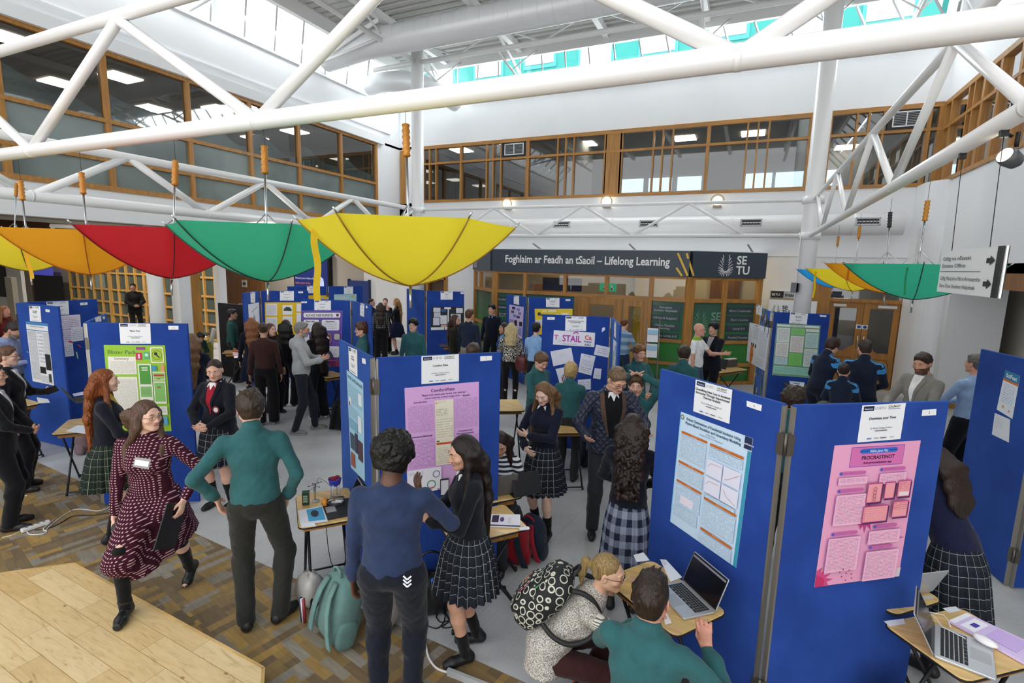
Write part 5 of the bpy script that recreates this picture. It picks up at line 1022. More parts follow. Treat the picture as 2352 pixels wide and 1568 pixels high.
sheet('poster', 'lilac poster with small dark pictures under the banner', 'poster', 'Ha', [(1170, 699), (1203, 705), (1199, 779), (1168, 771)], 'CDBBE4', [('r', .2, .05, .22, .08, '2A3050'), ('r', .55, .07, .2, .08, '6A8AD0'), ('r', .15, .17, .2, .08, '4A5070'), ('r', .65, .18, .2, .08, '7A78A0'), ('r', .3, .28, .2, .08, '6A8AD0'), ('r', .55, .3, .22, .08, '3A4060'), ('r', .4, .45, .2, .18, '262A34'), ('r', .75, .47, .2, .14, '1E2430'), ('l', .05, .45, .3, .3, '5A5AA0', '9A98D8', .02), ('r', .4, .66, .2, .16, '3A4450'), ('r', .7, .65, .25, .25, '8A90C8')])
header('Hb', [(1254, 684), (1285, 684), (1285, 706), (1254, 705)], ['Does wind change', 'bridge safety'], 'above the yellow poster under the banner')
numtag('Hb', [(1299, 687), (1310, 687), (1310, 691), (1299, 691)], '', 'above the yellow poster under the banner')
sheet('poster', 'bright yellow poster with white clouds under the banner', 'poster', 'Hb', [(1228, 709), (1315, 709), (1315, 768), (1230, 768)], 'F0D022', [('c', .12, .2, .05, '4A4640'), ('c', .19, .24, .03, '5A5650'), ('R', .2, .06, .12, .05, .02, 'F4F0DC'), ('R', .36, .05, .22, .06, .02, 'F4F0DC'), ('c', .6, .32, .09, 'F4F0E4'), ('r', .7, .16, .2, .22, 'F0ECE4'), ('r', .02, .42, .3, .2, 'ECE8F0'), ('l', .04, .45, .26, .14, '7A7A84', 'ECE8F0', .02)])
# ================================================================== STAGE, DESKS, THINGS ON THEM
def planks(t, b):
    co = N(t, 'ShaderNodeTexCoord'); mp = N(t, 'ShaderNodeMapping'); mp.inputs['Rotation'].default_value = (0, 0, math.radians(2.5)); L(t, co.outputs['Object'], mp.inputs['Vector'])
    br = N(t, 'ShaderNodeTexBrick', i_Scale=1., i_Mortar_Size=.0016, i_Mortar_Smooth=.3, i_Brick_Width=.78, i_Row_Height=.155, offset=.37); L(t, mp.outputs[0], br.inputs['Vector'])
    br.inputs['Color1'].default_value = (0, 0, 0, 1); br.inputs['Color2'].default_value = (1, 1, 1, 1); br.inputs['Mortar'].default_value = (.3, .3, .3, 1)
    c = ramp(t, br.outputs[0], [(0, srgb('D3B98A')), (.35, srgb('DDC596')), (.6, srgb('CDAE78')), (1, srgb('E2CDA2'))])
    m2 = N(t, 'ShaderNodeMapping'); m2.inputs['Scale'].default_value = (2.2, 16, 2); L(t, mp.outputs[0], m2.inputs['Vector'])
    n = N(t, 'ShaderNodeTexNoise', i_Scale=1.4, i_Detail=7., i_Distortion=2.2, i_Roughness=.6); L(t, m2.outputs[0], n.inputs['Vector'])
    g = ramp(t, n.outputs[0], [(.28, (.66, .6, .5)), (.42, (.92, .9, .86)), (.7, (1.05, 1.05, 1.05))])
    kn = N(t, 'ShaderNodeTexVoronoi', i_Scale=3.2); m3 = N(t, 'ShaderNodeMapping'); m3.inputs['Scale'].default_value = (1, 1.9, 1); L(t, mp.outputs[0], m3.inputs['Vector']); L(t, m3.outputs[0], kn.inputs['Vector'])
    kc = ramp(t, kn.outputs[0], [(.03, (.35, .26, .16)), (.075, (1, 1, 1))])
    a = N(t, 'ShaderNodeMix', data_type='RGBA', blend_type='MULTIPLY', i_0=1.); L(t, c, a.inputs[6]); L(t, g, a.inputs[7])
    b2 = N(t, 'ShaderNodeMix', data_type='RGBA', blend_type='MULTIPLY', i_0=.8); L(t, a.outputs[2], b2.inputs[6]); L(t, kc, b2.inputs[7])
    mo = N(t, 'ShaderNodeMix', data_type='RGBA'); L(t, br.outputs['Fac'], mo.inputs[0]); L(t, b2.outputs[2], mo.inputs[6]); mo.inputs[7].default_value = (*srgb('8E713F'), 1)
    L(t, mo.outputs[2], b.inputs['Base Color']); b.inputs['Roughness'].default_value = .38; b.inputs['Specular IOR Level'].default_value = .4
PLK = uvpattern('oak_stage_planks', planks); SH = .2
c = [PZ(-300, 1365, SH), PZ(0, 1316, SH), PZ(168, 1293, SH), PZ(605, 1533, SH), PZ(598, 1640, SH)]
c.append(Vector((c[-1].x+.1, -.4, SH))); c.append(Vector((c[0].x-.2, -.4, SH)))
mb = MB(); pts = [(p.x, p.y) for p in c]; mb.prism(pts[::-1], 0, SH, PLK)
for a, b in zip(c[1:4], c[2:5]): mb.bar((a.x, a.y, SH-.012), (b.x, b.y, SH-.012), .02, .026, mat('C9A66A', .4, 0, 'wood', stretch=(3, 3, 3)))
tag(mb.build('stage_platform'), 'low light oak plank platform in the near left corner', 'platform')
DESKW = mat('D9B676', .32, 0, 'wood', stretch=(2.5, 22, 6), spec=.5)
def desk(label, C0, U0, V0, w=.6, d=.43, z=.74, top=None, legs=True):
    """C0 a corner; U0, V0 points the two edges run towards"""
    C0 = v2(C0); U = (v2(U0)-C0).normalized(); V = v2(V0)-C0; V = (V-U*V.dot(U)).normalized(); R = Matrix((U, V, Vector((0, 0, 1)))).transposed()
    if R.determinant() < 0: C0 = C0+U*w; U = -U; R = Matrix((U, V, Vector((0, 0, 1)))).transposed()
    ctr = C0+U*w/2+V*d/2; o = thing('folding_desk', label, 'desk', (ctr.x, ctr.y, 0), 0, 'folding exam desks')
    m = top or DESKW; mb = MB(); mb.box(ctr+Vector((0, 0, z-.008)), (w, d, .016), m, R, bev=.05); mb.build('desk_top', o)
    mb = MB(); mb.box(ctr+Vector((0, 0, z-.013)), (w+.008, d+.008, .014), BLACK, R, bev=.052); mb.build('edge_strip', o)
    mb = MB()
    for s in (-1, 1): mb.box(ctr+U*s*(w*.36)+Vector((0, 0, z-.045)), (.03, d*.8, .05), mat('B07A3A', .5, 0, 'wood'), R); mb.box(ctr+V*s*(d*.4)+Vector((0, 0, z-.045)), (w*.75, .02, .05), mat('B07A3A', .5, 0, 'wood'), R)
    mb.build('apron', o)
    if legs:
        for s in (-1, 1):
            for q in (-1, 1):
                mb = MB(); a = ctr+V*s*(d*.34+q*.012)+U*q*w*.3+Vector((0, 0, z-.06)); b = ctr+V*s*(d*.36+q*.012)-U*q*w*.47+Vector((0, 0, .012)); mb.tube([a, b], .011, BLACK, 8); mb.tube([b, b+Vector((0, 0, .03))], .014, BLACK, 8); mb.build('leg', o)
        for q in (-1, 1):
            mb = MB(); mb.tube([ctr+V*d*.36-U*q*w*.45+Vector((0, 0, .04)), ctr-V*d*.36-U*q*w*.45+Vector((0, 0, .04))], .009, BLACK, 8); mb.build('foot_bar', o)
    return ctr, U, V
T2 = desk('folding exam desk with the bottle experiment beside the ComfortPlate board', (-2.86, 2.56), (-3.3, 2.94), (-2.62, 2.77))
T3 = desk('folding exam desk carrying a spiral notebook, behind the dark haired girl', (-1.35, 3.35), (-1.6, 3.04), (-1.62, 3.6))
T4 = desk('folding exam desk with a grey laptop next to the striped sweater woman', (-1.6, 3.82), (-1.98, 3.36), (-1.9, 4.07))
T7 = desk('folding exam desk with an open silver laptop by the pale blue poster', (.05, 3.0), (-.46, 3.36), (-.2, 2.7))
T8 = desk('folding exam desk with laptop and mouse in the near right corner', (.85, 3.3), (1.3, 3.67), (1.07, 2.93))
T9 = desk('folding exam desk showing one corner past the pink poster board', (1.24, 3.72), (.84, 4.12), (1.0, 3.45))
T1 = desk('folding exam desk with one white page at the lime green poster', (-6.79, 2.79), (-7.22, 3.14), (-6.4, 2.96), .6, .46)
T13 = desk('folding exam desk with a dark laptop inside the leftmost board', (-8.2, 3.75), (-7.75, 4.05), (-8.4, 4.1), top=mat('B79A66', .4, 0, 'wood'))
T14 = desk('folding exam desk corner behind the two dark dressed visitors at left', (-8.35, 3.38), (-8.95, 3.4), (-8.33, 3.0))
T5 = desk('folding exam desk end beside the tall boy in green', (-2.62, 6.22), (-2.9, 6.66), (-3.0, 6.05))
T6 = desk('folding exam desk between the long haired girl and the quilted jacket man', (-1.58, 5.75), (-1.9, 6.28), (-2.0, 5.5))
T10 = desk('folding exam desk with tablet and boxes by the green office glass', (-.42, 10.35), (0.02, 10.95), (-.75, 10.75), .95, .5)
DKT = mat('4A3A32', .4, 0, 'wood')
T11 = desk('dark topped desk under the black sheet of white cards', (-6.5, 10.15), (-6.15, 10.4), (-6.75, 10.55), .75, .45, top=DKT)
T12 = desk('dark topped desk below the light green poster', (.75, 9.45), (1.2, 9.55), (.7, 9.9), .55, .4, z=.8, top=DKT)
T15 = desk('low desk with red striped sheets beside the mustard chairs', (-9.75, 6.95), (-9.35, 7.35), (-10.1, 7.35), top=mat('B08850', .4, 0, 'wood'))
T16 = desk('folding exam desk at the foot of the purple poster', (-6.3, 6.35), (-6.9, 6.55), (-6.15, 6.75), .5, .35)
T17 = desk('folding exam desk end right of the purple poster by the black bag', (-5.62, 5.95), (-5.95, 6.4), (-5.2, 6.25), .55, .4)
def place(T, u, v, z=.742): c, U, V = T; return c+U*u+V*v+Vector((0, 0, z))
KEYM = mat('1C1D20', .5); SILV = mat('C8CBCF', .3, .6)
def laptop(label, hl, hr, front, z=.742, w=.31, dd=.215, ang=110, body=SILV, scr='101114', bez='16171A', scrmat=None, screen_h=.2):
    """hl, hr ends of the hinge as seen by someone using it, front = a point on the user's side"""
    hl, hr, fr = v2(hl), v2(hr), v2(front); mid = (hl+hr)/2; U = (hr-hl).normalized(); V = fr-mid; V = (V-U*V.dot(U)).normalized(); Z = Vector((0, 0, 1)); R = Matrix((U, V, Z)).transposed()
    o = thing('laptop', label, 'laptop', (mid.x, mid.y, z)); mb = MB(); b0 = mid+Z*z
    mb.box(b0+V*dd/2+Z*.007, (w, dd, .013), body, R, bev=.012); mb.box(b0+V*dd*.78+Z*.0138, (w*.34, dd*.34, .0006), mat('B4B7BB', .35, .4), R); bs = mb.build('base', o)
    mb = MB(); mb.box(b0+V*(dd*.34)+Z*.0138, (w*.88, dd*.46, .0008), body, R)
    for r in range(6):
        n = 14 if r < 5 else 8
        for k in range(n):
            kw = w*.86/n; mb.box(b0+U*(-w*.43+kw*(k+.5))+V*(dd*(.14+.078*r))+Z*.0148, (kw*.84, dd*.062, .0016), KEYM, R)
    mb.build('keyboard', bs)
    a = math.radians(ang); up = -V*math.cos(a)*-1 if False else (V*math.cos(a)+Z*math.sin(a)); nrm = (V*math.sin(a)-Z*math.cos(a)); R2 = Matrix((U, up, nrm)).transposed()
    mb = MB(); mb.box(b0+Z*.014+up*screen_h/2-nrm*.003, (w, screen_h, .006), body if scrmat is None else body, R2, bev=.008); ld = mb.build('lid', o)
    mb = MB(); mb.box(b0+Z*.014+up*screen_h*.5+nrm*.0006, (w*.97, screen_h*.95, .001), mat(bez, .3), R2); mb.box(b0+Z*.014+up*screen_h*.47+nrm*.0014, (w*.93, screen_h*.8, .0008), mat(scr, .15), R2); mb.box(b0+Z*.014+up*screen_h*.89+nrm*.002, (w*.93, screen_h*.06, .0006), mat('7C7F88', .4), R2); mb.build('display', ld)
    return o
def hz(x, y, z=.755): p = PZ(x, y, z); return (p.x, p.y)
laptop('silver laptop with a black screen open on the desk by the pale blue poster', hz(1569, 1334), hz(1641, 1402), hz(1540, 1400), ang=112)
laptop('silver laptop with dark screen and white mouse in the near right corner', hz(2145, 1509), hz(2147, 1428), hz(2285, 1530), w=.32, dd=.24, ang=118, scr='26272A', bez='1E1F22', screen_h=.215)
laptop('silver laptop seen from behind its lid at the edge of the pink poster board', hz(2128, 1357), hz(2060, 1366), hz(2100, 1330), ang=112)
laptop('grey laptop seen from behind on the desk of the striped sweater woman', hz(1180, 1131), hz(1112, 1140), hz(1140, 1112), ang=105, body=mat('6E6A66', .45, .3), w=.3)
laptop('dark grey laptop open inside the leftmost display board', hz(160, 915, .75), hz(176, 926, .75), hz(200, 905, .75), body=mat('3A3D42', .5), ang=115, w=.34)
laptop('black laptop half hidden by the boy in the navy sweatshirt', hz(795, 1168), hz(782, 1190), hz(752, 1170), body=mat('17181A', .5), ang=150, w=.32, screen_h=.18) if False else None
p0, U0, V0 = T2
laptop('black laptop at the elbow of the boy in the navy sweatshirt', hz(820, 1180), hz(800, 1140), hz(748, 1170), body=mat('17181A', .5), ang=115, w=.3)
# things on the bottle experiment desk
c = PZ(703, 1158, .742); o = thing('juice_carton', 'small dark green drink carton at the desk edge', 'carton', tuple(c)); mb = MB(); R = Matrix.Rotation(.6, 3, 'Z'); GC = mat('1F3A2A', .45)
mb.box(c+Vector((0, 0, .05)), (.05, .034, .1), GC, R); mb.mesh([c+R @ Vector(p)+Vector((0, 0, .1)) for p in ((-.025, -.017, 0), (.025, -.017, 0), (.025, .017, 0), (-.025, .017, 0), (-.025, 0, .02), (.025, 0, .02))], [(0, 1, 5, 4), (2, 3, 4, 5), (1, 2, 5), (3, 0, 4)], mat('2A5038', .4)); mb.build('body', o)
mb = MB(); 
for k in range(4): mb.box(c+R @ Vector((0, -.0175, .03+k*.016)), (.034, .001, .008), mat('B8C8A8', .5), R)
mb.build('printed_label', o)
def bottle(label, c, d, col, capc, r=.04, ln=.16):
    c = Vector(c); d = Vector(d).normalized(); x = d.cross(Vector((0, 0, 1)));  x = x.normalized() if x.length > .01 else Vector((1, 0, 0)); R = Matrix((x, d.cross(x)*-1, d)).transposed() if False else d.to_track_quat('Z', 'Y').to_matrix()
    o = thing('bottle', label, 'bottle', tuple(c)); mb = MB(); mb.lathe([(r*.9, 0), (r, .01), (r, ln*.7), (r*.55, ln*.9), (r*.45, ln)], glass((.85, .88, .9), .1, 'clear_plastic'), c, 20, R); mb.build('body', o)
    mb = MB(); mb.lathe([(r*.8, ln), (r*.82, ln+.03), (r*.6, ln+.032)], mat(capc, .4), c, 18, R); mb.build('cap', o)
c = PZ(790, 1150, .785); c2 = PZ(738, 1153, .785); bottle('clear plastic bottle with orange cap lying on the experiment desk', c, c2-c, 'D8DCE0', 'E08A1E', ln=.13)
c = PZ(770, 1140, .742); o = thing('motor_stand', 'blue plastic tub with red wires on clear legs', 'experiment', tuple(c)); mb = MB(); BL = mat('2A3FC0', .35)
mb.lathe([(.03, .1), (.045, .115), (.05, .15), (.055, .155), (.05, .16), (.042, .12)], BL, c, 20); mb.build('tub', o)
for k in range(4):
    a = k*PI/2+.4; mb = MB(); mb.tube([c+Vector((.035*math.cos(a), .035*math.sin(a), .0)), c+Vector((.04*math.cos(a), .04*math.sin(a), .12))], .006, mat('C8CCD4', .2, spec=.6), 6); mb.build('leg', o)
rnd = random.Random(2); mb = MB()
for k in range(4): mb.tube([c+Vector((rnd.uniform(-.04, .04), rnd.uniform(-.04, .04), .155+.02*math.sin(j))) for j in range(5)], .004, mat('B02A2A', .5), 5)
mb.build('red_wires', o)
c = PZ(724, 1150, .742); o = thing('wire_model', 'small wire and lamp model on a clear stem', 'experiment', tuple(c)); mb = MB(); mb.tube([c, c+Vector((0, 0, .15))], .008, glass((.8, .85, .88), .15, 'clear_plastic'), 8); mb.lathe([(.03, 0), (.03, .006)], mat('C8CACC', .4), c, 16); mb.build('stem', o)
mb = MB()
for k in range(7): a = k*.9; q = c+Vector((0, 0, .13+.01*math.sin(k*2))); e = q+Vector((.05*math.cos(a), .05*math.sin(a), .02*math.sin(k))); mb.tube([q, e], .0018, DARK, 4); mb.ball(e, .006, mat('8A2A2A' if k % 2 else '3A3A3A', .5), 6)
mb.tube([c+Vector((0, 0, .14)), c+Vector((.03, .02, .2)), c+Vector((.08, .05, .16)), c+Vector((.12, .05, .13))], .0018, DARK, 5); mb.build('wires', o)
def flatsheet(name, label, cat, pts, z, col, els=(), th=.0012):
    P = [PZ(x, y, z) for x, y in pts]; mb = MB(); n = len(P); vs = P+[p-Vector((0, 0, th)) for p in P]
    mb.mesh(vs, [tuple(range(n))[::-1], tuple(range(n, 2*n))]+[(i, (i+1) % n, n+(i+1) % n, n+i) for i in range(n)], CM(col))
    def bl(u, v, l): return P[0].lerp(P[1], u).lerp(P[3].lerp(P[2], u), v)+Vector((0, 0, .0006*l))
    for l, e in enumerate(els, 1):
        x, y, w, h, cc = e[:5]; m = CM(cc) if isinstance(cc, str) else cc
        if len(e) > 5: mb.face([bl(x+w/2+w/2*math.cos(k*PI/6), y+h/2+h/2*math.sin(k*PI/6), l) for k in range(12)], m)
        else: mb.face([bl(x, y, l), bl(x+w, y, l), bl(x+w, y+h, l), bl(x, y+h, l)], m, [(0, 0), (.2*w, 0), (.2*w, .28*h), (0, .28*h)])
    return tag(mb.build(name), label, cat)
flatsheet('brochure', 'white brochure with a blue picture of a machine on the experiment desk', 'brochure', [(684, 1172), (742, 1160), (753, 1197), (690, 1204)], .745, 'ECEFF6', [(.32, .08, .62, .8, '4AA8DC'), (.45, .2, .3, .45, '1E2A3A', 1)])
flatsheet('paper_sheets', 'loose white pages under the blue picture brochure', 'paper', [(690, 1188), (718, 1192), (726, 1208), (692, 1210)], .744, 'F0F1F6')
flatsheet('notebook', 'spiral notebook with a dark crest on its white cover', 'notebook', [(1127, 1180), (1195, 1181), (1195, 1210), (1121, 1207)], .752, 'F0EEF6', [(.08, .1, .22, .6, '2A1A3A'), (.34, .25, .14, .4, '5A3A7A', 1), (.6, .3, .1, .4, textlines('6A6A78', 'F0EEF6', .012)), (0, .9, 1, .1, '3A3A60')], .01)
c = PZ(1204, 1215, .742); mb = MB(); mb.box(c+Vector((0, 0, .006)), (.08, .035, .012), PAPER, Matrix.Rotation(.7, 3, 'Z'), bev=.01); tag(mb.build('charger'), 'small white charger at the corner of the notebook desk', 'charger')
c = PZ(1186, 1118, .742); mb = MB(); mb.ball(c+Vector((0, 0, .012)), (.032, .05, .016), PAPER, 14); tag(mb.build('computer_mouse'), 'white mouse beside the grey laptop', 'mouse')
flatsheet('printed_report', 'printed report pages with a purple band beside the grey laptop', 'paper', [(1165, 1095), (1182, 1078), (1222, 1103), (1188, 1116)], .746, 'F0F1F6', [(.1, .1, .4, .3, '4A4A52'), (.1, .6, .4, .2, '3A3A42'), (.0, .8, 1, .12, 'A8A0E0')])
o = thing('tablet_case', 'black folding tablet case standing on the grey laptop desk', 'tablet', tuple(PZ(1215, 1140, .742))); a = PZ(1190, 1146, .742); b = PZ(1240, 1136, .742); mb = MB(); d = (b-a).normalized(); nn = Vector((-d.y, d.x, 0)); R = Matrix((d, nn, Vector((0, 0, 1)))).transposed(); 
mb.box((a+b)/2+nn*.05+Vector((0, 0, .1)), (.27, .012, .19), BLACK, R @ Matrix.Rotation(math.radians(-22), 3, 'X'), bev=.004); mb.build('cover', o); mb = MB(); mb.box((a+b)/2+nn*.1+Vector((0, 0, .01)), (.27, .16, .014), BLACK, R, bev=.006); mb.build('base', o)
flatsheet('paper_sheet', 'white page lying on the desk by the lime green poster', 'paper', [(150, 990), (178, 976), (212, 978), (212, 998)], .745, 'E9ECF2')
flatsheet('paper_sheets', 'white pages on the desk behind the left visitors', 'paper', [(84, 912), (110, 916), (115, 924), (88, 926)], .746, 'E4E2DC')
flatsheet('paper_sheet', 'white page behind the dark laptop in the leftmost board', 'paper', [(166, 904), (206, 896), (206, 904), (170, 910)], .746, 'D8D8F0')
flatsheet('paper_sheet', 'white page on the far side of the crouching woman', 'paper', [(1455, 1274), (1478, 1268), (1492, 1286), (1462, 1290)], .745, 'F2F3F6')
flatsheet('instruction_sheets', 'white printed pages between the silver laptop and the blue board', 'paper', [(1516, 1284), (1530, 1285), (1567, 1325), (1540, 1336)], .745, 'F2F4FA', [(.1, .05, .5, .25, textlines('3A3A44', 'F2F4FA', .01))])
flatsheet('sticker', 'torn white sticker on the near edge of the silver laptop desk', 'sticker', [(1521, 1406), (1532, 1408), (1543, 1430), (1528, 1434)], .743, 'F4F4F2')
c = PZ(2262, 1478, .757); mb = MB(); R = Matrix.Rotation(-.75, 3, 'Z'); mb.ball(c+Vector((0, 0, .018)), (.055, .03, .02), mat('F1EFEE', .25, spec=.6), 20, R); tag(mb.build('computer_mouse'), 'white mouse lying on the silver laptop in the near right corner', 'mouse')
mb = MB(); mb.tube([PZ(x, y, .762) for x, y in ((2218, 1466), (2190, 1452), (2165, 1440), (2150, 1420), (2135, 1405), (2168, 1412), (2178, 1425), (2184, 1440))], .0022, PAPER, 6); tag(mb.build('mouse_cable'), 'white cable curling behind the silver laptop', 'cable')
o = flatsheet('spiral_report', 'lilac and white spiral bound report on the near right desk', 'notebook', [(2220, 1407), (2400, 1490), (2352, 1520), (2180, 1424)], .758, 'DCC8F0', [(0, 0, .08, 1, 'F4F4FA'), (.14, .12, .2, .8, 'F6F6FC'), (.2, .4, .09, .25, '4A3AA8'), (.45, .1, .4, .7, 'D0B4EC')], .014)
for q, w in (((2030, 1426, 2075, 1420, 2080, 1432, 2044, 1438), 'torn number sticker at the left corner of the near right desk'), ((2165, 1396, 2195, 1392, 2208, 1402, 2180, 1407), 'torn grey sticker at the far corner of the near right desk')):
    flatsheet('sticker', w, 'sticker', [(q[0], q[1]), (q[2], q[3]), (q[4], q[5]), (q[6], q[7])], .7425, 'DADBE2')
flatsheet('sticker', 'torn grey sticker on the desk corner past the pink poster board', 'sticker', [(2112, 1368), (2138, 1366), (2146, 1374), (2118, 1377)], .7425, 'C8C6BE')
# by the office glass
c = place(T10, 0, 0); o = thing('tablet_stand', 'black tablet propped on the desk by the green office glass', 'tablet', tuple(c)); mb = MB(); p = PZ(1655, 846, .742); mb.box(p+Vector((0, 0, .1)), (.26, .015, .2), BLACK, Matrix.Rotation(-.5, 3, 'Z') @ Matrix.Rotation(math.radians(-15), 3, 'X'), bev=.004); mb.build('tablet', o)
mb = MB(); p = PZ(1676, 841, .742); mb.box(p+Vector((0, 0, .07)), (.3, .12, .14), mat('5A5650', .6), Matrix.Rotation(.9, 3, 'Z')); mb.box(p+Vector((0, .02, .15)), (.32, .05, .02), mat('E8E8E6', .5), Matrix.Rotation(.9, 3, 'Z')); tag(mb.build('model_box'), 'grey box model with a white strip on the desk by the office glass', 'box')
flatsheet('paper_sheets', 'white pages on the desk by the office glass', 'paper', [(1624, 846), (1636, 843), (1642, 850), (1630, 853)], .745, 'F0F2F6')
flatsheet('clipboard', 'white page on a board on the desk below the light green poster', 'clipboard', [(1812, 874), (1848, 878), (1846, 888), (1816, 884)], .805, 'F0F2F8', [(.3, .4, .4, .2, '5A6A8A')])
flatsheet('striped_sheets', 'white sheets with red stripes on the desk by the mustard chairs', 'paper', [(533, 806), (558, 808), (558, 822), (538, 822)], .745, 'EFEDEC', [(0, 0, 1, .18, 'B02A34'), (0, .35, 1, .1, 'B02A34'), (0, .6, .6, .1, 'B02A34')])
# ================================================================== BAGS, CHAIRS, CABLES
def blob(name, parent, c, r, m, R=None, n=18, world=True, pw=2.6, noise=.0, seed=0):
    """soft rounded box: superellipsoid with a little unevenness"""
    R = R or Matrix.Identity(3); vs = []; fs = []; k2 = n//2+1; c = Vector(c); rn = random.Random(seed); ph = [rn.uniform(0, 6) for _ in range(6)]
    def sg(v, e): return math.copysign(abs(v)**e, v)
    for i in range(k2):
        t = -PI/2+PI*i/(k2-1)
        for k in range(n):
            a = 2*PI*k/n; e = 2/pw; x = sg(math.cos(t), e)*sg(math.cos(a), e); y = sg(math.cos(t), e)*sg(math.sin(a), e); z = sg(math.sin(t), e)
            q = 1+noise*(math.sin(3*a+ph[0])*math.cos(2*t+ph[1])+.6*math.sin(5*a+ph[2]+4*t))
            vs.append(c+R @ Vector((x*r[0]*q, y*r[1]*q, z*r[2]*q)))
    for i in range(k2-1):
        for k in range(n): fs.append((i*n+k, i*n+(k+1) % n, (i+1)*n+(k+1) % n, (i+1)*n+k))
    mb = MB(); mb.mesh(vs, fs, m, True); return mb.build(name, parent, world)
def backpack(label, c, rz, col, h=.46, w=.3, dp=.2, tilt=-12, strapc=None, patt=None):
    o = thing('backpack', label, 'bag', tuple(c)); c = Vector(c); R = Matrix.Rotation(rz, 3, 'Z') @ Matrix.Rotation(math.radians(tilt), 3, 'X'); m = patt or fab(col); ms = fab(strapc or col)
    P = lambda x, y, z: c+R @ Vector((x, y, z))
    blob('body', o, P(0, 0, h*.5), (w/2, dp/2, h/2), m, R, 28, pw=3.0, noise=.02, seed=1)
    blob('front_pocket', o, P(0, dp*.42, h*.3), (w*.38, dp*.22, h*.24), m, R, 20, pw=3)
    for s in (-1, 1):
        blob('side_pocket', o, P(s*w*.46, 0, h*.22), (w*.1, dp*.36, h*.2), m, R, 14, pw=3)
        mb = MB(); pts = [P(s*w*.16, -dp*.46, h*.9), P(s*w*.2, -dp*.62, h*.72), P(s*w*.26, -dp*.66, h*.5), P(s*w*.34, -dp*.6, h*.25), P(s*w*.42, -dp*.5, h*.06)]
        x = R @ Vector((1, 0, 0)); nn = R @ Vector((0, -1, 0)); vs = []; fs = []
        for p in pts:
            for a, b in ((-.028, .006), (.028, .006), (.028, -.004), (-.028, -.004)): vs.append(p+x*a+nn*b)
        for i in range(len(pts)-1):
            for k in range(4): fs.append((i*4+k, i*4+(k+1) % 4, i*4+4+(k+1) % 4, i*4+4+k))
        fs += [(0, 1, 2, 3), (len(vs)-1, len(vs)-2, len(vs)-3, len(vs)-4)]; mb.mesh(vs, fs, ms, True); mb.build('shoulder_strap', o)
    mb = MB(); mb.tube([P(-.05, -dp*.3, h*.96), P(-.045, -dp*.35, h*1.03), P(0, -dp*.37, h*1.07), P(.045, -dp*.35, h*1.03), P(.05, -dp*.3, h*.96)], .009, ms, 8); mb.build('grab_handle', o)
    mb = MB(); mb.tube([P(math.cos(a)*w*.42, dp*.3, h*.55+math.sin(a)*h*.4) for a in np.linspace(.1, PI-.1, 12)], .004, DARK, 5); mb.build('zip', o); return o, P, R
bp, P, R = backpack('sage green school backpack standing on the wood patterned floor', (-2.5, 2.5, .01), -.35, '5F7F7B', .5, .34, .22, tilt=-14, strapc='688A86')
mb = MB(); 
for k in range(3): mb.tube([(-2.79+.012*k, 2.5, .05), (-2.8+.012*k, 2.5, .24)], .013, mat(('26304A', 'C8CCD8', '8A2A34')[k], .4), 8)
tag(mb.build('pen_bundle'), 'pens and markers sticking out of the green backpack pocket', 'pens')
blob('plastic_bag', None, (-2.95, 2.72, .13), (.1, .09, .14), mat('BDB8B4', .25, spec=.5), None, 20, noise=.09, seed=3); tag(bpy.data.objects['plastic_bag'], 'crumpled clear plastic bag behind the green backpack', 'bag')
b2 = blob('plastic_bag', None, (-2.28, 2.78, .14), (.13, .1, .15), mat('8E8A88', .25, spec=.5), None, 20, noise=.1, seed=8); tag(b2, 'grey plastic bag squeezed between the green backpack and the blue board', 'bag')
c = PZ(805, 1335, .05); o = thing('headphones', 'black and red over ear headphones lying by the green backpack', 'headphones', tuple(c)); mb = MB(); mb.tube([c+Vector((.08*math.cos(a), 0, .06+.08*math.sin(a))) for a in np.linspace(.2, PI-.2, 12)], .01, BLACK, 8); mb.build('headband', o)
for s in (-1, 1): mb = MB(); mb.lathe([(.035, -.015), (.04, 0), (.035, .018)], BLACK, c+Vector((s*.075, 0, .05)), 16, Matrix.Rotation(PI/2, 3, 'Y')); mb.lathe([(.03, .0185), (.02, .02)], mat('A02A30', .5), c+Vector((s*.075, 0, .05)), 16, Matrix.Rotation(PI/2, 3, 'Y')); mb.build('ear_cup', o)
c = PZ(990, 1405, 0); o = thing('handbag', 'large black handbag on the floor under the ComfortPlate poster', 'bag', tuple(c)); blob('body', o, c+Vector((0, 0, .17)), (.2, .09, .17), mat('141417', .35), Matrix.Rotation(.7, 3, 'Z'), 26, pw=3.2, noise=.03, seed=2)
mb = MB(); R = Matrix.Rotation(.7, 3, 'Z'); mb.tube([c+R @ Vector((.13*math.cos(a), .02, .3+.2*math.sin(a))) for a in np.linspace(0, PI, 14)], .009, mat('18181A', .3), 8); mb.build('handle', o)
c = PZ(996, 1345, .33); mb = MB(); mb.lathe([(.022, -.1), (.026, 0), (.02, .02)], mat('2E2E33', .4), c, 14); mb.lathe([(.018, .02), (.02, .05), (.012, .06)], mat('2F6FC8', .4), c, 14); tag(mb.build('drink_bottle'), 'bottle with a bright blue cap standing in the black handbag', 'bottle')
backpack('red and black school bag under the notebook desk', tuple(PZ(1175, 1288, 0)), .3, '8E1A26', .4, .32, .2, tilt=8, strapc='1C2430')
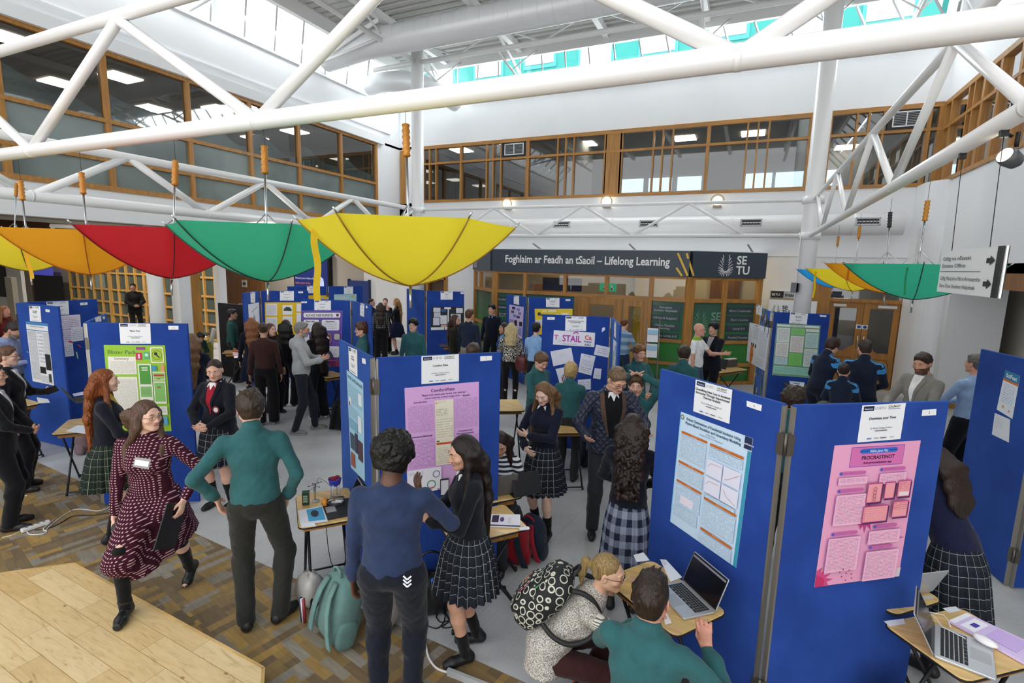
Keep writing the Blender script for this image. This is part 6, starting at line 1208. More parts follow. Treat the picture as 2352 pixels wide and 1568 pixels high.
def patch(t, b):
    co = N(t, 'ShaderNodeTexCoord'); v = N(t, 'ShaderNodeTexVoronoi', i_Scale=22.); L(t, co.outputs['Object'], v.inputs['Vector']); s = N(t, 'ShaderNodeSeparateColor'); L(t, v.outputs['Color'], s.inputs[0])
    L(t, ramp(t, s.outputs[0], [(0, srgb('C8501E')), (.25, srgb('D8A02A')), (.45, srgb('2A8A7A')), (.6, srgb('A02A24')), (.8, srgb('E0701E'))], 'CONSTANT'), b.inputs['Base Color'])
c = PZ(1158, 1270, 0); o = thing('patterned_bag', 'orange and red patchwork bag beside the red school bag', 'bag', tuple(c)); blob('body', o, c+Vector((0, .0, .16)), (.1, .1, .17), uvpattern('patchwork_print', patch), None, 20, noise=.04)
backpack('navy backpack with a red rim standing right of the red school bag', tuple(PZ(1225, 1275, 0)), -.2, '20293A', .42, .26, .17, tilt=6, strapc='A01E32')
backpack('dusty pink backpack under the desk by the lime green poster', (-8.1, 3.75, .0), 1.9, '7A6468', .36, .34, .2, tilt=0)
backpack('black backpack on the floor behind the quilted jacket man', (-1.75, 6.55, 0), .6, '1B2230', .45, .32, .2, tilt=0)
backpack('black bag on the floor under the desk right of the purple poster', (-5.75, 6.1, 0), .2, '17171A', .5, .34, .22, tilt=0)
backpack('black bag on the floor by the foot of the pink poster board', (.98, 3.22, 0), .5, '1E1C20', .42, .34, .22, tilt=0)
backpack('black bag on the floor between the two big right boards', (.22, 2.62, 0), .1, '16161A', .2, .34, .22, tilt=0)
backpack('black bag resting behind the board below the light green poster', (.75, 9.2, 0), .1, '16161A', .5, .4, .24, tilt=0)
backpack('brown canvas shoulder bag worn low by the girl near the black card sheet', (-6.55, 9.35, .55), .3, '8A6A4A', .34, .3, .12, tilt=0) if False else None
def tubchair(label, x, y, rz, col):
    o = thing('tub_chair', label, 'chair', (x, y, 0), rz, 'mustard lounge chairs'); m = fab(col)
    def T(p): return Matrix.Translation((x, y, 0)) @ Matrix.Rotation(rz, 4, 'Z') @ Vector(p)
    R = Matrix.Rotation(rz, 3, 'Z'); blob('seat', o, T((0, 0, .4)), (.3, .29, .08), m, R, 22, pw=3.5)
    mb = MB(); vs = []; fs = []; n = 18
    for k in range(n+1):
        a = math.radians(-20+220*k/n); hgt = .58+.2*math.sin(math.radians(180*k/n))
        for rr, z in ((.31, .3), (.37, .3), (.4, hgt), (.33, hgt)): vs.append(T((rr*math.cos(a), rr*math.sin(a), z)))
    for k in range(n):
        for j in range(4): fs.append((k*4+j, k*4+(j+1) % 4, k*4+4+(j+1) % 4, k*4+4+j))
    fs += [(3, 2, 1, 0), (n*4, n*4+1, n*4+2, n*4+3)]; mb.mesh(vs, fs, m, True); mb.build('backrest', o)
    for sx in (-1, 1):
        for sy in (-1, 1): mb = MB(); mb.tube([T((sx*.2, sy*.2, .34)), T((sx*.27, sy*.27, 0))], .012, BLACK, 8); mb.build('leg', o)
MU = '8C8428'
tubchair('mustard tub chair turned away in front of the bent green pupil', -10.3, 6.7, 2.2, MU); tubchair('mustard tub chair holding the bent green pupil', -11.6, 7.6, -.6, MU); tubchair('mustard tub chair beyond the Blister Pack board', -12.6, 6.4, .5, MU); tubchair('far mustard tub chair by the lobby screen', -15.5, 8.6, 1.5, MU)
def ochair(label, x, y, rz):
    o = thing('office_chair', label, 'chair', (x, y, 0), rz, 'black lobby chairs'); T = lambda p: Matrix.Translation((x, y, 0)) @ Matrix.Rotation(rz, 4, 'Z') @ Vector(p); R = Matrix.Rotation(rz, 3, 'Z')
    blob('seat', o, T((0, 0, .45)), (.24, .23, .035), BLACK, R, 16, pw=4); blob('backrest', o, T((0, .24, .8)), (.23, .03, .2), BLACK, R, 16, pw=4)
    for s in (-1, 1): mb = MB(); mb.tube([T((s*.22, -.2, .44)), T((s*.25, -.22, .01)), T((s*.25, .24, .01)), T((s*.22, .22, .44)), T((s*.2, .25, .8))], .011, CHROME, 8); mb.build('side_frame', o)
p = PD(372, 760, 15); ochair('black chair with chrome frame beside the round white column', p.x, p.y, 2.8); ochair('second black chair standing just behind the round white column', p.x+1.0, p.y+.5, 2.2)
# black folding partition by the seated pupils
a = PD(506, 700, 11.6); b = PD(562, 696, 11.2); mb = MB(); mb.bar((a.x, a.y, .85), (b.x, b.y, .85), 1.7, .06, BLACK) if False else mb.box(((a.x+b.x)/2, (a.y+b.y)/2, .84), ((b-a).length+.1, .05, 1.68), mat('17181B', .7), Matrix.Rotation(math.atan2(b.y-a.y, b.x-a.x), 3, 'Z'))
tag(mb.build('black_partition'), 'black felt partition behind the seated pupils', 'partition')
# brochure stand by the office door
c = Vector((-1.9, 11.9, 0)); o = thing('brochure_stand', 'grey wire stand holding two leaflets beside the green office glass', 'stand', tuple(c)); R = Matrix.Rotation(.2, 3, 'Z')
mb = MB()
for s in (-1, 1): mb.tube([c+R @ Vector((s*.16, -.05, 0)), c+R @ Vector((s*.14, .08, 1.55))], .01, ALU, 6); mb.tube([c+R @ Vector((s*.16, .3, 0)), c+R @ Vector((s*.14, .08, 1.5))], .01, ALU, 6)
mb.build('frame', o)
for z in (1.18, .82): mb = MB(); mb.box(c+R @ Vector((0, .02, z)), (.24, .015, .32), PAPER, R @ Matrix.Rotation(math.radians(-18), 3, 'X')); mb.box(c+R @ Vector((0, .008, z+.07)), (.22, .012, .1), mat('9AC8E8', .4), R @ Matrix.Rotation(math.radians(-18), 3, 'X')); mb.build('leaflet', o)
# cables
def cable(label, pts, col, r=.004, z=None): mb = MB(); mb.tube([PZ(x, y, r if len(q) == 2 else q[2]) for q in pts for x, y in (q[:2],)], r, mat(col, .45), 8); return tag(mb.build('cable'), label, 'cable')
def smooth(pts, n=5):
    out = []
    for i in range(len(pts)-1):
        p0, p1, p2, p3 = pts[max(i-1, 0)], pts[i], pts[i+1], pts[min(i+2, len(pts)-1)]
        for k in range(n):
            t = k/n; out.append(tuple(.5*(2*b+(c-a)*t+(2*a-5*b+4*c-d)*t*t+(3*b-a-3*c+d)*t**3) for a, b, c, d in zip(p0, p1, p2, p3)))
    return out+[pts[-1]]
cable('white cable running from the power strip to the blue board', smooth([(103, 1219), (130, 1195), (165, 1172), (190, 1169), (225, 1173), (252, 1165)]), 'D8D6D2', .005)
cable('white plug lead looping in front of the power strip', smooth([(62, 1221), (70, 1227), (95, 1226), (108, 1220), (100, 1214), (125, 1192)]), 'E0DEDA', .005)
cable('black cable with a plug crossing the wood patterned floor', smooth([(80, 1217), (110, 1213), (140, 1200), (170, 1184), (215, 1183), (250, 1177)]), '1B1B1D', .0045)
cable('white lead leaving the power strip towards the left edge', smooth([(46, 1219), (30, 1228), (5, 1234)]), 'DCDAD6', .005)
a, b = PZ(48, 1219, .02), PZ(114, 1197, .02); mb = MB(); d = (b-a).normalized(); R = Matrix((d, Vector((-d.y, d.x, 0)), Vector((0, 0, 1)))).transposed(); mb.box((a+b)/2, ((b-a).length, .05, .035), mat('E6E6E4', .4), R, bev=.01); o = tag(mb.build('power_strip'), 'white power strip on the floor by the dark suited boy', 'power strip')
mb = MB()
for k in range(4): mb.box(a.lerp(b, .2+k*.2)+Vector((0, 0, .0185)), (.022, .028, .002), mat('8A8A88', .5), R)
mb.build('socket', o)
cable('thick white cable leading to the grey floor duct', smooth([(955, 1415), (968, 1445), (978, 1480), (985, 1510), (1003, 1534), (1030, 1544)]), 'E4E2DE', .008)
a, b = PZ(1028, 1545, .012), PZ(1130, 1585, .012); mb = MB(); mb.bar(a, b, .022, .07, mat('A9ABAC', .5)); tag(mb.build('cable_duct'), 'grey floor cable duct at the bottom picture edge', 'cable duct')
cable('tangled black cable beside the black handbag', smooth([(975, 1432), (990, 1440), (1005, 1442), (1018, 1430), (1022, 1412), (1012, 1405), (1002, 1415), (1012, 1428), (1030, 1425), (1038, 1418), (1030, 1428), (1015, 1440), (1035, 1440), (1052, 1430), (1060, 1438)]), '141416', .0045)
cable('black lead hanging from the bottle experiment desk', [(748, 1200, .72), (754, 1260, .45), (760, 1290, .2), (775, 1320, .01), (800, 1345, .01)], '141416', .003)
mb = MB(); p = PZ(1040, 1375, 0); mb.tube([(p.x, p.y, 0), (p.x+.02, p.y+.05, .6)], .012, BLACK, 8); tag(mb.build('prop_rod'), 'black rod leaning by the handbag', 'rod')
c = PZ(1017, 1108, 1.0) if False else PD(1021, 1120, 3.35); mb = MB()
p = Vector((c.x, c.y, c.z)); n_ = PANELS['Cb'][2]; d_ = PANELS['Cb'][1]; A_ = PANELS['Cb'][0]; r_ = ray(1021, 1118); t_ = (A_+n_*.03-CAM).dot(n_)/r_.dot(n_); p = CAM+r_*t_
mb.box(p, (.07, .012, .14), BLACK, Matrix((d_, n_, Vector((0, 0, 1)))).transposed(), bev=.006); mb.box(p+n_*.007, (.06, .002, .12), mat('D8DCE6', .3), Matrix((d_, n_, Vector((0, 0, 1)))).transposed()); tag(mb.build('phone'), 'phone in a black case fixed under the lilac poster', 'phone')
p = PD(478, 812, 12.0); q = PD(488, 770, 11.9); mb = MB(); d = (q-p); mb.tube([p-d*.4, q+d*.35], .045, mat('C8C2B4', .7), 14); tag(mb.build('poster_tube'), 'rolled paper tube held over the mustard chairs', 'tube')
for i, (x, y) in enumerate(((1137, 1240), (1253, 1318), (730, 1082), (1213, 1065), (60, 1138))):
    c = PZ(x, y, .004); mb = MB(); mb.box(c, (.02, .012, .005), PAPER, Matrix.Rotation(i, 3, 'Z')); tag(mb.build('paper_scrap'), 'tiny white paper scrap lying on the floor', 'paper', 'paper scraps on the floor')
# ================================================================== PEOPLE
A3 = lambda *v: np.array(v, dtype=np.float64)
def nrm(v): v = np.asarray(v, float); return v/max(np.linalg.norm(v), 1e-9)
def axis(lo, hi, cs, fine):
    out = [lo]; x = lo
    while x < hi:
        st = cs
        for a, b, f in fine:
            if a-cs <= x <= b: st = min(st, f)
        x += st; out.append(x)
    return np.array(out, np.float32)
class Field:
    def __init__(s, lo, hi, cs, fine=()):
        s.ax = [axis(lo[i], hi[i], cs, [(c[i]-r, c[i]+r, f) for c, r, f in fine]) for i in range(3)]
        s.D = np.full([len(a) for a in s.ax], 1., np.float32)
    def blk(s, lo, hi):
        sl = []
        for i in range(3):
            a = max(int(np.searchsorted(s.ax[i], lo[i]))-1, 0); b = min(int(np.searchsorted(s.ax[i], hi[i]))+1, len(s.ax[i]))
            sl.append(slice(a, max(b, a+1)))
        X = s.ax[0][sl[0]][:, None, None]; Y = s.ax[1][sl[1]][None, :, None]; Z = s.ax[2][sl[2]][None, None, :]
        return tuple(sl), X, Y, Z
    def put(s, sl, d, k, op='u'):
        D = s.D[sl]; d = d.astype(np.float32)
        if op == 'u':
            if k > 0: h = np.clip(.5+.5*(D-d)/k, 0, 1); s.D[sl] = D*(1-h)+d*h-k*h*(1-h)
            else: s.D[sl] = np.minimum(D, d)
        else:
            d = -d; h = np.clip(.5-.5*(D-d)/k, 0, 1); s.D[sl] = D*(1-h)+d*h+k*h*(1-h)
    def rc(s, a, b, r1, r2, k=.02, flat=None, op='u'):
        a = np.asarray(a, float); b = np.asarray(b, float); R = max(r1, r2)*(1 if flat is None else max(1, flat[1]))+k+.03
        lo = np.minimum(a, b)-R; hi = np.maximum(a, b)+R; sl, X, Y, Z = s.blk(lo, hi)
        px, py, pz = X-a[0], Y-a[1], Z-a[2]; ba = b-a; sc = 1.
        if flat is not None:
            n = nrm(flat[0]); f = flat[1]; q = (px*n[0]+py*n[1]+pz*n[2])*(1/f-1); px = px+q*n[0]; py = py+q*n[1]; pz = pz+q*n[2]
            ba = ba+n*(ba@n)*(1/f-1); sc = min(1., f) if f < 1 else 1.
            sc = (1+f)/2 if f < 1 else 1.
        l2 = ba@ba
        t = np.clip((px*ba[0]+py*ba[1]+pz*ba[2])/max(l2, 1e-9), 0, 1)
        d = np.sqrt((px-t*ba[0])**2+(py-t*ba[1])**2+(pz-t*ba[2])**2)-(r1+(r2-r1)*t)
        s.put(sl, d*sc, k, op)
    def el(s, c, r, R=None, k=.03, op='u'):
        c = np.asarray(c, float); R = np.eye(3) if R is None else R; m = max(r)+k+.03
        sl, X, Y, Z = s.blk(c-m, c+m); px, py, pz = X-c[0], Y-c[1], Z-c[2]
        q = [px*R[0, i]+py*R[1, i]+pz*R[2, i] for i in range(3)]
        k0 = np.sqrt(sum((q[i]/r[i])**2 for i in range(3))); k1 = np.sqrt(sum((q[i]/r[i]**2)**2 for i in range(3)))+1e-6
        s.put(sl, k0*(k0-1)/k1, k, op)
    def chain(s, pts, rs, k=.02, flat=None):
        for i in range(len(pts)-1): s.rc(pts[i], pts[i+1], rs[i], rs[i+1], k, flat)
    def full(s): return s.ax[0][:, None, None], s.ax[1][None, :, None], s.ax[2][None, None, :]
    def cut(s, p, n):
        """keep the side n points away from: removes where (x-p).n > 0"""
        X, Y, Z = s.full(); n = nrm(n); s.D = np.maximum(s.D, ((X-p[0])*n[0]+(Y-p[1])*n[1]+(Z-p[2])*n[2]).astype(np.float32))
    def noise(s, amp, fr, seed=0, R=None, strand=False):
        X, Y, Z = s.full(); rn = np.random.RandomState(seed); d = 0
        sp_ = float(np.median(np.diff(s.ax[0])))
        for o in range(3):
            f = fr*(1.9**o)
            if f*sp_ > 1.15 and (o or f*sp_ > 1.8): f = 1.1/sp_
            if o and f <= fr: continue
            p = rn.uniform(0, 6.28, 3); fz = f*(.22 if strand else 1.)
            a = rn.uniform(-.6, .6, 4)
            d = d+(.55**o)*np.sin(f*(X+a[0]*Y+a[1]*Z*(.3 if strand else 1))+p[0])*np.sin(f*(Y-a[0]*X+a[2]*Z*(.3 if strand else 1))+p[1])*np.sin(fz*(Z+a[3]*X)+p[2])
        s.D = s.D+(amp*d).astype(np.float32)
    def mesh(s):
        D = s.D; S = D < 0; S[0] = S[-1] = False; S[:, 0] = S[:, -1] = False; S[:, :, 0] = S[:, :, -1] = False
        D = np.where(S, D, np.maximum(D, 1e-5)); n = np.zeros([k-1 for k in S.shape], np.int8); off = [(i, j, k) for i in (0, 1) for j in (0, 1) for k in (0, 1)]
        for i, j, k in off: n += S[i:S.shape[0]-1+i, j:S.shape[1]-1+j, k:S.shape[2]-1+k]
        I = np.argwhere((n > 0) & (n < 8))
        if len(I) == 0: return np.zeros((0, 3)), np.zeros((0, 4), int)
        idx = np.full(n.shape, -1, np.int32); idx[tuple(I.T)] = np.arange(len(I)); acc = np.zeros((len(I), 3)); cnt = np.zeros(len(I))
        ax = s.ax
        for a in range(8):
            for bit in range(3):
                if off[a][bit] == 1: continue
                o0 = np.array(off[a]); o1 = o0.copy(); o1[bit] = 1
                P0 = I+o0; P1 = I+o1; d0 = D[tuple(P0.T)]; d1 = D[tuple(P1.T)]; c = (d0 < 0) != (d1 < 0)
                t = np.where(c, d0/(d0-d1+1e-12), 0); w = c.astype(float)
                for q in range(3): x0 = ax[q][P0[:, q]]; x1 = ax[q][P1[:, q]]; acc[:, q] += w*(x0+(x1-x0)*t)
                cnt += w
        V = acc/np.maximum(cnt, 1)[:, None]; F = []
        for q in range(3):
            u, v = [(1, 2), (2, 0), (0, 1)][q]; sh = list(S.shape); A = [slice(None)]*3; B = [slice(None)]*3; A[q] = slice(0, sh[q]-1); B[q] = slice(1, sh[q])
            E = np.argwhere(S[tuple(A)] != S[tuple(B)])
            E = E[(E[:, u] > 0) & (E[:, v] > 0)]; s0 = S[tuple(E.T)]
            def cell(du, dv): c = E.copy(); c[:, u] -= du; c[:, v] -= dv; return idx[tuple(c.T)]
            Q = np.stack([cell(1, 1), cell(0, 1), cell(0, 0), cell(1, 0)], 1); Q[~s0] = Q[~s0][:, ::-1]; F.append(Q)
        F = np.concatenate(F); return V, F[(F >= 0).all(1)]
def npmesh(name, V, F, mats, mi=None, parent=None, cat=None, relax=1):
    V = np.asarray(V, np.float64)
    for _ in range(relax):
        if len(F) == 0: break
        acc = np.zeros_like(V); c = np.zeros(len(V))
        for a, b in ((0, 1), (1, 2), (2, 3), (3, 0)):
            np.add.at(acc, F[:, a], V[F[:, b]]); np.add.at(acc, F[:, b], V[F[:, a]]); np.add.at(c, F[:, a], 1); np.add.at(c, F[:, b], 1)
        V = V*.5+.5*acc/np.maximum(c, 1)[:, None]
    me = bpy.data.meshes.new(name); me.vertices.add(len(V)); me.vertices.foreach_set('co', V.astype(np.float32).ravel())
    me.loops.add(len(F)*4); me.loops.foreach_set('vertex_index', F.astype(np.int32).ravel()); me.polygons.add(len(F))
    me.polygons.foreach_set('loop_start', np.arange(0, len(F)*4, 4, dtype=np.int32)); me.polygons.foreach_set('loop_total', np.full(len(F), 4, np.int32))
    me.polygons.foreach_set('use_smooth', np.ones(len(F), bool))
    for m in mats: me.materials.append(m)
    if mi is not None: me.polygons.foreach_set('material_index', mi.astype(np.int32))
    me.update(calc_edges=True); me.validate()
    o = bpy.data.objects.new(name, me); COL.objects.link(o)
    if parent is not None: o.parent = parent
    return o
def rot(axis_, deg):
    a = math.radians(deg); c, s = math.cos(a), math.sin(a)
    return {'x': np.array([[1, 0, 0], [0, c, -s], [0, s, c]]), 'y': np.array([[c, 0, s], [0, 1, 0], [-s, 0, c]]), 'z': np.array([[c, -s, 0], [s, c, 0], [0, 0, 1]])}[axis_]
def ik(a, t, l1, l2, pole):
    a, t = np.asarray(a, float), np.asarray(t, float); v = t-a; d = np.linalg.norm(v); dm = (l1+l2)*.999
    if d > dm: t = a+v/d*dm; d = dm; v = t-a
    d = max(d, abs(l1-l2)+.01); x = (l1*l1-l2*l2+d*d)/(2*d); h = math.sqrt(max(l1*l1-x*x, 0)); u = nrm(v); p = np.asarray(pole, float); p = nrm(p-u*(p@u)); return a+u*x+p*h, t
WR = {'hang': ((.245, .03, .86), (.6, -1, 0), (0, .25, -1), (0, 1, 0)), 'back': ((.2, -.1, .9), (.5, -1, 0), (0, -.2, -1), (0, 1, 0)), 'pocket': ((.2, .07, .93), (1, -1, 0), (-.2, .5, -1), (0, 1, 0)),
      'clasp': ((.07, .26, 1.03), (1, -.3, -.3), (-.9, .4, -.1), (0, .2, 1)), 'hip': ((.19, .05, 1.02), (1, -.5, 0), (-.6, .5, -.6), (0, .3, .6)),
      'phone': ((.07, .3, 1.16), (.8, -.2, -1), (-.45, .8, .35), (-.3, .2, 1)), 'gest': ((.2, .36, 1.18), (.8, -.5, -.8), (.1, 1, .1), (.2, .1, 1)), 'write': ((.12, .34, 1.08), (.8, -.3, -.8), (-.5, .9, -.1), (-.6, 0, 1)),
      'fold': ((-.06, .22, 1.16), (1, .1, -.6), (-1, .1, .1), (0, .3, 1)), 'face': ((.05, .2, 1.45), (1, .2, -1), (-.3, .2, 1), (-.6, .3, 0)), 'head': ((.07, .04, 1.76), (1, .2, .3), (-1, .0, .25), (0, 1, .2)),
      'up': ((.13, .25, 1.36), (.7, .1, -1), (-.2, .2, 1), (-.5, .6, 0))}
PEOPLE = []; TEALJ = '305F62'
def person(label, at, face, h=1.72, sex='m', skin='DDAE95', hair='3A2A20', style='short', top=('jumper', '2C6E6C'), bottom=('trousers', '26282A'), shoes='17171A', socks=None,
           lean=0, side=0, twist=0, head=(0, 0), L='hang', R='hang', curl=(.35, .35), feet=None, hipz=None, w=1., glasses=False, beard=None, q=None, arm_off=None, hemz=.90, back_hair=.5, collar=None, region=None, hair_amp=None, extra=None, group=None, sleeve=1., lens=.3, hipx=0, hipy=0):
    gx, gy = at[0], at[1]; gz = at[2] if len(at) > 2 else 0.
    view = nrm([gx, gy, 0]); right = A3(view[1], -view[0], 0); a = math.radians(face); fw = -view*math.cos(a)+right*math.sin(a)
    yaw = math.atan2(-fw[0], fw[1]); dist = math.hypot(gx, gy)
    s = h/1.75; W_ = w*(1 if sex == 'm' else .93)
    if q is None: q = .0042 if dist < 4.3 else .0055 if dist < 6.2 else .0075 if dist < 9 else .011
    cs = .013 if dist < 5 else .015 if dist < 8.5 else .018
    hz_ = (hipz if hipz is not None else .945)
    dz = hz_-.945; piv = A3(hipx, hipy, hz_)
    Rt = rot('z', twist) @ rot('y', side) @ rot('x', -lean)
    def T(x, y, z):                      # upper body points for a 1.75 m figure, bent about the pelvis
        f = min(max((z-.92)/.18, 0), 1); Rf = Rt if f >= 1 else rot('z', twist*f) @ rot('y', side*f) @ rot('x', -lean*f)
        return (piv+Rf @ A3(x, y, z-.945))*s
    # head
    nb = T(0, -.012, 1.475); hy, hp = head; hr = head[2] if len(head) > 2 else 0
    Rh = rot('z', hy) @ rot('x', -hp) @ rot('y', hr)
    hs = s*(1.0 if sex == 'm' else .97)*(1.06 if h < 1.62 else 1.)
    hc = nb+Rh @ A3(0, .028, .148)*s if lean < 25 else nb+Rh @ A3(0, .03, .145)*s
    HP = lambda x, y, z: hc+Rh @ A3(x, y, z)*hs
    # arms
    shx = .172*W_; arms = []
    for sg, spec, cu in ((-1, L, curl[0]), (1, R, curl[1])):
        if isinstance(spec, str): spec = WR[spec]
        wr, pole, hd, th = spec[:4]; free = len(spec) > 4
        if isinstance(wr, tuple) and wr[2] > .2 and not free: wt = T(sg*wr[0], wr[1], wr[2]) if abs(lean) < 8 or wr[2] > 1.2 else (piv*s+A3(sg*wr[0], wr[1]+.02, wr[2]-.945)*s)
        else: wt = A3(*wr)*s
        sh = T(sg*shx, -.005, 1.4); pl = A3(sg*pole[0], pole[1], pole[2]) if not free else A3(*pole)
        el, wt = ik(sh, wt, .285*s, .25*s, Rt @ pl); d = nrm(A3(sg*hd[0], hd[1], hd[2])) if not free else nrm(hd); u = nrm(A3(sg*th[0], th[1], th[2])) if not free else nrm(th)
        u = nrm(u-d*(u@d)); n = np.cross(d, u)*(-sg); arms.append((sg, sh, el, wt, d, u, n, cu))
    # legs
    feet = feet or ((-.1, .0, 0, 8), (.1, .02, 0, -8)); legs = []
    for sg, ft in zip((-1, 1), feet):
        hip = (piv+A3(sg*.088*W_, 0, -.03))*s; ank = A3(ft[0], ft[1], ft[2]+.085)*s; pd = rot('z', ft[3]) @ A3(0, 1, 0)
        kn, ank = ik(hip, ank, .43*s, .425*s, A3(*ft[4]) if len(ft) > 4 else pd); legs.append((sg, hip, kn, ank, pd, ft[5] if len(ft) > 5 else 0.))
    allp = [hc+A3(0, 0, .16)*s, hc-A3(0, 0, .12)*s]+[p for a_ in arms for p in (a_[2], a_[3]+a_[4]*.2)]+[p for l in legs for p in (l[2], l[3], l[3]+l[4]*.2)]+[T(.25, .2, 1.3), T(-.25, -.2, 1.3), T(.2, .15, .9), T(-.2, -.15, .9)]
    lo = np.min(allp, 0)-.13*s; hi = np.max(allp, 0)+.09*s; lo[2] = max(lo[2], -.02)
    SK = mat(skin, .5, 0, 'skin'); fine = [(hc, .13*hs, q)]+[(a_[3]+a_[4]*.075, .1*s, min(q*1.25, .008) if dist < 6 else q) for a_ in arms]
    bareleg = bottom[0] in ('skirt', 'dress', 'culotte')
    fl = Field(lo, hi, cs, fine)
    # ---- body
    fl.el(T(0, -.005, .955), (.15*W_*s, .105*s, .1*s), Rt, .05); fl.el(T(0, 0, 1.1), (.125*W_*s, .088*s, .14*s), Rt, .05); fl.el(T(0, .005, 1.28), (.15*W_*s, .105*s, .15*s), Rt, .05)
    fl.rc(T(-shx*.8, -.01, 1.4), T(shx*.8, -.01, 1.4), .042*s, .042*s, .05); nr = (.056 if sex == 'm' else .047)*s
    fl.rc(T(0, -.02, 1.4), nb, .07*s, nr*1.05, .04); fl.rc(nb, HP(0, -.02, -.055), nr, nr*.98, .02)
    for sg, sh, e, wt, d, u, n, cu in arms:
        fl.rc(sh, e, .043*s, .036*s, .02); fl.rc(e, wt, .036*s, .0235*s, .012); fl.rc(wt, wt+d*.02*s, .0225*s, .024*s, .01, (n, .8))
        fl.rc(wt+d*.022*s+u*.004*s, wt+d*.078*s, .029*s, .033*s, .006, (n, .42))
        for k, (o_, ln) in enumerate(((.0285, .068), (.0098, .077), (-.0092, .071), (-.027, .056))):
            p = wt+(d*.092+u*o_)*s-d*abs(k-1)*.004*s; a0 = cu*(22+4*k); dd = d
            for j, (lf, rr) in enumerate(((.46, .0092), (.3, .0084), (.24, .0075))):
                ang = math.radians(a0 if j == 0 else a0+cu*(38+30*j)); dj = d*math.cos(ang)+n*math.sin(ang); pn = p+(dj+u*(.05*(1.5-k)))*ln*lf*s; fl.rc(p, pn, rr*s, rr*.92*s, .0025); p = pn
        t0 = wt+d*.026*s+u*.022*s; t1 = t0+nrm(d*.75+u*(.75-.4*cu)+n*(.15+.5*cu))*.042*s; t2 = t1+nrm(d*1.+u*(.15-.3*cu)+n*(.2+.5*cu))*.03*s; fl.rc(t0, t1, .014*s, .0108*s, .006); fl.rc(t1, t2, .0108*s, .0088*s, .003)
    for sg, hip, kn, ank, pd, tip in legs:
        fl.rc(hip, kn, .075*s*W_, .05*s, .03); fl.rc(kn, kn+(ank-kn)*.3, .048*s, .051*s, .02); fl.rc(kn+(ank-kn)*.3, ank, .051*s, .032*s, .02)
        fl.el(kn+(ank-kn)*.26-pd*.022*s, (.036*s, .036*s, .085*s), None, .03)
        tdir = nrm(pd*math.cos(math.radians(tip))-A3(0, 0, 1)*math.sin(math.radians(tip))); fl.rc(ank-A3(0, 0, .045)*s-pd*.02*s, ank-A3(0, 0, .055)*s+tdir*.12*s, .033*s, .026*s, .01)
    # ---- head
    fl.el(HP(0, -.014, .03), (.0745*hs, .0925*hs, .088*hs), Rh, .02); fl.el(HP(0, .026, -.02), (.062*hs, .068*hs, .083*hs), Rh, .03)
    jw = 1.08 if sex == 'm' else .95
    for e in (-1, 1): fl.rc(HP(e*.05*jw, .0, -.055), HP(e*.018*jw, .066, -.088), .017*hs, .018*hs, .022)
    fl.el(HP(0, .072, -.09), (.022*hs*jw, .018*hs, .016*hs), Rh, .015)
    if dist < 9:
        for e in (-1, 1):
            fl.el(HP(e*.0445, .062, -.022), (.022*hs, .02*hs, .016*hs), Rh, .02); fl.el(HP(e*.031, .101, .008), (.019*hs, .014*hs, .0115*hs), Rh, .012, 's')
            fl.rc(HP(e*.012, .088, .026), HP(e*.045, .078, .027), .008*hs, .007*hs, .01)
            fl.el(HP(e*.031, .0785, .006), (.0165*hs, .013*hs, .0125*hs), Rh, .004)
    fl.rc(HP(0, .088, .012), HP(0, .107, -.026), .0068*hs, .0105*hs, .008)
    for e in (-1, 1): fl.el(HP(e*.0115, .1, -.03), (.0085*hs, .009*hs, .007*hs), Rh, .005)
    fl.rc(HP(-.016, .0885, -.05), HP(.016, .0885, -.05), .0062*hs, .0062*hs, .004); fl.rc(HP(-.013, .0875, -.0605), HP(.013, .0875, -.0605), .0068*hs, .0068*hs, .004)
    for e in (-1, 1):
        c_ = HP(e*.0775, -.008, -.008); Re = Rh @ rot('z', e*18); fl.el(c_, (.0085*hs, .019*hs, .031*hs), Re, .006)
        if dist < 5: fl.el(HP(e*.0845, -.004, -.006), (.005*hs, .01*hs, .018*hs), Re, .004, 's')
    V, Fq = fl.mesh(); cen = V[Fq].mean(1); mi = np.zeros(len(Fq), int); q2 = (cen-hc) @ Rh/hs
    lipm = ((q2[:, 0]/.0235)**2+((q2[:, 2]+.0555)/.0105)**2 < 1) & (q2[:, 1] > .078); mi[lipm] = 1
    c0 = srgb(skin); mats = [SK, mat(tuple(min(1, v) for v in ((int(skin[:2], 16)/255)*.86, (int(skin[2:4], 16)/255)*.66, (int(skin[4:], 16)/255)*.66)), .45)]
    Sn = sum((np.clip(1-np.abs(q2[:, 1]-.1), 0, 1),))*0
    if beard: 
        bm = (q2[:, 2] < -.028-.25*np.abs(q2[:, 0])*0) & (q2[:, 2] > -.125) & (q2[:, 1] > .0) & ~lipm & ((np.abs(q2[:, 0]) > .012+.0) | (q2[:, 2] < -.066) | (q2[:, 2] > -.047)) & (q2[:, 2] < -.033+.5*np.clip(np.abs(q2[:, 0])-.03, 0, .04)); mi[bm] = 2; mats.append(mat(beard, .8, 0, 'hair'))
    o = npmesh('person', V, Fq, mats, mi, relax=0 if dist < 4.5 else 1); o.location = (gx, gy, gz); o.rotation_euler = (0, 0, yaw)
    WM[o.name] = Matrix.Translation((gx, gy, gz)) @ Matrix.Rotation(yaw, 4, 'Z')
    tag(o, label, 'person', group)
    # ---- eyes and brows
    toC = -nrm([gx, gy, 0]); seen = (Rh @ A3(0, 1, 0)); fwl = rot('z', math.degrees(yaw)) @ seen
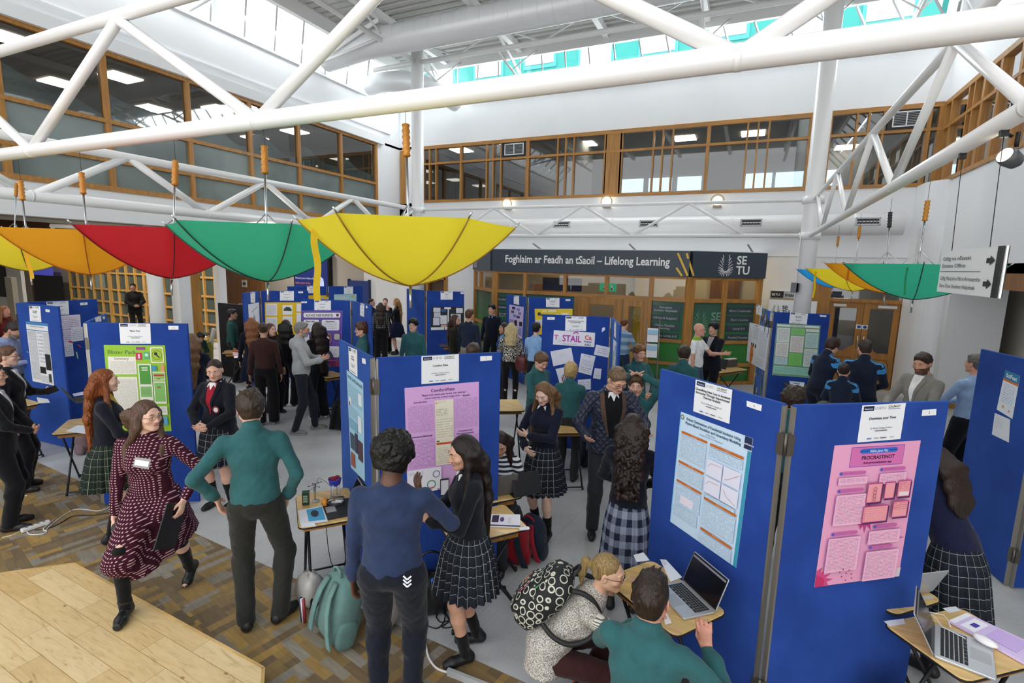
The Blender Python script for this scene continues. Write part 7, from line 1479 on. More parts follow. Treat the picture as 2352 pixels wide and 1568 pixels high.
    if dist < 13 and fwl @ toC > -.55:
        mb = MB(); wm = mat('E9E4DE', .3); im = mat('3A2C20', .25)
        for e in (-1, 1):
            mb.ball(HP(e*.031, .0815, .0055), (.0105*hs, .0105*hs, .0082*hs), wm, 10, Matrix(Rh.tolist())); mb.ball(HP(e*.031, .0895, .005), (.0048*hs, .0032*hs, .0052*hs), im, 8, Matrix(Rh.tolist()))
            mb.tube([HP(e*.021, .087, .0105), HP(e*.031, .0895, .0135), HP(e*.042, .0815, .010)], .0017*hs, mat('2A1C16', .6), 5)
        mb.build('eyes', o, False); mb = MB(); hm = mat(hair if style != 'bald' else '8A7060', .8)
        for e in (-1, 1): mb.tube([HP(e*.016, .0935, .027), HP(e*.032, .0905, .031), HP(e*.048, .077, .026)], [.003*hs, .0036*hs, .0018*hs], hm, 6)
        mb.build('eyebrows', o, False)
    if glasses and (fwl @ toC > -.8):
        mb = MB(); gm = mat('1C1A1C', .3) if glasses is True else mat(glasses, .3)
        for e in (-1, 1):
            mb.tube([HP(e*.032+.021*math.cos(t), .103-.012*abs(math.cos(t))**2*(1 if math.cos(t)*e > 0 else 0), .003+.0155*math.sin(t)) for t in np.linspace(0, 2*PI, 15)[:-1]], .0017*hs, gm, 5, closed=True)
            mb.tube([HP(e*.054, .09, .006), HP(e*.074, .05, .006), HP(e*.08, -.01, .004)], .0017*hs, gm, 5)
        mb.tube([HP(-.011, .104, .006), HP(0, .107, .008), HP(.011, .104, .006)], .0016*hs, gm, 5); mb.build('glasses', o, False)
    # ---- hair
    if style != 'bald':
        hm = mat(hair, .5, 0, 'hair', stretch=((150, 150, 9) if style in ('long', 'pony', 'half') else (120, 120, 40) if style in ('short', 'messy', 'mop') else (90, 90, 90))); qh = max(q*1.2, .0055); down = A3(0, 0, -1)
        bk = Rh @ A3(0, -1, 0); ptsb = [HP(0, -.09, 0)]
        ext = {'long': .62, 'curlylong': .62, 'pony': .4, 'half': .62}.get(style, .0)*back_hair/.5
        lo2 = hc-.16*hs-A3(.03, .03, .02); hi2 = hc+.16*hs+.02; lo2[2] -= ext*s
        if ext: lo2[0] -= .06; hi2[0] += .06; lo2[1] -= .12; hi2[1] += .06
        if style == 'afro': lo2 -= .05; hi2 += .05
        fh = Field(lo2, hi2, qh if ext == 0 else max(qh, .007))
        big = {'curly': .016, 'afro': .05, 'mop': .014, 'messy': .01}.get(style, .0); sm_ = {'buzz': -.006, 'short': .002, 'pony': -.002}.get(style, .002)
        if style == 'afro': fh.el(HP(0, -.02, .05), (.118*hs, .122*hs, .112*hs), Rh, .01); fh.el(HP(0, -.04, -.02), (.1*hs, .09*hs, .08*hs), Rh, .03)
        else: fh.el(HP(0, -.016, .034), ((.0785+big+sm_)*hs, (.0985+big+sm_)*hs, (.0925+big+sm_)*hs), Rh, .01)
        if style in ('mop', 'curly', 'messy', 'short'): fh.el(HP(0, .045, .088), ((.05+big*.6)*hs, (.042+big*.5)*hs, (.024+big*.6)*hs), Rh, .03)
        if style in ('short', 'buzz', 'curly', 'mop', 'messy', 'afro'): fh.el(HP(0, -.055, -.02), ((.062+big*.5)*hs, (.05+big*.5)*hs, .06*hs), Rh, .02)
        # open the face
        fr = {'mop': .05, 'curly': .056, 'messy': .064, 'long': .084, 'half': .082, 'pony': .088, 'bun': .088, 'short': .068, 'curlylong': .075}.get(style, .066)
        fh.el(HP(0, .1, -.035), ((.072 if ext == 0 else .064)*hs, .088*hs, (.035+fr)*hs), Rh, .012, 's')
        if ext == 0:
            n_ = Rh @ A3(0, -.35, -1); fh.cut(HP(0, -.04, -.07), n_)
            for e in (-1, 1): fh.el(HP(e*.082, .02, -.035), (.03*hs, .045*hs, (.045 if style != 'mop' else .03)*hs), Rh, .008, 's')
        else:
            n_b = T(0, -.125, 1.38) if lean < 20 else T(0, -.13, 1.4)
            if style in ('long', 'curlylong', 'half'):
                wd = .075 if style != 'curlylong' else .1; st = HP(0, -.07, .0); mid = HP(0, -.085, -.09); mid[1] = min(mid[1], n_b[1]+.03); e1 = T(0, -.13, 1.28); e2 = T(0, -.135, 1.28-ext*.55)
                sg_ = 1.9 if style == 'curlylong' else 2.3
                ax_ = Rt @ A3(1, 0, 0)
                fh.chain([st, mid, e1*.5+mid*.5, e1, e2], [.062*hs, .052*hs, .046*s, .045*s, .022*s], .03, (ax_, sg_*(1.25 if wd > .08 else 1)))
                for e in (-1, 1):
                    a0 = HP(e*.072, .012, .03); a1 = HP(e*.085, .01, -.07); a2 = T(e*.12, .03, 1.39); a3 = T(e*.115, (.09 if style != 'half' else -.04), 1.39-ext*.42)
                    fh.chain([a0, a1, a2, a3], [.02*hs, .025*hs, .028*s, .014*s], .02)
                    fh.rc(HP(e*.07, -.03, -.01), HP(e*.06, -.05, -.1), .035*hs, .04*hs, .03)
            else:
                fh.el(HP(0, -.05, -.01), (.064*hs, .05*hs, .055*hs), Rh, .02); t0 = HP(0, -.105, .045 if back_hair > .3 else .0); t1 = HP(0, -.15, .03); t2 = HP(0, -.16, -.06); t3 = t2+A3(0, -.0, -ext*.45*s)
                fh.chain([t0, t1, t2, t3], [.018*hs, .024*hs, .028*hs, .01*hs], .012)
        rh = np.random.RandomState(int(gx*37+gy*11) % 997)
        if dist < 10:
            nt_ = {'afro': 230, 'curly': 110, 'messy': 46, 'short': 34, 'mop': 46}.get(style, 0); A_ = A3(.118, .122, .112) if style == 'afro' else A3(.0785, .0985, .0925)+big+sm_
            for _ in range(nt_):
                v = nrm(rh.normal(size=3)); lim = -.45 if style == 'afro' else -.05
                if v[2] < lim or (v[1] > .45 and v[2] < .55): continue
                c_ = A3(0, -.02, .05) if style == 'afro' else A3(0, -.016, .034); b_ = c_+v*A_*.97
                if style in ('afro', 'curly'): rr = rh.uniform(.009, .017); fh.el(HP(*b_), (rr*hs,)*3, None, .004)
                else:
                    tg = nrm(np.cross(v, rh.normal(size=3))*.5+A3(0, 1, .25)*(1 if v[2] > .5 else -.2)+A3(0, 0, -1)*(0 if v[2] > .5 else 1)); e_ = b_+tg*rh.uniform(.022, .04)+v*rh.uniform(.0, .008 if style == 'short' else .014); fh.rc(HP(*b_), HP(*e_), .011*hs, .004*hs, .006)
        if style == 'curlylong':
            for _ in range(240):
                t = rh.uniform(0, 1); b_ = (st*(1-t)+e1*t) if rh.rand() < .6 else (e1*(1-t)+e2*t); wv_ = .1*s*(1 if t < .8 else .8); b_ = b_+(Rt @ A3(rh.uniform(-1, 1)*wv_, -abs(rh.normal())*.018-.03, 0)); rr = rh.uniform(.01, .018); fh.el(b_, (rr, rr, rr*1.3), None, .005)
        am = hair_amp if hair_amp is not None else {'curly': .002, 'afro': .003, 'curlylong': .004, 'mop': .0016, 'messy': .0016, 'long': .0016, 'half': .0016}.get(style, .0012)
        fh.noise(am, {'curly': 120, 'afro': 120, 'curlylong': 75, 'long': 190, 'half': 190}.get(style, 160), seed=int(gx*100) % 97, strand=style in ('long', 'pony', 'half', 'short', 'mop', 'messy'))
        V, Fq = fh.mesh()
        if len(Fq): npmesh('hair', V, Fq, [hm], None, o)
        if style == 'bun': mb = MB(); mb.ball(HP(0, -.1, .06), .034*hs, hm, 12); mb.build('hair_bun', o, False)
    # ---- top garment
    tk, tc = top[0], top[1]; seed = int(abs(gx*31+gy*17)*10) % 991
    if tk != 'none':
        off = {'jumper': .014, 'tee': .012, 'shirt': .012, 'blazer': .02, 'coat': .028, 'hoodie': .024, 'track': .02, 'dress': .014, 'vest': .016, 'knit': .016}[tk]
        hem = hemz; m = tc if not isinstance(tc, str) else fab(tc); so = off
        F2 = Field(lo-.02, hi+.02, cs*.92 if dist > 4.5 else .0105); hemW = .0 if tk in ('shirt', 'tee') else .0
        Rm = Rt
        F2.el(T(0, -.005, 1.0), ((.148*W_+off)*s, (.112+off)*s, .15*s), Rt, .05); F2.el(T(0, 0, 1.12), ((.135*W_+off*1.1)*s, (.097+off*1.1)*s, .16*s), Rt, .05)
        F2.el(T(0, .004, 1.28), ((.153*W_+off)*s, (.108+off)*s, .155*s), Rt, .05); F2.rc(T(-shx*.8, -.01, 1.39), T(shx*.8, -.01, 1.39), (.042+off*.7)*s, (.042+off*.7)*s, .06); F2.rc(T(-.05, -.014, 1.425), T(.05, -.014, 1.425), .05*s, .05*s, .07); F2.rc(T(0, -.015, 1.39), T(0, -.012, 1.455), .085*s, .066*s, .05)
        if tk == 'coat' or hem < .85: F2.rc(T(-.06, 0, 1.0), T(-.07, 0, hem), (.105+off)*s, (.115+off)*s, .05); F2.rc(T(.06, 0, 1.0), T(.07, 0, hem), (.105+off)*s, (.115+off)*s, .05)
        if sex == 'f' and h > 1.5:
            for e in (-1, 1): F2.el(T(e*.068, .075, 1.27), ((.052+off*.5)*s,)*3, Rt, .05)
        if (tk in ('jumper', 'track') and tc == TEALJ) or tk == 'track' or tk == 'hoodie': F2.rc(nb-A3(0, .004, .005), nb+Rh @ A3(0, -.012, .024*s), .071*s, .068*s, .01)
        if tk == 'hoodie': F2.rc(T(-.07, -.1, 1.45), T(.07, -.1, 1.45), .045*s, .045*s, .03); F2.el(T(0, -.12, 1.40), (.1*s, .045*s, .075*s), Rt, .03)
        if tk in ('blazer', 'coat', 'shirt'): F2.chain([T(-.07, .02, 1.47), T(-.055, -.055, 1.49), T(.055, -.055, 1.49), T(.07, .02, 1.47)], [.014*s]*4, .01)
        F2.cut(T(0, 0, hem), Rt @ A3(0, 0, -1) if hem > .97 else A3(0, 0, -1)); 
        if tk != 'vest':
            ln = {'tee': .62}.get(tk, 1.) if sleeve == 1. else sleeve
            for sg, sh, e, wt, d, u, n, cu in arms:
                eo = (.042+off*.75)*s; e2 = (.034+off*.8)*s
                if ln < 1: F2.rc(sh, sh+(e-sh)*ln, eo, e2*1.06, .03)
                else:
                    wv = wt-nrm(wt-e)*.012*s; F2.rc(sh, e, eo, e2, .03); F2.rc(e, wv, e2, (.025+off*.65)*s, .02)
                    if tk in ('jumper', 'hoodie', 'track'): c1 = wv-nrm(wt-e)*.045*s; F2.el(c1, ((.036+off*.8)*s,)*3, None, .02)
        fv = 1 if dist < 8 else .6
        X, Y, Z = F2.full(); rn = np.random.RandomState(seed); 
        F2.noise(.0042*fv, 26, seed); F2.noise(.0022*fv, 58, seed+7)
        V, Fq = F2.mesh(); cen = V[Fq].mean(1); tt = (cen/s-piv) @ Rt+A3(0, 0, .945); mi = np.zeros(len(Fq), int); ms = [m]
        def arm_t(c, which):
            out = np.full(len(c), 9.)
            for sg, sh, e, wt, d, u, n, cu in arms:
                if which is not None and sg != which: continue
                for a_, b_, o_ in ((sh, e, 0), (e, wt, 1)):
                    v = b_-a_; t = np.clip((c-a_) @ v/(v @ v), 0, 1); dd = np.linalg.norm(c-a_-t[:, None]*v, axis=1); out = np.where(dd < .085*s, np.minimum(out, o_+t), out)
            return out
        if tk == 'track':
            a_t = arm_t(cen, None); mi[(a_t < .3) & (a_t > .02) & (np.abs(tt[:, 0]) > .13) & (tt[:, 2] > 1.31)] = 1; mi[(tt[:, 2] > 1.4) & (np.abs(np.abs(tt[:, 1]+.03)-.014) < .008) & (np.abs(tt[:, 0]) > .07)] = 1
            ms.append(fab(top[2] if len(top) > 2 else '4A9ADC'))
        if False:
            zb_ = 1.06 if tk == 'coat' else 1.2; wv_ = np.clip((tt[:, 2]-zb_)/.28, 0, 1); vv = (tt[:, 1] > .03) & (tt[:, 2] > zb_) & (np.abs(tt[:, 0]) < (.035 if tk == 'coat' else .006)+.045*wv_) & (tt[:, 2] < 1.5); mi[vv] = 1; ms.append(fab(top[2]))
            if len(top) > 3: vt = vv & (tt[:, 2] > 1.4) & (np.abs(tt[:, 0]) < .032); mi[vt] = 2; ms.append(fab(top[3]))
        if tk in ('jumper', 'knit') and len(top) > 2 and not collar:
            vv = (tt[:, 1] > .02) & (tt[:, 2] > 1.375+np.abs(tt[:, 0])*1.3) & (np.abs(tt[:, 0]) < .08); mi[vv] = 1; ms.append(fab(top[2]))
        if tk == 'tee' and len(top) > 2:
            vv = tt[:, 2] > 1.445; mi[vv] = 1; ms.append(fab(top[2]))
        if region: ms, mi = region(tt, cen, arm_t, ms, mi, s)
        nm = {'jumper': 'jumper', 'tee': 't_shirt', 'shirt': 'shirt', 'blazer': 'blazer', 'coat': 'coat', 'hoodie': 'hoodie', 'track': 'tracksuit_top', 'dress': 'dress', 'vest': 'knitted_vest', 'knit': 'knitted_top'}[tk]
        npmesh(nm, V, Fq, ms, mi, o)
        if tk in ('blazer', 'coat') and len(top) > 2:
            tv = (V/s-piv) @ Rt+A3(0, 0, .945); tv = tv[tv[:, 1] > .0]; zb_ = 1.04 if tk == 'coat' else 1.13; zt_ = 1.475
            def patch_(name, col, z0, z1, fx, lift, par=o):
                mb = MB(); vs = []; fs = []; nr_, nc = 22, 8
                for i in range(nr_+1):
                    z = z0+(z1-z0)*i/nr_; xa, xb = fx(z)
                    for k in range(nc+1):
                        x = xa+(xb-xa)*k/nc; w_ = np.exp(-((tv[:, 0]-x)**2+(tv[:, 2]-z)**2)/.00045); y = (w_ @ tv[:, 1])/max(w_.sum(), 1e-6)+lift; vs.append(T(x, y, z))
                for i in range(nr_):
                    for k in range(nc): q_ = i*(nc+1)+k; fs.append((q_, q_+1, q_+nc+2, q_+nc+1))
                mb.mesh(vs, fs, col if not isinstance(col, str) else fab(col), True); mb.build(name, par, False)
            wv = lambda z: (.03 if tk == 'coat' else .004)+.052*min(1, max(0, (z-zb_)/.3))
            patch_('shirt_front', top[2], zb_, zt_, lambda z: (-wv(z), wv(z)), .007)
            if len(top) > 3: patch_('shirt_top', top[3], 1.4, zt_, lambda z: (-.035*(z-1.4)/.075-.002, .035*(z-1.4)/.075+.002), .012)
            lc = top[4] if len(top) > 4 else tc
            for e in (-1, 1): patch_('lapel', lc, zb_+.02, 1.455, lambda z: tuple(sorted((e*wv(z), e*(wv(z)+.006+.034*min(1, max(0, (z-zb_)/.22)))))), .013)
        if collar:
            F3 = Field(nb-.13, nb+.12, .006); cc = fab(collar)
            for e in (-1, 1):
                F3.chain([nb+Rt @ A3(0, -.066, .022)*s, nb+Rt @ A3(e*.06, -.022, .018)*s, nb+Rt @ A3(e*.066, .028, .004)*s, nb+Rt @ A3(e*.026, .084, -.022)*s], [.008*s, .009*s, .009*s, .008*s], .006)
                F3.rc(nb+Rt @ A3(e*.036, .083, -.022)*s, nb+Rt @ A3(e*.05, .098, -.05)*s, .012*s, .005*s, .006)
            V, Fq = F3.mesh(); npmesh('shirt_collar', V, Fq, [cc], None, o)
            if top[0] in ('jumper', 'knit') and len(top) > 3:
                mb = MB(); mb.box(nb+Rt @ A3(0, .096, -.05)*s, (.03*s, .012, .05*s), fab(top[3]), Matrix(Rt.tolist())); mb.build('tie', o, False)
    # ---- bottoms
    bc = bottom[1]; bm_ = bc if not isinstance(bc, str) else fab(bc)
    if bottom[0] in ('trousers', 'jeans', 'joggers', 'leggings', 'wide'):
        of = {'trousers': .02, 'jeans': .014, 'joggers': .024, 'leggings': .016, 'wide': .03}[bottom[0]]; F4 = Field(np.minimum(lo, lo)-.02, A3(hi[0]+.02, hi[1]+.02, (piv[2]+.14)*s), cs*.92 if dist > 4.5 else .0105)
        F4.el(piv*s+A3(0, -.008, .01)*s, ((.152*W_+of*.6)*s, (.112+of*.6)*s, .115*s), rot('z', twist*.3), .04); F4.el(piv*s+A3(0, 0, .1)*s, ((.135*W_+of*.5)*s, (.1+of*.4)*s, .09*s), None, .04)
        for sg, hip, kn, ank, pd, tip in legs:
            a1 = {'wide': .085, 'trousers': .062, 'joggers': .055, 'jeans': .052, 'leggings': .05}[bottom[0]]; k1 = {'wide': .08, 'trousers': .068, 'joggers': .07, 'jeans': .062, 'leggings': .058}[bottom[0]]
            F4.rc(hip, kn, (.078*W_+of)*s, k1*s, .022); e_ = ank+A3(0, 0, -.02)*s; F4.rc(kn, e_, k1*s, a1*s, .03); F4.rc(kn, kn+(ank-kn)*.25-pd*.01, k1*s, k1*1.02*s, .02)
        F4.noise(.0045 if dist < 8 else .003, 24, seed+3); F4.noise(.002, 60, seed+5)
        if all(l[3][2] < .3 for l in legs): F4.cut(A3(0, 0, .045*s), A3(0, 0, -1))
        V, Fq = F4.mesh(); npmesh('trousers' if bottom[0] != 'leggings' else 'leggings', V, Fq, [bm_], None, o)
    elif bottom[0] in ('skirt', 'longskirt', 'kilt'):
        zt = (bottom[3] if len(bottom) > 3 else 1.04); zb = bottom[2]; nP = 26; n = nP*8; rows = 14; vs = []; fs = []; uvs = {}; full = bottom[4] if len(bottom) > 4 else 1.
        mb = MB(); rn = random.Random(seed); ph = rn.uniform(0, 6)
        for i in range(rows+1):
            t = i/rows; z = zt+(zb-zt)*t; fl_ = (.155+.035*min(1, t*3)+.068*full*t)*W_; fb = .115+.045*min(1, t*3)+.085*full*t
            for k in range(n):
                a_ = 2*PI*k/n; pp = (k % 8)/8; am = (.002+.016*t**1.2)*full; dr = am*(abs(pp*2-1)*2-1)+.01*t*math.sin(3*a_+ph+t)
                p = piv*s+(rot('x', -lean*.3) @ A3((fl_+dr)*math.cos(a_), (fb+dr)*math.sin(a_)+hipy*0, z-.945))*s; p[2] += .006*math.sin(5*a_+ph)*t; vs.append(p)
        m0 = len(mb.f)
        for i in range(rows):
            for k in range(n):
                k2 = (k+1) % n; j = len(mb.v) if False else None
                fs.append((i*n+k, i*n+k2, (i+1)*n+k2, (i+1)*n+k)); uu = k/n*1.5; u2 = (k+1)/n*1.5; v0 = -(zt+(zb-zt)*i/rows); v1 = -(zt+(zb-zt)*(i+1)/rows); uvs[len(fs)-1] = [(uu, v0), (u2, v0), (u2, v1), (uu, v1)]
        fs.append(tuple(range(n)))
        mb.mesh(vs, fs, bm_, True); mb.uv = uvs; mb.build('skirt', o, False)
    if socks:
        mb = MB(); zz = socks[1]; sc_ = fab(socks[0])
        F5 = Field(lo, A3(hi[0], hi[1], lo[2]+.75*s), cs*.8)
        for sg, hip, kn, ank, pd, tip in legs:
            tt_ = min(1, (zz-.085)/.42); pk = ank+(kn-ank)*tt_; r_ = .036+.022*min(1, tt_*1.6) if tt_ < .7 else .053
            F5.rc(ank-A3(0, 0, .02)*s, ank+(pk-ank)*.5, .04*s, (.04+.008*tt_)*s, .01); F5.rc(ank+(pk-ank)*.5, pk, (.04+.01*tt_)*s, r_*s, .01)
            F5.el(kn+(ank-kn)*.26-pd*.022*s, (.04*s, .04*s, .088*s), None, .03) if tt_ > .7 else None
        if zz > .55:
            for l in legs: F5.rc(l[2], l[2]+(l[1]-l[2])*.5, .053*s, .062*s, .02)
        V, Fq = F5.mesh(); npmesh('tights' if zz > .45 else 'socks', V, Fq, [sc_], None, o)
    for sg, hip, kn, ank, pd, tip in legs:
        Fs = Field(ank-A3(.17, .17, .13)*s, ank+A3(.17, .17, .06)*s, .0065 if dist < 5 else .01)
        if tip > 10:
            tdir = nrm(pd*math.cos(math.radians(tip))-A3(0, 0, 1)*math.sin(math.radians(tip))); upv = nrm(A3(0, 0, 1)+pd*math.sin(math.radians(tip)))
        else: tdir = pd; upv = A3(0, 0, 1)
        b0 = ank-upv*.042*s-tdir*.035*s; b1 = ank-upv*.05*s+tdir*.1*s; b2_ = ank-upv*.055*s+tdir*.155*s; wdv = nrm(np.cross(tdir, upv)); boot = isinstance(shoes, tuple) and shoes[0] == 'boot'; scol = shoes[1] if isinstance(shoes, tuple) else shoes
        Fs.rc(b0, b1, .038*s, .04*s, .015); Fs.rc(b1, b2_, .04*s, .03*s, .015); Fs.rc(ank+upv*.0*s-tdir*.012*s, b0, .037*s, .038*s, .015)
        if boot: Fs.rc(ank+upv*.04*s, b0, .046*s, .036*s, .02)
        Fs.cut(ank-upv*.084*s, -upv); V, Fq = Fs.mesh(); msx = [mat(scol, .45 if boot else .5)]; mi = np.zeros(len(Fq), int)
        if not boot:
            sole = shoes[2] if isinstance(shoes, tuple) and len(shoes) > 2 else None
            if sole: cc_ = (V[Fq].mean(1)-ank) @ upv; mi[cc_ < -.062*s] = 1; msx.append(mat(sole, .5))
        sh_o = npmesh('boot' if boot else 'shoe', V, Fq, msx, mi, o)
        if dist < 6 and not boot:
            mb = MB()
            for k in range(4): c_ = ank-upv*(.012+.008*k)*s+tdir*(.045+.02*k)*s; mb.tube([c_-wdv*.02*s, c_+upv*.004, c_+wdv*.02*s], .0018, mat('D8D8D6' if isinstance(shoes, tuple) else '26262A', .6), 5)
            mb.build('laces', sh_o, False)
    J = dict(o=o, yaw=yaw, s=s, hc=hc, Rh=Rh, HP=HP, T=T, Rt=Rt, arms={a_[0]: a_ for a_ in arms}, nb=nb, piv=piv, W=lambda p: Vector(WM[o.name] @ Vector(p)), V=lambda v: Vector(Matrix.Rotation(yaw, 3, 'Z') @ Vector(v)))
    if extra: extra(J)
    PEOPLE.append(J); return J
def hand(J, sg, d=.09, n=.03, u=0.):
    """a world point in the grip of a hand with the hand's axes"""
    _, sh, el, wt, dd, uu, nn, cu = J['arms'][sg]; s = J['s']; return J['W'](wt+dd*d*s+nn*n*s+uu*u*s), J['V'](dd), J['V'](uu), J['V'](nn)
def foot(px, py, z=0.): p = PZ(px, py, z); return (p.x, p.y, z)
def headat(px, py, h, z=0.): p = PZ(px, py, h+z); return (p.x, p.y, z)
def inHand(name, label, cat, J, sg, dims, m, d=.1, n=.02, u=0., tiltd=0, bev=.004, extra=None, axes='dun', parts=None):
    p, D_, U_, N_ = hand(J, sg, d, n, u); ax = {'d': D_, 'u': U_, 'n': N_}; R = Matrix([ax[c].normalized() for c in axes]).transposed()
    if R.determinant() < 0: R = Matrix([ax[axes[0]].normalized(), ax[axes[1]].normalized(), -ax[axes[2]].normalized()]).transposed()
    mb = MB(); mb.box(p, dims, m, R, bev=bev)
    if extra: extra(mb, p, R)
    return tag(mb.build(name), label, cat)
# patterned cloth
def plaid(name, base, line, per=.075, wd=.055, alt=None):
    def f(t, b):
        uv = N(t, 'ShaderNodeUVMap'); sp = N(t, 'ShaderNodeSeparateXYZ'); L(t, uv.outputs[0], sp.inputs[0]); out = []
        for i in (0, 1):
            dv = N(t, 'ShaderNodeMath', operation='DIVIDE', i_1=per); L(t, sp.outputs[i], dv.inputs[0]); fr = N(t, 'ShaderNodeMath', operation='FRACT'); L(t, dv.outputs[0], fr.inputs[0])
            lt = N(t, 'ShaderNodeMath', operation='LESS_THAN', i_1=wd); L(t, fr.outputs[0], lt.inputs[0])
            g = N(t, 'ShaderNodeMath', operation='LESS_THAN', i_1=.5); L(t, fr.outputs[0], g.inputs[0]); out.append((lt, g))
        mxx = N(t, 'ShaderNodeMath', operation='MAXIMUM'); L(t, out[0][0].outputs[0], mxx.inputs[0]); L(t, out[1][0].outputs[0], mxx.inputs[1])
        col = N(t, 'ShaderNodeMix', data_type='RGBA'); col.inputs[6].default_value = (*srgb(base), 1); col.inputs[7].default_value = (*srgb(alt or base), 1)
        ad = N(t, 'ShaderNodeMath', operation='ADD'); L(t, out[0][1].outputs[0], ad.inputs[0]); L(t, out[1][1].outputs[0], ad.inputs[1]); hf = N(t, 'ShaderNodeMath', operation='MULTIPLY', i_1=.5); L(t, ad.outputs[0], hf.inputs[0]); L(t, hf.outputs[0], col.inputs[0])
        m2 = N(t, 'ShaderNodeMix', data_type='RGBA'); L(t, mxx.outputs[0], m2.inputs[0]); L(t, col.outputs[2], m2.inputs[6]); m2.inputs[7].default_value = (*srgb(line), 1); L(t, m2.outputs[2], b.inputs['Base Color']); b.inputs['Roughness'].default_value = .9; b.inputs['Specular IOR Level'].default_value = .15
    return uvpattern(name, f)
TARTAN = plaid('dark_tartan', '1E222A', '9A9C98', .07, .045, '262B36'); GREENT = plaid('green_tartan', '1E2824', '8A8F78', .07, .04, '25302C'); CHECK = plaid('blue_check', '23283A', '23283A', .12, .0, '8A92A4')
def obj3(name, fn): return uvpattern(name, fn)
def dots(t, b):
    co = N(t, 'ShaderNodeTexCoord'); mp = N(t, 'ShaderNodeMapping'); mp.inputs['Rotation'].default_value = (0, 0, .6); L(t, co.outputs['Object'], mp.inputs['Vector'])
    s3 = N(t, 'ShaderNodeSeparateXYZ'); L(t, mp.outputs[0], s3.inputs[0]); cur = None
    for i, (pp, wd) in enumerate(((.019, .38), (.0, 0), (.019, .38))):
        if not pp: continue
        dv = N(t, 'ShaderNodeMath', operation='DIVIDE', i_1=pp); L(t, s3.outputs[i], dv.inputs[0]); fr = N(t, 'ShaderNodeMath', operation='FRACT'); L(t, dv.outputs[0], fr.inputs[0]); lt = N(t, 'ShaderNodeMath', operation='LESS_THAN', i_1=wd); L(t, fr.outputs[0], lt.inputs[0])
        if cur is None: cur = lt
        else: ml = N(t, 'ShaderNodeMath', operation='MULTIPLY'); L(t, cur.outputs[0], ml.inputs[0]); L(t, lt.outputs[0], ml.inputs[1]); cur = ml
    L(t, ramp(t, cur.outputs[0], [(.4, srgb('3E1626')), (.6, srgb('C9A4AA'))]), b.inputs['Base Color']); b.inputs['Roughness'].default_value = .85; b.inputs['Specular IOR Level'].default_value = .15
DOTS = obj3('maroon_dotted_cloth', dots)
def paisley(t, b):
    co = N(t, 'ShaderNodeTexCoord'); v = N(t, 'ShaderNodeTexVoronoi', i_Scale=21., i_Randomness=.8); L(t, co.outputs['Object'], v.inputs['Vector']); w = N(t, 'ShaderNodeMath', operation='SINE'); mu = N(t, 'ShaderNodeMath', operation='MULTIPLY', i_1=17.); L(t, v.outputs['Distance'], mu.inputs[0]); L(t, mu.outputs[0], w.inputs[0])
    L(t, ramp(t, w.outputs[0], [(.25, srgb('17171A')), (.5, srgb('D8D4C8'))]), b.inputs['Base Color']); b.inputs['Roughness'].default_value = .8
PAIS = obj3('paisley_cloth', paisley)
def stripes(name, a, c, per, duty, ax=2):
    def f(t, b):
        co = N(t, 'ShaderNodeTexCoord'); sp = N(t, 'ShaderNodeSeparateXYZ'); L(t, co.outputs['Object'], sp.inputs[0]); n = N(t, 'ShaderNodeTexNoise', i_Scale=6.); L(t, co.outputs['Object'], n.inputs['Vector'])
        ad = N(t, 'ShaderNodeMath', operation='MULTIPLY_ADD', i_1=.02); L(t, n.outputs[0], ad.inputs[0]); L(t, sp.outputs[ax], ad.inputs[2]); dv = N(t, 'ShaderNodeMath', operation='DIVIDE', i_1=per); L(t, ad.outputs[0], dv.inputs[0]); fr = N(t, 'ShaderNodeMath', operation='FRACT'); L(t, dv.outputs[0], fr.inputs[0])
        L(t, ramp(t, fr.outputs[0], [(0, srgb(a)), (duty, srgb(c))], 'CONSTANT'), b.inputs['Base Color']); b.inputs['Roughness'].default_value = .85
    return obj3(name, f)
NAVSTR = stripes('navy_white_stripes', '1D2236', 'E6E6EA', .04, .5); GRYSTR = stripes('thin_grey_stripes', '6A655F', 'DAD5CC', .014, .4); BLUSTR = stripes('blue_knit_stripes', '5A7FA0', '93A8BC', .16, .5)
def lattice(name, base, line, sc, wd):
    def f(t, b):
        co = N(t, 'ShaderNodeTexCoord'); sp = N(t, 'ShaderNodeSeparateXYZ'); L(t, co.outputs['Object'], sp.inputs[0]); o = []
        for e in (0, 2):
            dv = N(t, 'ShaderNodeMath', operation='DIVIDE', i_1=sc); L(t, sp.outputs[e], dv.inputs[0]); fr = N(t, 'ShaderNodeMath', operation='FRACT'); L(t, dv.outputs[0], fr.inputs[0]); lt = N(t, 'ShaderNodeMath', operation='LESS_THAN', i_1=wd); L(t, fr.outputs[0], lt.inputs[0]); o.append(lt)
        m = N(t, 'ShaderNodeMath', operation='MAXIMUM'); L(t, o[0].outputs[0], m.inputs[0]); L(t, o[1].outputs[0], m.inputs[1]); mx = N(t, 'ShaderNodeMix', data_type='RGBA'); L(t, m.outputs[0], mx.inputs[0]); mx.inputs[6].default_value = (*srgb(base), 1); mx.inputs[7].default_value = (*srgb(line), 1); L(t, mx.outputs[2], b.inputs['Base Color']); b.inputs['Roughness'].default_value = .85
    return obj3(name, f)
CHKSHIRT = lattice('black_check_shirt', '1A1C1E', '9A9C94', .05, .14)
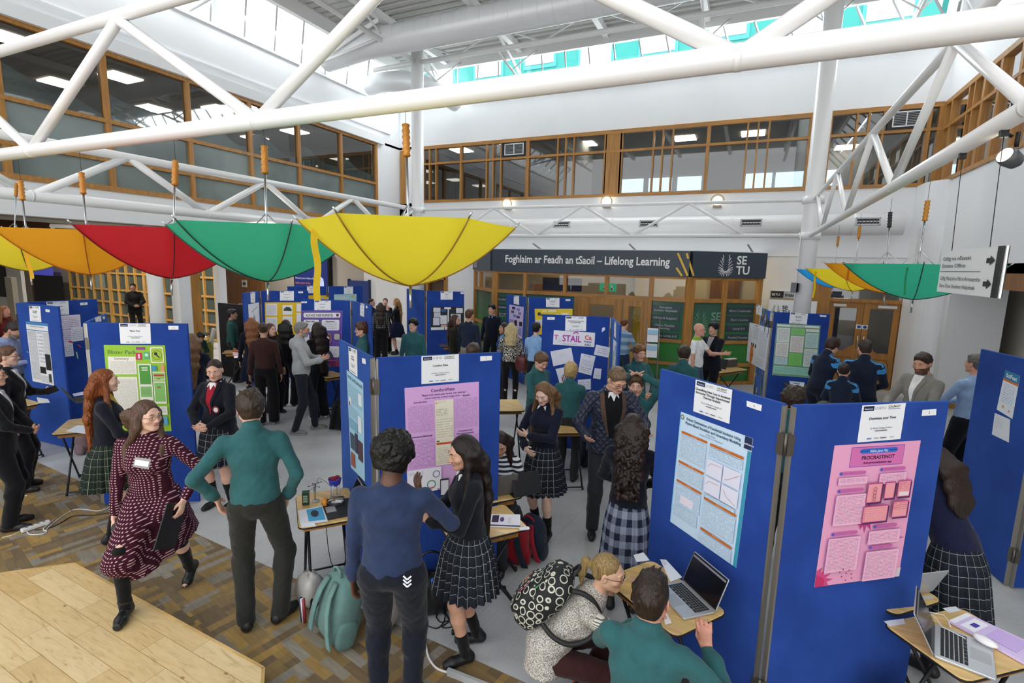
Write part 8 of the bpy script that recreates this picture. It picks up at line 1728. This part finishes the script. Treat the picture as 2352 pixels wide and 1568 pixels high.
def tweed(t, b):
    co = N(t, 'ShaderNodeTexCoord'); n = N(t, 'ShaderNodeTexNoise', i_Scale=170., i_Detail=2.); L(t, co.outputs['Object'], n.inputs['Vector']); L(t, ramp(t, n.outputs[0], [(.38, srgb('77706A')), (.5, srgb('ADA69E')), (.62, srgb('DDD8D0'))]), b.inputs['Base Color']); b.inputs['Roughness'].default_value = .95
    bp = N(t, 'ShaderNodeBump', i_Strength=.6, i_Distance=.004); L(t, n.outputs[0], bp.inputs['Height']); L(t, bp.outputs[0], b.inputs['Normal'])
TWEED = obj3('flecked_wool', tweed)
def quilt(t, b):
    co = N(t, 'ShaderNodeTexCoord'); mp = N(t, 'ShaderNodeMapping'); mp.inputs['Rotation'].default_value = (0, PI/4, 0); L(t, co.outputs['Object'], mp.inputs['Vector']); sp = N(t, 'ShaderNodeSeparateXYZ'); L(t, mp.outputs[0], sp.inputs[0]); o = []
    for e in (0, 2):
        m_ = N(t, 'ShaderNodeMath', operation='MULTIPLY', i_1=62.); L(t, sp.outputs[e], m_.inputs[0]); s_ = N(t, 'ShaderNodeMath', operation='SINE'); L(t, m_.outputs[0], s_.inputs[0]); a_ = N(t, 'ShaderNodeMath', operation='ABSOLUTE'); L(t, s_.outputs[0], a_.inputs[0]); o.append(a_)
    mn = N(t, 'ShaderNodeMath', operation='MINIMUM'); L(t, o[0].outputs[0], mn.inputs[0]); L(t, o[1].outputs[0], mn.inputs[1]); pw = N(t, 'ShaderNodeMath', operation='POWER', i_1=.5); L(t, mn.outputs[0], pw.inputs[0])
    b.inputs['Base Color'].default_value = (*srgb('252C40'), 1); b.inputs['Roughness'].default_value = .5; bp = N(t, 'ShaderNodeBump', i_Strength=.9, i_Distance=.012); L(t, pw.outputs[0], bp.inputs['Height']); L(t, bp.outputs[0], b.inputs['Normal'])
QUILT = obj3('navy_quilting', quilt)

def FW(at, face, px, py, z=0., yw=0, pole=None, tip=0., h=1.75, up=0.):
    v = nrm([at[0], at[1], 0]); r = A3(v[1], -v[0], 0); a = math.radians(face); f = -v*math.cos(a)+r*math.sin(a); x = A3(f[1], -f[0], 0); p = PZ(px, py, z); q = A3(p.x-at[0], p.y-at[1], 0)*(1.75/h)
    return (q @ x, q @ f, (z+up)*1.75/h, yw, pole or (0, 1, .1), tip)
MB_ = '4A3426'; LB = 'A98A5E'
J = person('teal jumper boy seen from behind, hands at pockets, beside the dotted dress woman', foot(603, 1432), 172, 1.79, hair='3B2C22', style='messy', top=('jumper', TEALJ), bottom=('trousers', '2A2A27'), L=((.25, .02, 1.0), (1, -.8, 0), (-.2, .3, -1), (0, 1, 0)), R='pocket', feet=((-.1, -.02, 0, 12), (.12, .0, 0, -38)), head=(12, 0), hemz=.93)
J = person('dark haired girl in a navy jumper and tartan skirt holding a yellow phone', foot(1072, 1500), -78, 1.6, 'f', 'D3A48A', '221816', 'long', ('jumper', '171922', 'E8E8EC'), ('skirt', TARTAN, .56), socks=('141416', .24), L='phone', R='phone', collar='ECECF0', head=(8, 12), feet=((-.09, .03, 0, 8), (.1, -.1, 0, -10)), hemz=.92, curl=(.55, .55))
inHand('phone', 'yellow cased phone in the hands of the dark haired girl', 'phone', J, 1, (.13, .07, .009), mat('C9A23A', .4), .11, .03)
at = (-1.9, 2.1, 0); J = person('boy with afro hair in a navy sweatshirt, back turned, at the bottom edge', foot(905, 1636), 166, 1.74, 'm', '5F3E2C', '0C0908', 'afro', ('jumper', '2A3756'), ('joggers', '161A26'), L='hang', R=((.13, .24, 1.27), (1, -.4, -.6), (-.4, .3, 1), (-.5, .5, 0)), head=(-22, 5), hemz=.88, w=1.08)
p = J['W'](J['T'](.12, -.155, .96)); mb = MB()
for k in range(3): 
    for sx in (-1, 1): a = J['W'](J['T'](.12, -.158, .945+.022*k)); b = J['W'](J['T'](.12+sx*.022, -.155, .965+.022*k)); mb.bar(a, b, .008, .004, mat('E8EAF0', .5), up=J['V'](A3(0, -1, 0)))
tag(mb.build('chevron_logo'), 'white triple chevron mark on the hem of the navy sweatshirt', 'logo'); o = bpy.data.objects['chevron_logo']; o.parent = J['o']; o.matrix_parent_inverse = WM[J['o'].name].inverted(); del o['category']
# the walking woman
h7 = 1.67; f1 = PZ(290, 1415, .2); f2 = PZ(440, 1335, 0); at = ((f1.x*.5+f2.x*.5), (f1.y*.5+f2.y*.5), 0)
def dressr(tt, cen, arm_t, ms, mi, s): return ms, mi
J = person('woman in a maroon dotted dress stepping onto the stage with clipboard and cup', at, -22, h7, 'f', 'E6BDA6', '5A4232', 'long', ('dress', DOTS), ('dress', '111111'), ('boot', '141416'), ('121214', .8), lean=6, head=(58, 2), L=((-.27, .16, 1.0), (-1, -.5, -.3), (.2, .5, -1), (.3, 1, 0), 1), R=((.24, .1, .78), (1, -.6, 0), (0, .3, -1), (0, 1, 0)), curl=(.5, .6), glasses='6A4A3A', hair_amp=.005, back_hair=.2, hipz=.96, hemz=1.0,
           feet=(FW(at, -22, 440, 1335, 0, -10, (0, 1, .1), 38, h7, .05), FW(at, -22, 290, 1415, .2, 5, (0, 1, .1), 0, h7)))
s = J['s']; FD_ = Field(A3(-.5, -.55, .25), A3(.5, .6, 1.12), .011); pv = J['piv']*s
IV = WM[J['o'].name].to_3x3().inverted(); q1 = A3(*(IV @ (f2-Vector(at)))); q2 = A3(*(IV @ (f1-Vector(at)))); q1[2] += .42; q2[2] += .42
FD_.el(pv+A3(0, 0, .07)*s, (.14*s, .105*s, .12*s), None, .05)
for hx, qq in ((-.07, q1), (.07, q2)): FD_.rc(pv+A3(hx, 0, -.02)*s, qq, .12*s, .115*s, .06); FD_.rc(pv+A3(hx, 0, -.1)*s, qq*.6+pv*.0+A3(0, 0, .1), .13*s, .15*s, .08)
FD_.rc(pv+A3(0, 0, -.1)*s, (q1+q2)/2, .14*s, .17*s, .06)
FD_.noise(.008, 17, 3); FD_.noise(.003, 40, 4); FD_.cut(A3(0, 0, .5), A3(0, -.1, -1)); V_, F_ = FD_.mesh(); npmesh('dress_skirt', V_, F_, [DOTS], None, J['o'])
p = J['W'](J['T'](-.015, .135, 1.31)); R = Matrix((J['V'](A3(1, 0, 0)), J['V'](A3(0, 1, .1)), J['V'](A3(0, 0, 1)))).transposed(); mb = MB(); mb.box(p, (.1, .004, .075), mat('A8A4A8', .25), R @ Matrix.Rotation(-.25, 3, 'Y')); mb.box(p+J['V'](A3(0, .004, 0)), (.085, .003, .04), PAPER, R @ Matrix.Rotation(-.25, 3, 'Y')); tag(mb.build('name_badge'), 'white name badge clipped to the maroon dotted dress', 'badge')
inHand('clipboard', 'black clipboard held by the dotted dress woman', 'clipboard', J, -1, (.31, .01, .23), mat('111113', .5), .2, .03, .02, axes='dnu')
p, D_, U_, N_ = hand(J, -1, .12, .05); mb = MB(); mb.tube([p-U_*.07, p+U_*.08], .005, mat('ECECF2', .3), 8); tag(mb.build('pen'), 'white pen in the hand resting on the black clipboard', 'pen')
p, D_, U_, N_ = hand(J, 1, .09, .045); o = thing('cup', 'black lidded coffee cup carried by the dotted dress woman', 'cup', tuple(p)); Rc = (U_).to_track_quat('Z', 'Y').to_matrix(); mb = MB(); mb.lathe([(.03, -.06), (.037, .04)], mat('6A5A48', .6), p, 18, Rc); mb.build('body', o); mb = MB(); mb.lathe([(.041, .035), (.041, .05), (.036, .06), (.03, .058)], mat('16130F', .3), p, 18, Rc); mb.build('lid', o)
J = person('girl with waist long ginger hair and dark green tartan skirt', foot(272, 1236), 82, 1.67, 'f', 'E8C0AA', '8A4A22', 'long', ('jumper', '161824', 'C8A83A'), ('skirt', GREENT, .58), socks=('141416', .3), L='clasp', R='clasp', back_hair=.66, hair_amp=.005, feet=((-.08, .1, 0, 5), (.09, -.05, 0, -5)))
J = person('girl in a dark blazer with crest and red tie, hands together', foot(515, 1160), -38, 1.66, 'f', 'E2B49E', '3A2A22', 'pony', ('blazer', '181B26', 'A02034', 'F0F0F4'), ('skirt', TARTAN, .55), ('b', '141416'), ('16161A', .3), head=(22, 14), L='clasp', R='clasp', hemz=.76, collar='F2F2F6')
mb = MB(); mb.lathe([(.04, 0), (.042, .004)], mat('8A2A3A', .6), J['W'](J['T'](-.09, .148, 1.19)), 16, J['V'](A3(0, 1, 0)).to_track_quat('Z', 'Y').to_matrix()); mb.lathe([(.028, .0045), (.02, .006)], mat('E0D8DA', .6), J['W'](J['T'](-.09, .148, 1.19)), 16, J['V'](A3(0, 1, 0)).to_track_quat('Z', 'Y').to_matrix()); o = mb.build('crest', J['o'])
J = person('dark suited boy with glasses at the left edge, hands clasped', foot(22, 1212), 78, 1.66, 'm', 'DDAE96', '3A2A20', 'short', ('blazer', '14161C', 'E0E0E6'), ('trousers', '121318'), glasses='4A4A4A', L='clasp', R='clasp', hemz=.8, w=1.2, collar='D8D8E0')
J = person('woman in glasses and black blazer holding a phone, behind the dark suited boy', foot(50, 1125), 75, 1.68, 'f', 'E2B8A2', '6A4A34', 'short', ('blazer', '131317', 'D8D4D0'), ('wide', '121216'), glasses='5A5A60', L='phone', R='hang', hemz=.85, collar='E8E4E4', w=1.1)
inHand('phone', 'black phone held up by the woman in the black blazer', 'phone', J, -1, (.15, .075, .01), BLACK, .1, .03)
J = person('bearded man in a pale blue shirt reading white pages at the left edge', headat(14, 733, 1.76), 55, 1.76, 'm', 'C8967E', '2E2622', 'short', ('shirt', '8A95B8'), ('trousers', '1A1C22'), L='phone', R='phone', head=(0, 28), beard='8A8078', w=1.12)
p, D_, U_, N_ = hand(J, 1, .12, .02); mb = MB(); mb.box(p+Vector((0, 0, .05)), (.3, .004, .21), PAPER, Matrix((J['V'](A3(1, 0, 0)), J['V'](A3(0, .6, .8)), J['V'](A3(0, -.8, .6)))).transposed()); tag(mb.build('paper_sheets'), 'white pages held by the bearded man at the left edge', 'paper')
person('fair haired woman in dark red, behind the bearded man', headat(8, 701, 1.66), 40, 1.66, 'f', 'C88E78', '8A5A3A', 'long', ('jumper', '5A1A1E'), ('trousers', '2A1A1E'))
p = PY(305, 650, 10.2); person('man in black standing before the lobby door screen', (p.x, p.y, 0), 10, p.z, 'm', 'A07A66', '16120F', 'short', ('coat', '111114', '18181A'), ('trousers', '101012'), L='clasp', R='clasp', head=(-20, 0), hemz=.8)
J = person('long haired girl in navy mostly hidden by the Blister Pack board', foot(458, 1030), 165, 1.66, 'f', 'DDB09A', '7A5A3C', 'long', ('jumper', '1A1F33'), ('skirt', fab('24304E'), .5), socks=('16161A', .2), L='hang', R='clasp')
J = person('pupil in dark green bending forward in a mustard chair', (-11.35, 7.35, 0), 30, 1.62, 'm', 'B88A74', '2A1E18', 'short', ('jumper', '1C4A44'), ('trousers', '1C1C1E'), lean=38, hipz=.5, feet=((-.12, .42, 0, 0), (.12, .42, 0, 0)), L='clasp', R='clasp', head=(0, 40))
person('boy in dark green standing side on by the black partition', headat(531, 710, 1.6), 85, 1.6, 'm', 'B08470', '241A16', 'short', ('jumper', '1C4A44'), ('trousers', '1A1A1C'))
person('brown haired girl in black with her back to us by the black partition', headat(552, 696, 1.66), 165, 1.66, 'f', 'C09A84', '3E2A20', 'long', ('jumper', '15151A'), ('wide', '131316'))
person('girl with copper tinted hair and navy uniform, back turned, at the yellow poster', headat(577, 728, 1.63), 178, 1.63, 'f', 'C89C84', '8A5430', 'long', ('jumper', '121524'), ('skirt', fab('141A30'), .5), socks=('2A2A2C', .9), back_hair=.3)
person('girl in a dark brown sweater, hair up, beside the hooded man', foot(615, 975), 172, 1.69, 'f', 'C89C84', '4A3222', 'bun', ('jumper', '3E2622'), ('wide', '141416'), ('b', '8A8480', 'C8C4BC'))
person('brown haired girl whose face shows past the dark brown sweater', headat(620, 742, 1.6), 40, 1.6, 'f', 'DDB09A', '5A3A28', 'long', ('jumper', '1A1A1E'), ('wide', '1C1C20'))
person('black haired girl behind the dark brown sweater girl', headat(656, 733, 1.62), 160, 1.62, 'f', 'C89C84', '17120F', 'half', ('jumper', '141418'), ('wide', '141418'))
J = person('grey haired bearded man in a light grey hooded sweatshirt holding a tablet', foot(698, 992), 84, 1.76, 'm', 'D8A088', '8A8680', 'short', ('hoodie', 'A9ABAC'), ('jeans', '20242E'), ('b', '7E7C7A', 'D8D4CE'), glasses=True, beard='A8A29C', L='phone', R='phone', feet=((-.09, .16, 0, 12), (.1, -.12, 0, -12)), head=(0, 4), hemz=.86)
inHand('tablet', 'dark blue tablet in the hands of the grey hooded man', 'tablet', J, 1, (.16, .11, .01), mat('2A3050', .3), .12, .03)
J = person('girl with very long dark hair in black, by the purple poster', foot(736, 962), -150, 1.68, 'f', 'CFA080', '2E1E18', 'long', ('jumper', '131318'), ('wide', '15171F'), ('b', 'C8C6C4', 'E4E2E0'), back_hair=.6, L='phone', R='phone')
person('curly haired boy with glasses and teal jumper, shown in profile', headat(832, 740, 1.7), -85, 1.7, 'm', 'DDAE98', '5A3A26', 'curly', ('jumper', TEALJ), ('trousers', '26282A'), glasses=True)
person('boy with a thick black fringe and glasses in a teal jumper', headat(949, 731, 1.69), -18, 1.69, 'm', 'E0B8A0', '121011', 'mop', ('jumper', TEALJ), ('trousers', '26282A'), glasses='8A5A5A')
person('dark haired student in black at the left of the group of four', headat(853, 685, 1.66), 60, 1.66, 'f', 'C89A84', '1A1412', 'bun', ('jumper', '121218'), ('wide', '121218'))
person('student with her back to us in a black and white checked shirt', headat(874, 694, 1.62), 178, 1.62, 'f', 'C89A84', '33241E', 'long', ('shirt', CHKSHIRT), ('wide', '141416'), back_hair=.3)
person('student in black jumper with a pale blue collar in the group of four', headat(885, 684, 1.64), -8, 1.64, 'f', 'DDB09C', '3A2A24', 'bun', ('jumper', '14151C'), ('wide', '131316'), collar='7AA4E0')
person('fair long haired girl in a navy skirt in the group of four', foot(912, 813), -95, 1.66, 'f', 'DDAE98', 'A07848', 'long', ('jumper', '151722'), ('skirt', fab('1A2140'), .55), L='up', R='up', socks=('141416', .16))
J = person('long haired girl in dark olive with a canvas shoulder bag', headat(1045, 721, 1.66), 70, 1.66, 'f', 'D8AA96', '4A3226', 'long', ('jumper', '26261E'), ('wide', '1E1E1C'), glasses='5A5A5A', back_hair=.35)
p = J['W'](J['T'](-.24, .0, 1.0)); blob('shoulder_bag', None, p, (.07, .17, .2), fab('8E7A5C'), Matrix.Rotation(J['yaw'], 3, 'Z'), 16, pw=3.5); tag(bpy.data.objects['shoulder_bag'], 'beige canvas shoulder bag on the girl in dark olive', 'bag')
person('auburn haired man in a dark blue shirt with his back to us', headat(1078, 709, 1.79), 155, 1.79, 'm', 'CF9C84', '5E3E28', 'short', ('shirt', '222B40'), ('trousers', '9A9384'), head=(-20, 0))
person('black haired boy in a navy jumper with a pale blue collar', headat(1130, 698, 1.77), -22, 1.77, 'm', 'D8AA90', '100E0E', 'messy', ('jumper', '121727'), ('trousers', '12141C'), collar='8AB4EA')
person('dark haired girl in blue half hidden behind the blonde woman', headat(1158, 741, 1.58), -60, 1.58, 'f', 'B98A74', '2A1C18', 'half', ('jumper', '2A4A80', '5AA0E0'), ('trousers', '1A1C26'))
J = person('blonde woman in a black and white paisley top, back turned', foot(1170, 936), 176, 1.64, 'f', 'E0B8A0', 'CDB684', 'long', ('knit', PAIS), ('leggings', '121214'), ('b', 'B8A684', 'C8B890'), back_hair=.12, L='phone', R='hang', w=1.08, hemz=.9)
inHand('toy_model', 'small blue object in the hand of the blonde woman', 'toy', J, -1, (.06, .05, .03), mat('1E3A8A', .4), .1, .03)
J = person('short haired woman in a pale blue shirt holding a coffee cup, back turned', headat(1232, 739, 1.7), 158, 1.7, 'f', 'E0B49C', '17110F', 'short', ('shirt', '8FB6E0'), ('trousers', '141416'), L='phone', R='hip', hemz=1.02)
p, D_, U_, N_ = hand(J, -1, .09, .045); mb = MB(); mb.lathe([(.03, -.05), (.038, .05), (.04, .052), (.036, .066)], mat('3A2A1E', .5), p, 16); tag(mb.build('cup'), 'brown paper coffee cup held by the woman in the pale blue shirt', 'cup')
c = J['W'](J['T'](-.28, .02, 1.0)); o = thing('handbag', 'dark red leather handbag hanging beside the paisley top', 'bag', tuple(c)); blob('body', o, c-Vector((0, 0, .06)), (.12, .07, .15), mat('5A201E', .35), Matrix.Rotation(J['yaw'], 3, 'Z'), 18, pw=3, noise=.04); mb = MB(); q = J['W'](J['T'](-.17, .0, 1.43)); mb.tube([c+Vector((.05, 0, .08)), q, c+Vector((-.05, 0, .08))], .007, mat('5A201E', .4), 6); mb.build('strap', o)
person('brown haired boy just showing above the ComfortPlate board', headat(1087, 788, 1.72), 170, 1.72, 'm', 'D8AA90', '4A3628', 'messy', ('jumper', TEALJ), ('trousers', '26282A'))
person('teal jumper boy looking down, left of the small fair boy', foot(1228, 1085), 48, 1.64, 'm', 'E2B49C', '6A4E34', 'messy', ('jumper', TEALJ), ('trousers', '3A3D42'), head=(-12, 24), L='hang', R='clasp', feet=((-.1, .1, 0, 8), (.1, -.05, 0, -8)))
person('small fair haired boy in a teal jumper facing the painted letters', headat(1312, 834, 1.52), 168, 1.52, 'm', 'E2B49C', 'BFA06A', 'mop', ('jumper', TEALJ), ('trousers', '2A2C30'), L='clasp', R='clasp')
person('girl with long wavy light brown hair looking down, arms folded, in tartan skirt', foot(1243, 1225), -32, 1.62, 'f', 'E8C4B0', '7E5C3C', 'long', ('jumper', '161A2C', 'E8E8EE'), ('skirt', TARTAN, .52), socks=('131315', .26), L='fold', R='clasp', head=(8, 24), collar='ECECF0', feet=((-.12, .06, 0, 14), (.1, -.06, 0, -20)), hair_amp=.006, back_hair=.45, hemz=.95)
J = person('man with glasses in a navy quilted jacket gesturing with open hands', foot(1385, 1222), 14, 1.8, 'm', 'E0AE96', '7A624C', 'short', ('coat', QUILT, '121317', 'F0F0F2', '5A463A'), ('trousers', '2C2E33'), head=(14, 30), L=((.2, .36, 1.16), (1, -.5, -.8), (.3, 1, .3), (.9, -.1, .4)), R=((.26, .34, 1.12), (1, -.5, -.8), (.1, 1, .3), (.9, -.1, .4)), glasses=True, hemz=.86, collar='F2F2F2', lean=5, curl=(.15, .15), feet=((-.11, .05, 0, 10), (.12, .02, 0, -12)), w=1.05)
J = person('girl with long curly dark hair and a blue checked skirt', headat(1455, 948, 1.62), 176, 1.62, 'f', 'C89C80', '2A1B15', 'curlylong', ('jumper', '131521'), ('skirt', CHECK, .36, 1.04, .6), L='clasp', R='clasp', back_hair=.3, hemz=.88)
J = person('fair brown haired boy in a teal jumper beside the office glass, hands together', headat(1467, 789, 1.66), 42, 1.66, 'm', 'E2AE96', '8A6238', 'messy', ('jumper', TEALJ), ('trousers', '2A2C2E'), L='clasp', R='clasp', head=(-10, 8))
J = person('boy in teal with a hand on his head, behind the quilted jacket man', headat(1462, 862, 1.56), 0, 1.56, 'm', 'E2B49C', '5A4230', 'messy', ('jumper', TEALJ), ('trousers', '26282A'), L='head', R='head', curl=(.2, .2))
person('student in a blue striped sweater with hair tied up', headat(1434, 731, 1.66), 150, 1.66, 'f', 'DDB09A', '6A3E22', 'bun', ('knit', BLUSTR), ('trousers', '22344A'), R='clasp', L='clasp')
person('dark haired teal jumper boy facing the green office glass', headat(1573, 794, 1.64), 162, 1.64, 'm', 'E0B096', '33261C', 'curly', ('jumper', TEALJ), ('trousers', '26282A'), head=(18, 5))
def teer(tt, cen, arm_t, ms, mi, s): a = arm_t(cen, None); mi[(a > .75) & (a < 3)] = 2; ms.append(fab('1A2340')); return ms, mi
person('bald man in a white t shirt pointing across, by the green office glass', headat(1606, 741, 1.75), 72, 1.75, 'm', 'DDA48C', '8A7060', 'bald', ('tee', 'F0F2F4', '8AB83A'), ('jeans', '3E526E'), glasses='5A4A40', L=((.12, .42, 1.22), (.5, -.5, -1), (0, 1, .2), (.2, 0, 1)), R='hang', sleeve=1.0001 if False else 1., region=None)
person('black haired boy in a dark suit with folded arms', headat(1641, 739, 1.74), -30, 1.74, 'm', 'D8A890', '0E0C0D', 'mop', ('blazer', '151824', 'A8A8AC'), ('trousers', '13151D'), L='fold', R='fold', hemz=.84)
person('stooping boy with glasses in a navy and sky blue tracksuit', headat(1893, 778, 1.72), 142, 1.76, 'm', 'DDAE98', '3A261E', 'mop', ('track', '1A2438'), ('joggers', '161C2C'), L='clasp', R='clasp', lean=12, head=(0, 24), glasses=True)
person('smallest pupil in the navy tracksuit with tied back hair', headat(1940, 834, 1.5), 176, 1.5, 'f', 'DDAE98', '2A1E1A', 'bun', ('track', '1A2438'), ('joggers', '161C2C'), L='clasp', R='clasp')
J = person('tall boy in a navy and sky blue tracksuit holding a teal folder', headat(1992, 779, 1.8), 172, 1.8, 'm', 'DDAE98', '3A2C22', 'short', ('track', '1A2438'), ('joggers', '161C2C'), head=(28, 4), L='phone', R='clasp', w=1.08)
inHand('folder', 'teal and white folder in front of the tall tracksuit boy', 'folder', J, -1, (.3, .22, .01), mat('4AA89C', .5), .12, .03)
J = person('dark haired bearded man in a grey beige overshirt writing on a clipboard', headat(2128, 806, 1.82), -38, 1.82, 'm', 'D09C80', '3A2A20', 'short', ('blazer', '83807A', 'F0F0F2', 'F0F0F2'), ('trousers', '2A2C30'), L='write', R='write', beard='6A4E40', head=(12, 14), w=1.06, hemz=.84)
p, D_, U_, N_ = hand(J, -1, .1, .03); mb = MB(); R = Matrix.Rotation(J['yaw'], 3, 'Z') @ Matrix.Rotation(.15, 3, 'X'); mb.box(p-Vector((0, 0, .035)), (.24, .32, .006), BLACK, R); mb.box(p-Vector((0, 0, .03)), (.2, .28, .003), PAPER, R); tag(mb.build('clipboard'), 'clipboard with white paper held by the bearded man in the overshirt', 'clipboard')
J = person('grey haired man in a pale blue shirt near the right edge', foot(2196, 1135), -125, 1.78, 'm', 'D8A088', '6A6662', 'short', ('shirt', '9DBBE4'), ('trousers', '1A1D28'), L='write', R='write', w=1.12, hemz=.95)
mb = MB(); a_ = J['arms'][-1]; q = J['W'](a_[3]-nrm(a_[3]-a_[2])*.03); dv = J['V'](nrm(a_[3]-a_[2])); mb.tube([q-dv*.012, q+dv*.012], .036, BLACK, 16); tag(mb.build('wristwatch'), 'black watch on the wrist of the man in the pale blue shirt', 'watch')
person('curly brown haired person just showing above the hinge of the big right boards', headat(1824, 889, 1.7), 165, 1.7, 'm', 'D8AA90', '3A2A1E', 'curly', ('jumper', TEALJ), ('trousers', '26282A'))
person('person whose dark hair barely shows over the pink poster board', headat(1893, 923, 1.58), 170, 1.58, 'm', 'D8AA90', '2A2320', 'short', ('jumper', TEALJ), ('trousers', '26282A'))
p = PD(1152, 978, 4.75); person('seated dark haired woman in a navy and white striped sweater', (p.x, p.y, 0), -12, 1.66, 'f', 'C89A84', '2E1A18', 'long', ('knit', NAVSTR), ('trousers', '2A2C34'), hipz=.5, lean=7, feet=((-.12, .4, 0, 0), (.12, .4, 0, 0)), L=((.14, .36, 1.2), (1, -.4, -.6), (-.6, .8, 0), (.2, 0, 1)), R=((.14, .36, 1.2), (1, -.4, -.6), (-.6, .8, 0), (.2, 0, 1)), head=(10, 25), hemz=.95)
tag(blob('stool', None, (p.x, p.y, .22), (.2, .2, .22), fab('2A2C34'), None, 14, pw=4), 'dark upholstered stool under the striped sweater woman', 'stool')
# crouching woman and seated boy at the silver laptop
p = PD(1395, 1240, 2.95); at = (p.x-.22, p.y-.02, 0); 
def vestr(tt, cen, arm_t, ms, mi, s): a = arm_t(cen, None); mi[(a > .18) & (a < 3)] = len(ms); ms.append(GRYSTR); return ms, mi
J = person('crouching woman with blonde ponytail in a flecked wool vest and striped sleeves', at, 84, 1.66, 'f', 'E0B496', '9A8052', 'pony', ('knit', TWEED), ('trousers', '3A1E1E'), ('b', 'C22A22', 'E0D8C4'), lean=38, hipz=.42, hipy=-.12, head=(-8, 8), L=((-.14, .5, .86), (-1, 0, -.8), (.8, .6, 0), (0, .3, 1), 1), R=((.1, .5, .86), (1, 0, -.8), (-.8, .6, 0), (0, .3, 1), 1), glasses=True, feet=((-.12, .12, 0, 8), (.12, -.02, .0, -8, (0, 1, .2), 30)), hemz=.83, back_hair=.25, sleeve=.75, region=vestr)
R0 = Matrix.Rotation(J['yaw'], 3, 'Z'); Rv = Matrix(J['Rt'].tolist()); RR = R0 @ Rv; c = J['W'](J['T'](0, -.23, 1.2)); o = thing('backpack', 'black and cream circle patterned backpack worn by the crouching woman', 'bag', tuple(c))
def rings(t, b):
    co = N(t, 'ShaderNodeTexCoord'); v = N(t, 'ShaderNodeTexVoronoi', i_Scale=19., i_Randomness=.15); L(t, co.outputs['Object'], v.inputs['Vector']); L(t, ramp(t, v.outputs['Distance'], [(.34, srgb('15171A')), (.4, srgb('CFCDBC')), (.46, srgb('CFCDBC')), (.5, srgb('17191B'))]), b.inputs['Base Color']); b.inputs['Roughness'].default_value = .75
RG = uvpattern('circle_print', rings); blob('body', o, c, (.16, .1, .23), RG, RR, 28, pw=3, noise=.02); P_ = lambda x, y, z: c+RR @ Vector((x, y, z)); blob('front_pocket', o, P_(0, -.08, -.06), (.13, .05, .14), RG, RR, 20, pw=3)
for e, zc in ((-1, 'E0701E'), (1, 'D83A6A')):
    mb = MB(); mb.tube([P_(e*.05, -.122, .02), P_(e*.055, -.126, -.06), P_(e*.05, -.12, -.12)], .005, mat(zc, .5), 6); mb.tube([P_(e*.09, -.079, .14), P_(e*.1, -.09, .05), P_(e*.105, -.092, -.02)], .004, mat('4AA8D8' if e < 0 else '3AA86A', .5), 6); mb.build('zip', o)
    mb = MB(); mb.tube([J['W'](J['T'](*q_)) for q_ in smooth([(e*.09, -.16, 1.4), (e*.1, -.09, 1.45), (e*.11, -.01, 1.455), (e*.125, .08, 1.4), (e*.15, .1, 1.29), (e*.175, .04, 1.18), (e*.17, -.06, 1.13), (e*.13, -.16, 1.12)], 4)], .015, mat('141416', .6), 8); mb.build('shoulder_strap', o)
mb = MB(); mb.tube([P_(.04*math.cos(a), .03, .23+.07*math.sin(a)) for a in np.linspace(0, PI, 9)], .01, mat('141416', .6), 8); mb.build('grab_handle', o)
p = PD(1493, 1290, 2.3); at = (p.x, p.y, 0)
J = person('teal jumper boy at the silver laptop, one hand raised', at, 168, 1.78, 'm', 'D89C86', '2F2219', 'short', ('jumper', TEALJ), ('trousers', '26282A'), hipz=.48, lean=6, feet=((-.14, .42, 0, 0), (.14, .42, 0, 0)), L=((.12, .4, 1.24), (1, -.4, -.6), (-.5, .8, 0), (0, 0, 1)), R=((.24, .26, 1.32), (1, -.6, -.8), (-.3, .3, 1), (-1, .0, .1)), curl=(.3, .75), hemz=.93)
tag(blob('stool', None, (at[0], at[1], .21), (.2, .2, .21), fab('2A2C34'), None, 14, pw=4), 'dark upholstered stool under the boy at the silver laptop', 'stool')
p = Vector((1.4, 4.12, 0)); J = person('girl in navy and tartan leaning forward past the pink poster board', (p.x, p.y, 0), -120, 1.64, 'f', 'E2B49C', '33241C', 'long', ('jumper', '1B1F3C', 'E8E8EC'), ('skirt', TARTAN, .5, 1.04, .45), socks=('141416', .3), lean=24, head=(0, 30), L=((.14, .42, .92), (1, -.3, -.3), (0, .6, -.8), (-1, 0, 0)), R=((.14, .42, .92), (1, -.3, -.3), (0, .6, -.8), (-1, 0, 0)), collar='ECECF0', back_hair=.2)
